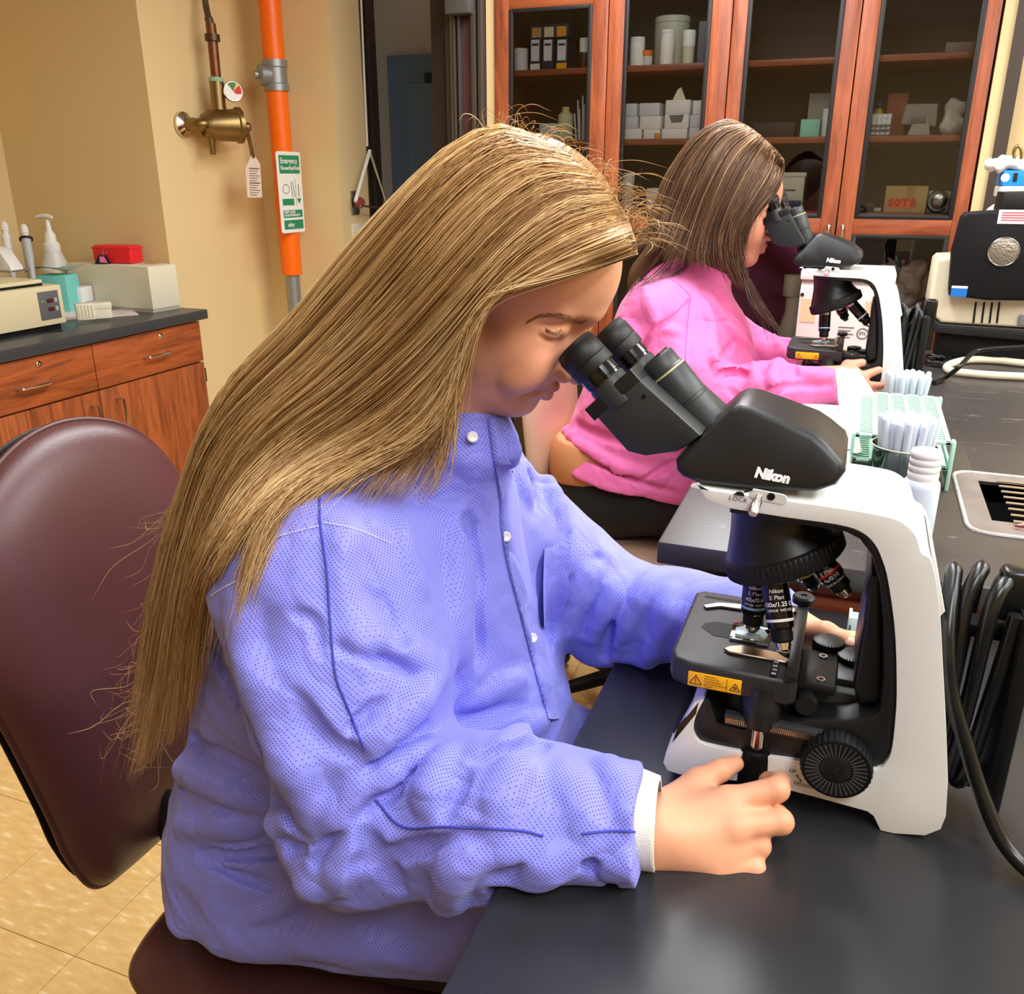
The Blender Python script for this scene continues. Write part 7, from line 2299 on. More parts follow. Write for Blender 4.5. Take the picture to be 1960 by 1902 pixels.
# ------------------------------------------------------------------ pull handle and switches beside the door
ph = thing('pull_handle', 'white triangular shower pull rod on a grey wall plate beside the doorway', 'handle', P(682, 388, X=-2.325).tolist())
c = P(678, 388, X=-2.325)
part(ph, 'wall_plate', sh_box(-2.326, -2.318, c[1] - 0.035, c[1] + 0.035, c[2] - 0.055, c[2] + 0.055, 0.002), M_STEEL, world=True)
k0 = P(690, 388, X=-2.28)
part(ph, 'pivot', sh_lathe([(0, -0.02), (0.024, -0.02), (0.026, 0.0), (0.018, 0.014), (0, 0.016)], k0, (1, -0.3, 0), 20), mat('dull_red', (140, 62, 66), 0.4), 'dull red pivot cap', world=True)
part(ph, 'rod', sh_tube([P(680, 386, X=-2.27), P(708, 288, X=-2.27)], 0.009, 10), M_WHITEP, 'white pull rod', world=True)
part(ph, 'rod', sh_tube([P(708, 290, X=-2.27), P(739, 388, X=-2.27)], 0.006, 8), M_STEEL, world=True)
part(ph, 'rod', sh_tube([P(690, 394, X=-2.27), P(738, 398, X=-2.27)], 0.005, 8), M_STEEL, world=True)
part(ph, 'end_cap', sh_ell(tuple(P(738, 396, X=-2.27)), (0.014, 0.014, 0.018), 16, 10), M_WHITEP, world=True)
sp_ = thing('switch_plate', 'ivory light switch plate under the pull rod', 'switch', P(690, 452, X=-2.325).tolist())
c = P(689, 452, X=-2.325)
part(sp_, 'plate', sh_box(-2.3255, -2.316, c[1] - 0.075, c[1] + 0.085, c[2] - 0.062, c[2] + 0.062, 0.003), M_CREAM, world=True)
for k in range(3):
    part(sp_, 'toggle', sh_box(-2.317, -2.304, c[1] - 0.045 + 0.046 * k, c[1] - 0.033 + 0.046 * k, c[2] - 0.02, c[2] + 0.004, 0.002), M_CREAM, world=True)
cb = thing('wire_conduit', 'thin white and dark cable running up beside the door frame', 'cable', P(692, 200, X=-2.325).tolist())
part(cb, 'cable', sh_tube([P(690, -20, X=-2.318), P(695, 100, X=-2.318), P(703, 280, X=-2.318)], 0.006, 8), M_WHITEP, world=True)
# ================================================================== contents of the glass cabinets
def shelf_x(u, z, Y):
    """Position across a cabinet shelf for a measured column."""
    r = sight(u, 951 - 0)
    lo, hi = -2.0, 1.0
    for _ in range(40):
        mid = (lo + hi) / 2
        d = np.array([mid, Y, z]) - V_CAM
        uu = 980 + FPX * (d @ V_RT) / (d @ V_FW)
        lo, hi = (mid, hi) if uu < u else (lo, mid)
    return (lo + hi) / 2


def shelf_z(v, x, Y):
    lo, hi = 0.2, 2.6
    for _ in range(40):
        mid = (lo + hi) / 2
        d = np.array([x, Y, mid]) - V_CAM
        vv = 951 - FPX * (d @ V_UP) / (d @ V_FW)
        lo, hi = (mid, hi) if vv > v else (lo, mid)
    return (lo + hi) / 2


def s_box(name, label, cat, u0, u1, v0, z, m, Y=None, depth=0.10, v1=None, bev=0.002, group=None):
    """A carton whose front fills the measured columns and rises from z to the measured row v0."""
    Y = Y or CY + 0.075
    x0, x1 = shelf_x(u0, z, Y), shelf_x(u1, z, Y)
    zt = shelf_z(v0, (x0 + x1) / 2, Y)
    return solo(name, sh_box(x0, x1, Y, Y + depth, z + 0.0005, zt, bev), m, label, cat, group), (x0, x1, Y, z, zt)


def s_jar(name, label, cat, u0, u1, v0, z, m, neck=0.0, capm=None, Y=None, capf=0.2, nr=0.6):
    Y = Y or CY + 0.12
    x0, x1 = shelf_x(u0, z, Y), shelf_x(u1, z, Y)
    r = (x1 - x0) / 2
    xc = (x0 + x1) / 2
    h = shelf_z(v0, xc, Y - r) - z
    t = thing(name, label, cat, (xc, Y, z + 0.0005))
    hb = h * (1 - capf)
    part(t, 'body', sh_lathe([(0, 0), (r * 0.96, 0), (r, h * 0.03), (r, hb * (0.86 if neck else 0.98)), (r * (nr if neck else 0.95), hb), (0, hb)], (0, 0, 0), (0, 0, 1), 28), m)
    part(t, 'cap', sh_lathe([(0, hb), (r * (nr + 0.05 if neck else 1.0), hb), (r * (nr + 0.05 if neck else 1.0), h * 0.985), (r * (nr if neck else 0.95), h), (0, h)], (0, 0, 0), (0, 0, 1), 28), capm or m)
    return t


M_CARTON = mat('white_carton', (248, 246, 240), 0.65, var=0.03)
M_CARTONG = mat('grey_white_carton', (226, 228, 230), 0.65)
ZT, ZM, ZB = Z_TOP + 0.022, Z_MID + 0.022, Z_BOT + 0.022


def front_text(s, x0, x1, Y, zc, sz, m, par, nm='lettering'):
    return part(par, nm, sh_text(s, sz, frame_m(((x0 + x1) / 2, Y - 0.0008, zc), (1, 0, 0), (0, 0, 1))), m, world=True)


def front_patch(par, nm, x0, x1, z0, z1, Y, m, lab=None):
    return part(par, nm, sh_box(x0, x1, Y - 0.0012, Y + 0.0005, z0, z1), m, lab, world=True)


# door 1, upper shelf
s_jar('jar', 'plain white jar at the left end of the first cabinet\'s upper shelf', 'jar', 985, 1010, 92, ZT, M_CARTON, capf=0.15)
for k, (u0, u1) in enumerate(((1014, 1034), (1038, 1058), (1064, 1085))):
    o, (x0, x1, Y, z, zt) = s_box('reagent_box', ('dark blue reagent box with a white foot label, beside the white jar', 'dark blue reagent box between the two other dark ones', 'dark blue reagent box with a yellow foot label')[k], 'box', u0, u1, 74, ZT, M_DKBLUE, depth=0.12, group='dark reagent boxes on the upper shelf')
    w = x1 - x0
    front_patch(o, 'label', x0 + w * 0.12, x1 - w * 0.12, z + (zt - z) * 0.30, zt - 0.004, Y, M_CARTONG, 'pale label')
    front_patch(o, 'label_stripe', x0 + w * 0.2, x1 - w * 0.2, zt - (zt - z) * 0.22, zt - (zt - z) * 0.15, Y - 0.001, M_DKBLUE, 'navy stripe')
    if k != 1:
        front_patch(o, 'foot_label', x0 + w * 0.05, x1 - w * 0.05, z + 0.003, z + (zt - z) * 0.22, Y, M_LABEL if k == 0 else M_YEL, 'white foot label' if k == 0 else 'yellow foot label')
zz = shelf_z(73, shelf_x(1050, ZT, CY + 0.075), CY + 0.075)
rk, (x0, x1, Y, z, zt) = s_box('stain_kit', 'dark stain kit carrier with orange bottles standing on the reagent boxes', 'kit', 1014, 1088, 46, zz, M_DKBLUE, depth=0.12)
for k, cc in enumerate(((196, 150, 84), (224, 206, 176), (238, 148, 40))):
    xa = x0 + (x1 - x0) * (0.06 + 0.32 * k)
    front_patch(rk, 'bottle_label', xa, xa + (x1 - x0) * 0.24, z + 0.004, zt - 0.010, Y, mat('kit_label_%s' % ('tan', 'cream', 'orange')[k], cc, 0.5), ('tan', 'cream', 'orange')[k] + ' bottle label')
part(rk, 'carry_loop', sh_tube(spline([(x0 + 0.008, Y + 0.06, zt), (x0 + 0.03, Y + 0.06, zt + 0.045), (x1 - 0.03, Y + 0.06, zt + 0.045), (x1 - 0.008, Y + 0.06, zt)], 24), 0.006, 8), mat('smoky_plastic', (70, 64, 56), 0.3), world=True)
s_jar('bottle', 'dark brown bottle with a white label at the right end of the first upper shelf', 'bottle', 1108, 1127, 72, ZT, mat('brown_bottle', (70, 34, 30), 0.3), neck=1, capm=M_LABEL, capf=0.45, nr=0.9)
# door 1, middle shelf
s_jar('bottle', 'cream squeeze bottle with a yellow cap on the first middle shelf', 'bottle', 1068, 1096, 204, ZM, mat('cream_bottle', (220, 220, 178), 0.45), neck=1, capm=mat('yellow_cap', (228, 206, 92), 0.4), capf=0.12, nr=0.42)
s_box('carton', 'small pale blue-white carton left of the cream squeeze bottle', 'box', 1032, 1064, 236, ZM, mat('pale_blue_carton', (206, 224, 228), 0.6))
wr = thing('wrapped_pipettes', 'clear wrapped bundle of pipettes at the right end of the first middle shelf', 'bundle', (shelf_x(1112, ZM, CY + 0.1), CY + 0.1, ZM))
for k in range(6):
    part(wr, 'pipette', sh_tube([(-0.02 + 0.008 * k, 0.01 * (k % 2), 0.001), (-0.03 + 0.010 * k, 0.01 * (k % 2), 0.10 + 0.016 * ((k * 3) % 5))], 0.0035, 6), M_CLEARP)
# door 2, upper shelf
s_jar('jar', 'tall white jar at the left of the second cabinet\'s upper shelf', 'jar', 1205, 1232, 70, ZT, M_CARTON, capf=0.12)
s_jar('jar', 'clear-topped jar with an orange label on the second upper shelf', 'jar', 1228, 1248, 96, ZT, M_CARTONG, capm=mat('orange_lid', (240, 132, 50), 0.5), capf=0.35)
s_jar('jar', 'large translucent jar behind the white bottles on the second upper shelf', 'jar', 1250, 1316, 28, ZT, mat('frosted_jar', (190, 190, 176), 0.35), Y=CY + 0.2, capf=0.12)
s_jar('bottle', 'white bottle in front of the large translucent jar', 'bottle', 1262, 1288, 56, ZT, M_CARTON, Y=CY + 0.08, capf=0.1)
s_jar('bottle', 'ivory bottle with a broad white cap near the right of the second upper shelf', 'bottle', 1305, 1327, 57, ZT, mat('ivory_bottle', (222, 222, 196), 0.45), neck=1, capm=M_CARTON, capf=0.46, nr=1.05)
s_box('carton', 'grey carton at the right end of the second upper shelf', 'box', 1333, 1354, 40, ZT, mat('slate_carton', (112, 116, 128), 0.6), Y=CY + 0.15)
# door 2, middle shelf: cartons in three tiers
rows = [
    ('white carton, lowest at the left of the second middle shelf', 1190, 1227, 246, None, M_CARTON), ('white carton with a print, lowest beside the orange tag', 1231, 1262, 248, None, M_CARTON), ('white carton, lowest under the tissue box', 1266, 1314, 246, None, M_CARTON), ('pale carton, lowest at the right of the second middle shelf', 1318, 1342, 244, None, M_CARTONG)]
tops = {}
for lab, u0, u1, v0, _, m in rows:
    o, g = s_box('carton', lab, 'box', u0, u1, v0, ZM, m, group='cartons on the second middle shelf')
    tops[u0] = g
for lab, u0, u1, v0, base, m in (('pale grey carton, second tier at the left', 1191, 1220, 223, 1190, M_CARTONG), ('white printed carton, second tier beside the pale grey one', 1224, 1264, 222, 1231, M_CARTON), ('white opened glove box, second tier under the tissue box', 1271, 1317, 218, 1266, M_CARTON), ('pale carton, second tier at the right', 1320, 1341, 219, 1318, M_CARTONG)):
    o, g = s_box('carton', lab, 'box', u0, u1, v0, tops[base][4], m, group='cartons on the second middle shelf')
    tops[u0] = g
    if u0 == 1271:
        x0, x1, Y, z, zt = g
        part(o, 'opening', sh_prism([(x0 + (x1 - x0) * a, z + (zt - z) * b) for a, b in ((0.18, 0.92), (0.80, 0.95), (0.72, 0.42), (0.30, 0.40))], Y - 0.0012, Y + 0.0008, 'Y'), mat('dark_opening', (120, 118, 112), 0.8), 'dark torn opening', world=True)
for lab, u0, u1, v0, base, m in (('grey-lidded carton, top tier at the left', 1192, 1218, 198, 1191, M_CARTONG), ('grey-white carton, top tier beside the grey-lidded one', 1223, 1262, 197, 1224, M_CARTONG), ('white tissue box with a tissue standing up', 1273, 1320, 191, 1271, M_CARTON), ('white printed carton, top tier at the right', 1325, 1343, 192, 1320, M_CARTON)):
    o, g = s_box('carton', lab, 'box', u0, u1, v0, tops[base][4], m, group='cartons on the second middle shelf')
    if u0 == 1273:
        x0, x1, Y, z, zt = g
        part(o, 'tissue', sh_prism([(x0 + 0.018, zt - 0.002), (x1 - 0.022, zt - 0.002), (x1 - 0.034, zt + 0.022), ((x0 + x1) / 2 + 0.002, zt + 0.046), ((x0 + x1) / 2 - 0.010, zt + 0.040), (x0 + 0.024, zt + 0.015)], Y + 0.03, Y + 0.045, 'Y', 0.003, 1), mat('cream_tissue', (232, 222, 196), 0.8), 'cream tissue', world=True)
s_box('orange_tag', 'small orange tag box in front of the lowest cartons', 'box', 1252, 1262, 254, ZM, mat('orange_card', (246, 150, 40), 0.5), Y=CY + 0.055, depth=0.012)
# door 2, lower shelf
s_jar('measuring_cylinder', 'tall white measuring cylinder low in the second cabinet', 'cylinder', 1190, 1212, 330, ZB, M_CARTON, capf=0.1)
s_jar('bottle', 'tall dark bottle beside the measuring cylinder', 'bottle', 1214, 1234, 322, ZB, M_BLACK, neck=1, capf=0.3, nr=0.35)
s_box('carton', 'white carton low in the second cabinet behind the brown hair', 'box', 1236, 1270, 360, ZB, M_CARTON)
# door 3
s_box('wipes_box', 'mint green wipes box on the third middle shelf', 'box', 1530, 1567, 228, ZM, mat('mint_carton', (150, 222, 200), 0.6))
s_jar('bottle', 'white printed bottle beside the mint green wipes box', 'bottle', 1570, 1588, 208, ZM, M_CARTON, capf=0.12)
s_box('binder', 'grey-beige carton standing behind the mint green wipes box', 'box', 1541, 1592, 178, ZM, mat('greige_carton', (150, 146, 136), 0.7), Y=CY + 0.20)
s_box('shelf_tray', 'dark maroon tray on the third middle shelf', 'tray', 1440, 1520, 234, ZM, mat('dark_maroon', (54, 30, 30), 0.6), Y=CY + 0.16)
o, g = s_box('storage_box', 'cream lidded storage box low in the third cabinet', 'box', 1478, 1534, 332, ZB, M_CREAM, Y=CY + 0.1, depth=0.15)
x0, x1, Y, z, zt = g
part(o, 'lid', sh_box(x0 - 0.004, x1 + 0.004, Y - 0.004, Y + 0.154, zt - 0.012, zt + 0.004, 0.002), M_CREAM, world=True)
part(o, 'print_line', sh_box(x0 + 0.04, x1 - 0.03, Y - 0.001, Y, zt - 0.062, zt - 0.056), M_PRINT, 'grey print line', world=True)
s_box('blue_case', 'dark blue case in front of the cream storage box', 'case', 1494, 1530, 384, ZB, mat('navy_case', (36, 52, 96), 0.4), Y=CY + 0.05, depth=0.04)
# door 4
s_box('tray', 'flat grey tray on the fourth upper shelf', 'tray', 1808, 1863, 80, ZT, mat('taupe_tray', (120, 104, 96), 0.6), Y=CY + 0.1)
tr = thing('tube_rack', 'rack of white sample tubes on the fourth middle shelf', 'rack', (shelf_x(1683, ZM, CY + 0.08), CY + 0.08, ZM + 0.0005))
xs0, xs1 = shelf_x(1664, ZM, CY + 0.06), shelf_x(1702, ZM, CY + 0.06)
part(tr, 'rack_rail', join(*[sh_box(xs0, xs1, CY + 0.055, CY + 0.10, ZM + z, ZM + z + 0.004) for z in (0.001, 0.018, 0.033)]), mat('slate_wire', (96, 108, 112), 0.4), world=True)
for k in range(4):
    xc = xs0 + (xs1 - xs0) * (k + 0.5) / 4
    part(tr, 'tube', sh_lathe([(0, 0.004), (0.0085, 0.004), (0.0085, 0.058), (0.0098, 0.058), (0.0098, 0.072), (0, 0.072)], (xc, CY + 0.075, ZM), (0, 0, 1), 16), M_WHITEP, 'white capped tube', world=True)
s_jar('bottle', 'yellow labelled bottle behind the white tubes on the fourth middle shelf', 'bottle', 1666, 1684, 194, ZM, mat('mustard_label', (214, 172, 44), 0.5), Y=CY + 0.17, neck=1, capm=M_BLACK, capf=0.2)
s_box('folder', 'rust-orange folder standing at the back of the fourth middle shelf', 'folder', 1690, 1728, 178, ZM, mat('rust_card', (150, 84, 52), 0.7), Y=CY + 0.24, depth=0.01)
tm = thing('tilted_meter', 'grey meter with a square face propped on a stand in the fourth cabinet', 'meter', (shelf_x(1750, ZM, CY + 0.15), CY + 0.15, ZM))
x0, x1 = shelf_x(1715, ZM, CY + 0.12), shelf_x(1790, ZM, CY + 0.12)
M_GREIGE = mat('greige_plastic', (146, 138, 124), 0.5)
z1 = shelf_z(198, (x0 + x1) / 2, CY + 0.12)
part(tm, 'back_panel', sh_prism([(x0 + 0.01, ZM + 0.04), (x1, ZM + 0.03), (x1 - 0.004, z1), (x0 + 0.02, z1 + 0.002)], CY + 0.15, CY + 0.17, 'Y', 0.003, 1), M_GREIGE, world=True)
part(tm, 'stand', sh_prism([(x0 + 0.035, ZM + 0.0005), (x1 - 0.018, ZM + 0.0005), (x1 - 0.035, z1 - 0.03), (x0 + 0.06, z1 - 0.03)], CY + 0.10, CY + 0.135, 'Y', 0.003, 1), mat('greige_light', (164, 156, 142), 0.5), world=True)
part(tm, 'face', sh_box((x0 + x1) / 2 - 0.022, (x0 + x1) / 2 + 0.026, CY + 0.094, CY + 0.10, ZM + 0.042, z1 - 0.034, 0.001), mat('greige_dark', (112, 106, 94), 0.4), 'darker square face', world=True)
bg = s_mesh([ell((shelf_x(1820, ZM, CY + 0.12), CY + 0.12, ZM + 0.032), (0.045, 0.035, 0.034), 0.02), ell((shelf_x(1822, ZM, CY + 0.12), CY + 0.13, ZM + 0.085), (0.038, 0.03, 0.038), 0.02), half((0, 0, -1), -(ZM + 0.001), 'i', 0.002)], (shelf_x(1800, ZM, CY + 0.12) - 0.07, CY + 0.03, ZM - 0.02), (shelf_x(1845, ZM, CY + 0.12) + 0.08, CY + 0.22, ZM + 0.16), 0.006, disp=waves(31, 6, 60, 120, 0.004), N=16)
bgt = thing('plastic_bag', 'bulging clear bag of white swabs at the right of the fourth middle shelf', 'bag', (shelf_x(1820, ZM, CY + 0.12), CY + 0.12, ZM))
np_part(bgt, 'bag', bg[0], bg[1], mat('bag_white', (206, 200, 186), 0.35))
o, g = s_box('cardboard_box', 'brown cardboard box with an orange sticker low in the fourth cabinet', 'box', 1690, 1770, 356, ZB, M_CARD, Y=CY + 0.06, depth=0.16)
x0, x1, Y, z, zt = g
part(o, 'tape', sh_box(x0 + (x1 - x0) * 0.50, x0 + (x1 - x0) * 0.70, Y - 0.0008, Y, z + 0.002, zt - 0.002), mat('tape_tan', (176, 138, 84), 0.4), 'tan packing tape', world=True)
part(o, 'sticker', sh_box(x0 + (x1 - x0) * 0.17, x0 + (x1 - x0) * 0.68, Y - 0.0018, Y - 0.0008, z + (zt - z) * 0.18, z + (zt - z) * 0.54), mat('orange_sticker', (255, 112, 36), 0.5), 'fluorescent orange sticker', world=True)
part(o, 'lettering', sh_text('S0TB', 0.036, frame_m((x0 + (x1 - x0) * 0.425, Y - 0.0022, z + (zt - z) * 0.36), (1, 0, 0), (0, 0, 1)), bold=0.0015, spacing=1.3), mat('red_ink', (206, 44, 20), 0.5), 'red sticker lettering', world=True)
cl = thing('clock_meter', 'small silver dial instrument with a looped lead beside the cardboard box', 'instrument', (shelf_x(1792, ZB, CY + 0.08), CY + 0.08, ZB))
x0, x1 = shelf_x(1772, ZB, CY + 0.08), shelf_x(1814, ZB, CY + 0.08)
part(cl, 'case', sh_box(x0, x1, CY + 0.07, CY + 0.14, ZB + 0.0005, ZB + 0.075, 0.004), mat('silver_grey', (170, 168, 164), 0.4), world=True)
part(cl, 'dial', sh_lathe([(0, 0), (0.026, 0), (0.026, 0.008), (0.02, 0.012), (0, 0.012)], ((x0 + x1) / 2, CY + 0.07, ZB + 0.042), (0, -1, 0), 32), M_STEEL, 'round silver dial', world=True)
part(cl, 'lead', sh_tube([((x0 + x1) / 2 - 0.004 + 0.034 * math.cos(a), CY + 0.058, ZB + 0.040 + 0.036 * math.sin(a)) for a in np.linspace(0.4, 5.6, 30)], 0.003, 6), M_BLACKM, world=True)
s_box('black_adapter', 'small black adapter left of the cardboard box', 'adapter', 1652, 1672, 388, ZB, M_BLACK, Y=CY + 0.06, depth=0.05)
s_box('white_carton', 'low white carton behind the small black adapter', 'box', 1642, 1686, 398, ZB, M_CARTON, Y=CY + 0.14, depth=0.06)
# lower compartment, seen behind the far microscope
Zl = 0.742
s_jar('funnel_stand', 'cream ceramic funnel low in the third cabinet behind the far microscope', 'funnel', 1497, 1535, 528, 1.0, M_CREAM, Y=CY + 0.15, capf=0.35, neck=0)
fz = shelf_z(640, shelf_x(1515, 0.9, CY + 0.15), CY + 0.15)
sc3 = thing('kitchen_scale', 'cream pedestal scale low in the third cabinet behind the pink sleeve', 'scale', (shelf_x(1515, 0.9, CY + 0.15), CY + 0.15, Zl))
xk = shelf_x(1515, 0.9, CY + 0.15)
part(sc3, 'column', sh_lathe([(0, 0.0), (0.05, 0.0), (0.052, 0.12), (0.03, 0.20), (0.032, 0.257), (0, 0.257)], (xk, CY + 0.15, Zl), (0, 0, 1), 28), M_CREAM, world=True)
part(sc3, 'foot', sh_box(xk - 0.07, xk + 0.07, CY + 0.08, CY + 0.22, Zl + 0.001, Zl + 0.03, 0.006), M_CREAM, world=True)
for k, (u, v, lab) in enumerate(((1692, 512, 'crumpled beige bag low in the fourth cabinet, left of its pair'), (1752, 506, 'crumpled beige bag low in the fourth cabinet, right of its pair'))):
    xk, zk = shelf_x(u, 1.1, CY + 0.16), shelf_z(v, shelf_x(u, 1.1, CY + 0.16), CY + 0.16)
    vv, qq = s_mesh([ell((xk, CY + 0.16, zk - 0.10), (0.068, 0.06, 0.12), 0.02)], (xk - 0.13, CY + 0.05, zk - 0.28), (xk + 0.13, CY + 0.28, zk + 0.08), 0.008, disp=waves(40 + k, 7, 45, 100, 0.008), N=16)
    tb = thing('crumpled_bag', lab, 'bag', (xk, CY + 0.16, Zl))
    np_part(tb, 'bag', vv, qq, mat('beige_bag', (190, 162, 140), 0.6))
    part(tb, 'carton_below', sh_box(xk - 0.05, xk + 0.05, CY + 0.1, CY + 0.22, Zl + 0.0005, zk - 0.20, 0.003), M_CARTON, world=True)

# ================================================================== things on the far bench
FZ = 0.94
# white appliance carton behind the far microscope
cb0 = P(1522, 692, Y=2.62)
x0, x1 = shelf_x(1528, 1.1, 2.62), shelf_x(1688, 1.1, 2.62)
zt = shelf_z(560, (x0 + x1) / 2, 2.62)
wc = thing('white_instrument', 'white bench instrument with tan labels behind the far microscope', 'instrument', ((x0 + x1) / 2, 2.72, FZ))
M_PKW = mat('pinkish_white', (236, 222, 216), 0.5)
part(wc, 'case', sh_prism([(2.62, FZ + 0.0005), (2.86, FZ + 0.0005), (2.86, zt + 0.03), (2.66, zt + 0.03), (2.62, zt)], x0, x1 + 0.02, 'X', 0.003, 2), M_PKW, world=True)
part(wc, 'top_cover', sh_box(x0 - 0.004, x1 + 0.024, 2.63, 2.86, zt + 0.03, zt + 0.055, 0.003), M_WHITEP, world=True)
for a, b in ((0.03, 0.22), (0.80, 0.99)):
    part(wc, 'label', sh_box(x0 + (x1 - x0) * a, x0 + (x1 - x0) * b, 2.6185, 2.62, zt - 0.085, zt - 0.02), mat('tan_label', (232, 192, 152), 0.6), 'tan label', world=True)
for a in (0.03, 0.97):
    part(wc, 'screw', sh_lathe([(0, 0), (0.005, 0), (0.005, 0.002), (0, 0.002)], (x0 + (x1 - x0) * a, 2.62, zt - 0.010), (0, -1, 0), 12), M_BLACK, world=True)
xm, zm = shelf_x(1640, 1.0, 2.62), shelf_z(638, shelf_x(1640, 1.0, 2.62), 2.62)
part(wc, 'mark_ring', sh_lathe([(0.0125, 0), (0.0155, 0), (0.0155, 0.001), (0.0125, 0.001)], (xm + 0.01, 2.6195, zm), (0, -1, 0), 28), M_PRINT, 'grey round approval mark', world=True)
part(wc, 'lettering', sh_text('ETL', 0.0115, frame_m((xm + 0.01, 2.6185, zm), (1, 0, 0), (0, 0, 1)), bold=0.0004), M_PRINT, 'grey mark lettering', world=True)
part(wc, 'print_line', join(*[sh_box(xm - 0.055, xm - 0.014 - (k % 2) * 0.008, 2.6188, 2.6195, zm + 0.013 - k * 0.009, zm + 0.016 - k * 0.009) for k in range(4)]), M_PRINT, 'grey print lines', world=True)['kind'] = 'stuff'
# black-fronted instrument on the right
bi = thing('water_bath_reader', 'cream bench instrument with a big black front panel and silver badge', 'instrument', (P(1880, 660, Y=2.78)[0], 2.85, FZ))
Yi = 2.80
X_ = lambda u, v, Y=2.80: P(u, v, Y=Y)
base = [X_(1786, 640), X_(1960, 652), X_(2060, 652), X_(2060, 620), X_(1960, 622), X_(1790, 610)]
M_INST = mat('cream_enamel', (226, 214, 186), 0.45)
pts = [(X_(u, v)[0], X_(u, v)[2]) for u, v in ((1778, 596), (1778, 580), (1792, 500), (1800, 493), (1835, 492), (1960, 500), (2080, 500), (2080, 640), (1960, 628), (1800, 618))]
part(bi, 'housing', sh_prism(pts, Yi, Yi + 0.19, 'Y', 0.010, 3), M_INST, world=True)
pts = [(X_(u, v)[0], X_(u, v)[2]) for u, v in ((1780, 604), (1800, 619), (1960, 629), (2080, 641), (2080, 662), (1960, 652), (1786, 636))]
part(bi, 'skirt', sh_prism(pts, Yi - 0.004, Yi + 0.18, 'Y', 0.004, 2), M_BLACK, world=True)
xl, xr = X_(1788, 660)[0], X_(2070, 690)[0]
part(bi, 'foot_block', sh_box(xl + 0.01, xr, Yi + 0.03, Yi + 0.17, FZ + 0.0005, X_(1800, 640)[2], 0.008), M_BLACKM, world=True)
pts = [(X_(u, v, Yi - 0.05)[0], X_(u, v, Yi - 0.05)[2]) for u, v in ((1817, 566), (1816, 555), (1822, 480), (1840, 415), (1850, 406), (1915, 402), (2010, 402), (2075, 560), (1960, 576), (1890, 575))]
part(bi, 'front_panel', sh_prism(pts, Yi - 0.05, Yi + 0.0, 'Y', 0.008, 3), M_BLACKM, 'big black front panel', world=True)
pts = [(X_(u, v, Yi - 0.02)[0], X_(u, v, Yi - 0.02)[2]) for u, v in ((1913, 404), (1922, 368), (2000, 366), (2000, 404))]
part(bi, 'hood', sh_prism(pts, Yi - 0.02, Yi + 0.12, 'Y', 0.004, 2), M_BLACK, world=True)
bc_ = X_(1921, 482, Yi - 0.05)
br = abs(X_(1951, 482, Yi - 0.05)[0] - bc_[0])
bd = part(bi, 'badge', sh_lathe([(0, 0), (br, 0), (br, 0.004), (br * 0.9, 0.0055), (0, 0.0045)], bc_, (0, -1, 0), 40), mat('silver_badge', (168, 158, 146), 0.35, 0.9, bump=0.9, bscale=160), 'round embossed silver badge', world=True)
part(bd, 'badge_rim', sh_lathe([(br * 0.9, 0.003), (br * 0.98, 0.0065), (br * 1.04, 0.004), (br * 1.04, 0.0)], bc_, (0, -1, 0), 40), M_STEEL, world=True)
a, b = X_(1908, 428, Yi - 0.05), X_(2000, 402, Yi - 0.05)
part(bi, 'notice', sh_box(a[0], b[0], Yi - 0.0515, Yi - 0.0505, a[2], b[2]), mat('pink_notice', (226, 214, 218), 0.6), 'pale notice with red print', world=True)
part(bi, 'notice_print', join(*[sh_box(a[0] + 0.008, b[0] - 0.012 - 0.01 * (k % 2), Yi - 0.0522, Yi - 0.0515, b[2] - 0.009 - k * 0.0062, b[2] - 0.0062 - k * 0.0062) for k in range(4)]), mat('red_print', (196, 96, 104), 0.6), 'red print lines', world=True)['kind'] = 'stuff'
a, b = X_(1817, 567, Yi - 0.05), X_(1852, 552, Yi - 0.05)
part(bi, 'blue_label', sh_box(a[0] + 0.002, b[0], Yi - 0.0515, Yi - 0.0505, a[2], b[2]), mat('blue_label', (24, 110, 190), 0.5), 'blue and white label', world=True)
part(bi, 'blue_label_top', sh_box(a[0] + 0.002, b[0], Yi - 0.0515, Yi - 0.0505, b[2], b[2] + 0.006), M_LABEL, world=True)
for u in (1868, 1884, 1899, 1913):
    p, q_ = X_(u, 578), X_(u - 5, 618)
    part(bi, 'vent_slot', sh_tube([(p[0], Yi - 0.0005, p[2]), (q_[0], Yi - 0.0005, q_[2])], 0.0028, 6), M_BLACKM, 'dark vent slot', world=True)
part(bi, 'side_port', sh_box(X_(1950, 608)[0], X_(1975, 608)[0], Yi - 0.008, Yi + 0.01, X_(1950, 622)[2], X_(1950, 602)[2], 0.003), M_GREYP, world=True)
# white appliance with blue box at the right edge, behind
ap = thing('white_appliance', 'white rounded appliance behind the black-fronted instrument', 'appliance', (P(1945, 390, Y=3.2)[0], 3.2, FZ))
A_ = lambda u, v: P(u, v, Y=3.15)
part(ap, 'dome', sh_ell((A_(1935, 430)[0], 3.25, A_(1935, 430)[2]), (A_(1990, 430)[0] - A_(1935, 430)[0], 0.09, A_(1935, 384)[2] - A_(1935, 430)[2]), 28, 14), M_WHITEP, world=True)
part(ap, 'pedestal', sh_box(A_(1905, 450)[0], A_(1990, 450)[0], 3.2, 3.32, FZ + 0.0005, A_(1935, 425)[2], 0.01), M_WHITEP, world=True)
part(ap, 'tray', sh_box(A_(1913, 380)[0], A_(2000, 380)[0], 3.15, 3.32, A_(1913, 378)[2], A_(1913, 356)[2], 0.006), M_WHITEP, 'white tray', world=True)
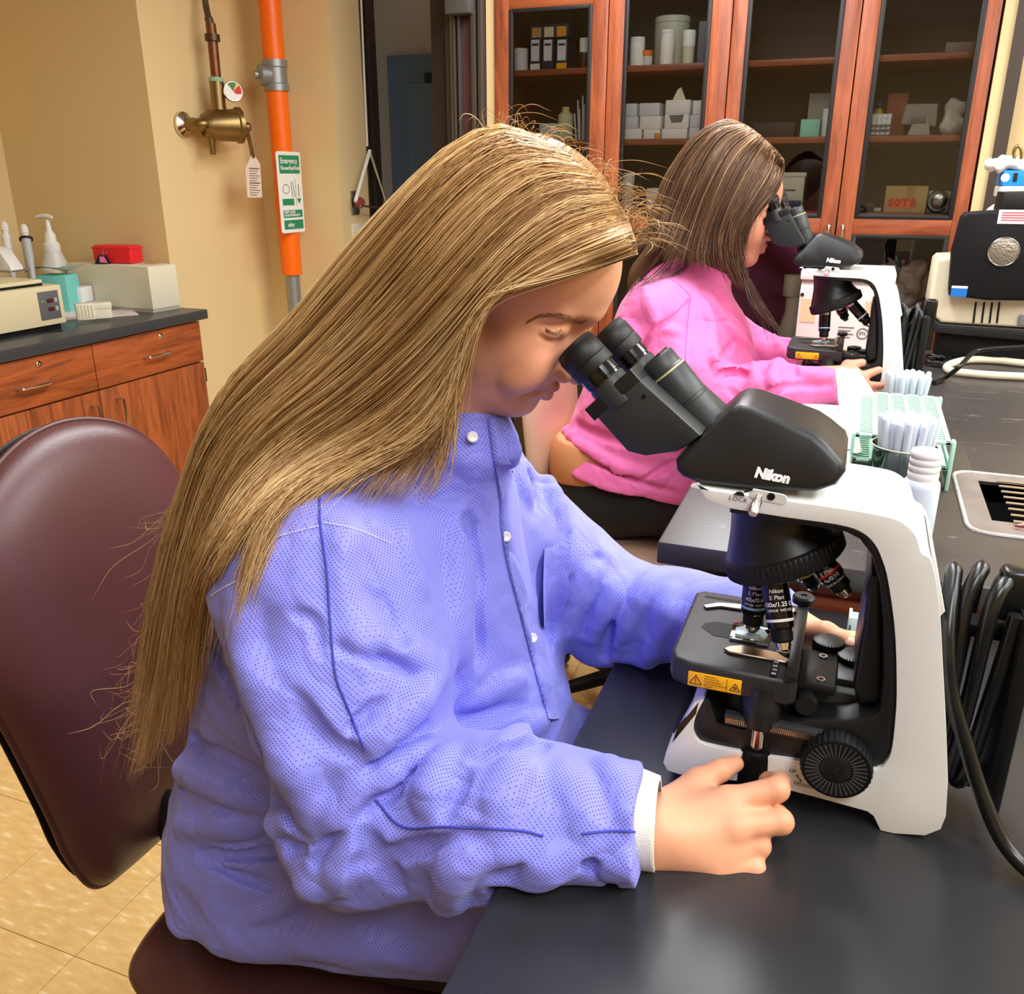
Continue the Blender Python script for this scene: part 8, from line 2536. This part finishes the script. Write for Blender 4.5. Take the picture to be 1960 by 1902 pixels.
bb = thing('blue_box', 'bright blue box on the white appliance', 'box', (A_(1950, 350)[0], 3.2, A_(1913, 356)[2]))
part(bb, 'carton', sh_box(A_(1919, 350)[0], A_(2000, 350)[0], 3.16, 3.30, A_(1913, 355.5)[2], A_(1913, 326)[2], 0.003), mat('bright_blue', (26, 140, 236), 0.5), world=True)
part(bb, 'mark', sh_box(A_(1940, 340)[0], A_(1948, 340)[0], 3.1585, 3.1605, A_(1940, 348)[2], A_(1940, 331)[2]), M_BLACK, 'black mark', world=True)
part(bb, 'round_label', sh_lathe([(0, 0), (0.012, 0), (0.012, 0.001), (0, 0.001)], (A_(1925, 340)[0], 3.16, A_(1925, 340)[2]), (0, -1, 0), 20), M_LABEL, world=True)
gl_ = s_mesh([ell((A_(1950, 310)[0], 3.22, A_(1950, 316)[2]), (0.075, 0.06, 0.020), 0.02), ell((A_(1932, 308)[0], 3.2, A_(1932, 312)[2]), (0.05, 0.04, 0.016), 0.02)], (A_(1900, 310)[0] - 0.05, 3.1, A_(1950, 330)[2] - 0.02), (A_(2010, 310)[0] + 0.05, 3.32, A_(1950, 290)[2] + 0.03), 0.006, disp=waves(61, 6, 60, 140, 0.004), N=16)
gt = thing('white_gloves', 'crumpled white gloves lying on the bright blue box', 'gloves', (A_(1950, 326)[0], 3.22, A_(1913, 326)[2]))
np_part(gt, 'gloves', gl_[0], gl_[1], M_PAPER)
solo('wire_hook', sh_tube(spline([P(1942, 304, Y=3.18), P(1941, 290, Y=3.18), P(1948, 279, Y=3.18), P(1955, 288, Y=3.18), P(1955, 306, Y=3.18)], 24), 0.005, 8), M_BRASS, 'brown wire hook standing up behind the gloves', 'hook')
# cables
cc_ = [P(u, v, Z=FZ + 0.011) for u, v in ((2060, 702), (1960, 695), (1900, 689), (1850, 689), (1815, 699), (1818, 709), (1850, 714), (1920, 719), (2060, 724))]
solo('cream_cable', sh_tube(spline(cc_, 90), 0.0105, 12), mat('cream_cable', (222, 210, 184), 0.45), 'thick cream cable looped on the far bench', 'cable')
bk_ = [P(1788, 733, Z=FZ + 0.006), P(1810, 722, Z=FZ + 0.010), P(1835, 703, Y=2.48), P(1862, 676, Y=2.56), P(1890, 668, Y=2.58), P(1990, 662, Y=2.58), P(2060, 660, Y=2.58)]
solo('black_cable', sh_tube(spline(bk_, 70), 0.006, 10), M_CORD, 'thin black cable crossing over the cream cable', 'cable')
rg3 = random.Random(4)
cw_ = []
for k in range(60):
    a = k * 0.9
    c = P(1792, 690, Z=FZ + 0.008)
    cw_.append(c + np.array([(0.03 + 0.008 * rg3.random()) * math.cos(a), 0.07 * math.sin(a) * (0.6 + 0.4 * rg3.random()), 0.008 * rg3.random()]))
solo('coiled_wire', sh_tube(spline(cw_, 300), 0.0035, 6), M_CORD, 'tangled thin black wire beside the black-fronted instrument', 'wire')

# ------------------------------------------------------------------ mint tube rack, beakers of tubes, towel, bottle
M_MINT = mat('mint_plastic', (176, 216, 196), 0.45)
q00, q10, q01 = P(1640, 858, Z=FZ + 0.085), P(1806, 868, Z=FZ + 0.085), P(1662, 772, Z=FZ + 0.085)
rx0, rx1, ry0, ry1, rz = 0.028, 0.182, 1.60, 1.955, FZ + 0.085
rk = thing('tube_rack', 'mint green slotted test-tube rack under the front beaker', 'rack', ((rx0 + rx1) / 2, (ry0 + ry1) / 2, FZ))


def lattice(x0, x1, y0, y1, z, th, nx, ny, wx, wy):
    """The slotted deck: longitudinal and cross bars, one moulded piece."""
    sh = [sh_box(x0, x1, y0, y0 + 0.008, z - th, z, 0.001), sh_box(x0, x1, y1 - 0.008, y1, z - th, z, 0.001)]
    for i in range(nx + 1):
        x = x0 + (x1 - x0 - wx) * i / nx
        sh.append(sh_box(x, x + wx, y0, y1, z - th, z, 0))
    for j in range(1, ny):
        y = y0 + (y1 - y0) * j / ny
        sh.append(sh_box(x0, x1, y - wy / 2, y + wy / 2, z - th * 0.8, z - th * 0.1, 0))
    return join(*sh)


part(rk, 'deck', lattice(rx0, rx1, ry0, ry1, rz, 0.006, 5, 24, 0.008, 0.006), M_MINT, world=True)
part(rk, 'lower_deck', lattice(rx0, rx1, ry0, ry1, FZ + 0.040, 0.005, 5, 24, 0.008, 0.006), M_MINT, world=True)
for x in (rx0 - 0.004, rx1 + 0.001):
    for y in (ry0 + 0.005, ry1 - 0.02):
        part(rk, 'post', sh_box(x, x + 0.006, y - 0.012, y + 0.012, FZ + 0.0005, rz + 0.002, 0.001), M_MINT, world=True)
    part(rk, 'side_wall', sh_box(x + 0.001, x + 0.005, ry0, ry1, FZ + 0.01, FZ + 0.045, 0.001), M_MINT, world=True)
rk2 = thing('tube_rack', 'smaller mint rack in front of the green-lidded card box', 'rack', (-0.005, 1.62, FZ))
part(rk2, 'deck', lattice(-0.04, 0.026, 1.50, 1.62, FZ + 0.05, 0.006, 3, 5, 0.008, 0.007), M_MINT, world=True)
part(rk2, 'lower_deck', lattice(-0.04, 0.026, 1.50, 1.62, FZ + 0.02, 0.005, 3, 5, 0.008, 0.007), M_MINT, world=True)
for x in (-0.04, 0.018):
    for y in (1.50, 1.612):
        part(rk2, 'post', sh_box(x, x + 0.008, y, y + 0.008, FZ + 0.0005, FZ + 0.044, 0), M_MINT, world=True)
M_BEAK = glass('beaker_glass', (232, 238, 232), 0.93, 0.05)
M_TUBE = mat('clear_tube', (228, 236, 246), 0.12, alpha=0.72)


def beaker_of_tubes(c, r, h, n, seed, lab, glab, th):
    t = thing('beaker', lab, 'beaker', c)
    part(t, 'wall', sh_lathe([(0, 0.002), (r * 0.93, 0.002), (r * 0.97, 0.01), (r * 0.97, h * 0.94), (r * 1.04, h), (r * 1.02, h + 0.0015), (r * 0.94, h * 0.94), (r * 0.94, 0.012), (0, 0.006)], (0, 0, 0), (0, 0, 1), 48), M_BEAK)
    part(t, 'rim', sh_tube([(r * 1.03 * math.cos(a), r * 1.03 * math.sin(a), h + 0.0008) for a in np.linspace(0, 2 * PI, 48, endpoint=False)], 0.0013, 6, closed=True), mat('glass_rim', (198, 196, 176), 0.2))
    g = random.Random(seed)
    src = None
    for k in range(n):
        rr = r * 0.80 * math.sqrt((k + 0.5) / n)
        a = k * 2.39996
        x, y = rr * math.cos(a), rr * math.sin(a)
        lean = 0.13 * rr / r
        if src is None:
            R = 0.0058
            prof = [(R * 0.9, 0.0), (R, 0.003), (R, th - 0.008)] + [(R * math.cos(f), th - 0.008 + R * math.sin(f)) for f in np.linspace(0.2, PI / 2 - 0.15, 5)] + [(0, th - 0.008 + R)]
            o = solo('test_tube', sh_lathe(prof, (0, 0, 0), (0, 0, 1), 14), M_TUBE, glab, 'test tube', glab)
            src = o
        else:
            o = src.copy()
            COL.objects.link(o)
        o.location = (c[0] + x * 0.8, c[1] + y * 0.8, c[2] + 0.008 + g.uniform(-0.002, 0.004))
        o.rotation_euler = (-lean * math.sin(a) * 1.2 * -1 * -1, lean * math.cos(a) * 1.2, 0)
    return t


cbk = P(1738, 772, Z=FZ)
xb_ = shelf_x(1737, FZ + 0.08, 2.025)
beaker_of_tubes((xb_, 2.025, FZ + 0.0005), 0.052, shelf_z(772, xb_, 2.0) - FZ, 34, 1, 'glass beaker of upturned clear tubes behind the mint rack', 'clear test tube upturned in the beaker behind the mint rack', shelf_z(722, xb_, 2.0) - FZ)
xb_ = shelf_x(1732, FZ + 0.09, 1.545)
beaker_of_tubes((xb_, 1.545, FZ + 0.0005), 0.050, shelf_z(857, xb_, 1.53) - FZ, 38, 2, 'glass beaker of upturned clear tubes in front of the mint rack', 'clear test tube upturned in the beaker in front of the mint rack', shelf_z(808, xb_, 1.53) - FZ)
wbx = np.array([shelf_x(1766, FZ + 0.1, 1.335), 1.335, FZ + 0.0005])
wbt = thing('wash_bottle', 'translucent white plastic bottle with a ribbed screw cap beside the near microscope', 'bottle', wbx.tolist())
hb_ = shelf_z(925, wbx[0], wbx[1] - 0.03) - FZ
hc_ = shelf_z(862, wbx[0], wbx[1]) - FZ
rb_ = 0.5 * (shelf_x(1806, FZ + 0.1, wbx[1]) - shelf_x(1728, FZ + 0.1, wbx[1])) * 0.95
part(wbt, 'body', sh_lathe([(0, 0), (rb_ * 0.95, 0), (rb_, 0.004), (rb_, hb_ * 0.86), (rb_ * 0.95, hb_ * 0.93), (rb_ * 0.78, hb_ * 0.985), (rb_ * 0.70, hb_), (0, hb_)], (0, 0, 0), (0, 0, 1), 40), mat('bluish_polythene', (208, 220, 234), 0.35, sss=0.3))
cpf = [(0, hb_ - 0.004), (rb_ * 0.80, hb_ - 0.004)]
nr_ = 4
for k in range(nr_):
    z0 = hb_ + (hc_ - hb_) * k / nr_
    z1 = hb_ + (hc_ - hb_) * (k + 1) / nr_
    cpf += [(rb_ * 0.83, z0 + 0.001), (rb_ * 0.83, z1 - 0.0025), (rb_ * 0.78, z1 - 0.0008)]
cpf += [(rb_ * 0.76, hc_), (rb_ * 0.66, hc_ - 0.002), (0, hc_ - 0.002)]
part(wbt, 'screw_cap', sh_lathe(cpf, (0, 0, 0), (0, 0, 1), 40), M_WHITEP, 'ribbed white screw cap')
# boxes left of the rack: green lid on tan card, paper towel standing out of it
cbx = thing('card_box', 'tan card box with a pale green lid under the paper towel', 'box', (-0.03, 1.80, FZ))
part(cbx, 'tray', sh_box(-0.085, 0.022, 1.66, 1.96, FZ + 0.0005, FZ + 0.036, 0.002), mat('tan_card', (226, 184, 128), 0.7), world=True)
part(cbx, 'lid', sh_box(-0.088, 0.018, 1.80, 1.97, FZ + 0.036, FZ + 0.046, 0.001), mat('pale_green_lid', (196, 226, 208), 0.5), 'pale green lid', world=True)
part(cbx, 'lid_edge', sh_box(-0.0885, 0.0185, 1.7992, 1.9705, FZ + 0.034, FZ + 0.0385, 0.001), mat('deep_green', (40, 120, 80), 0.5), 'green lid edge', world=True)


def towel():
    """A paper towel drawn up out of its box: a folded sheet falling to the near side."""
    L_ = [(1600, 706, 1.94), (1603, 760, 1.90), (1606, 790, 1.84), (1590, 830, 1.74), (1583, 842, 1.70), (1600, 862, 1.62)]
    R_ = [(1642, 702, 1.96), (1676, 762, 1.93), (1650, 780, 1.88), (1644, 800, 1.80), (1645, 835, 1.72), (1650, 862, 1.62)]
    a = spline([P(u, v, Y=y) for u, v, y in L_], 26)
    b = spline([P(u, v, Y=y) for u, v, y in R_], 26)
    fn = lambda i, j: a[int(round(j * 25))] * (1 - i) + b[int(round(j * 25))] * i + np.array([0, -0.012 * math.sin(PI * i) * (1 - j) + 0.004 * math.sin(9 * i + 4 * j), 0.004 * math.sin(7 * j + 5 * i)])
    v, f = sh_grid(fn, 16, 26)
    v2 = [(x + 0.0006, y + 0.0012, z) for x, y, z in v]
    return join((v, f), (v2, [q[::-1] for q in f]))


solo('paper_towel', towel(), mat('towel_white', (242, 238, 226), 0.85, bump=0.15, bscale=200), 'white paper towel drawn up beside the mint rack', 'paper towel', angle=180)
flap = sh_grid(lambda i, j: P(1648 + 26 * i, 705 + 58 * i + 20 * j * (1 - 0.4 * i), Y=1.955 - 0.03 * i - 0.02 * j) + np.array([0, -0.015 * math.sin(PI * j), 0]), 14, 8)
# small mint rack piece on the near bench behind the microscope
nr = thing('slide_rack', 'small pale mint slide rack on the near bench behind the microscope pillar', 'rack', (0.062, 1.165, 0.87))
part(nr, 'frame', join(sh_box(0.044, 0.080, 1.10, 1.106, 0.8705, 0.915, 0.001), sh_box(0.044, 0.080, 1.145, 1.150, 0.8705, 0.90, 0.001), sh_box(0.044, 0.048, 1.10, 1.15, 0.8705, 0.905, 0.001), sh_box(0.076, 0.080, 1.10, 1.15, 0.8705, 0.905, 0.001)), mat('pale_mint', (206, 230, 220), 0.45), world=True)
for k in range(3):
    part(nr, 'divider', sh_box(0.048, 0.076, 1.112 + 0.011 * k, 1.114 + 0.011 * k, 0.8705, 0.895), mat('pale_mint', (206, 230, 220), 0.45), world=True)
pbg = [P(u, v, Y=1.08) for u, v in ((1930, 1152), (1950, 1138), (1962, 1180), (1936, 1206))]
solo('plastic_sheet', (([tuple(p) for p in pbg] + [tuple(p + np.array([0, 0.003, 0])) for p in pbg]), [(0, 1, 2, 3), (7, 6, 5, 4)] + [(i, i + 4, (i + 1) % 4 + 4, (i + 1) % 4) for i in range(4)]), glass('clear_wrap', (235, 238, 240), 0.85, 0.12, 0.15), 'crumpled clear plastic wrap behind the cord at the bench\'s right edge', 'plastic wrap', smooth=False)
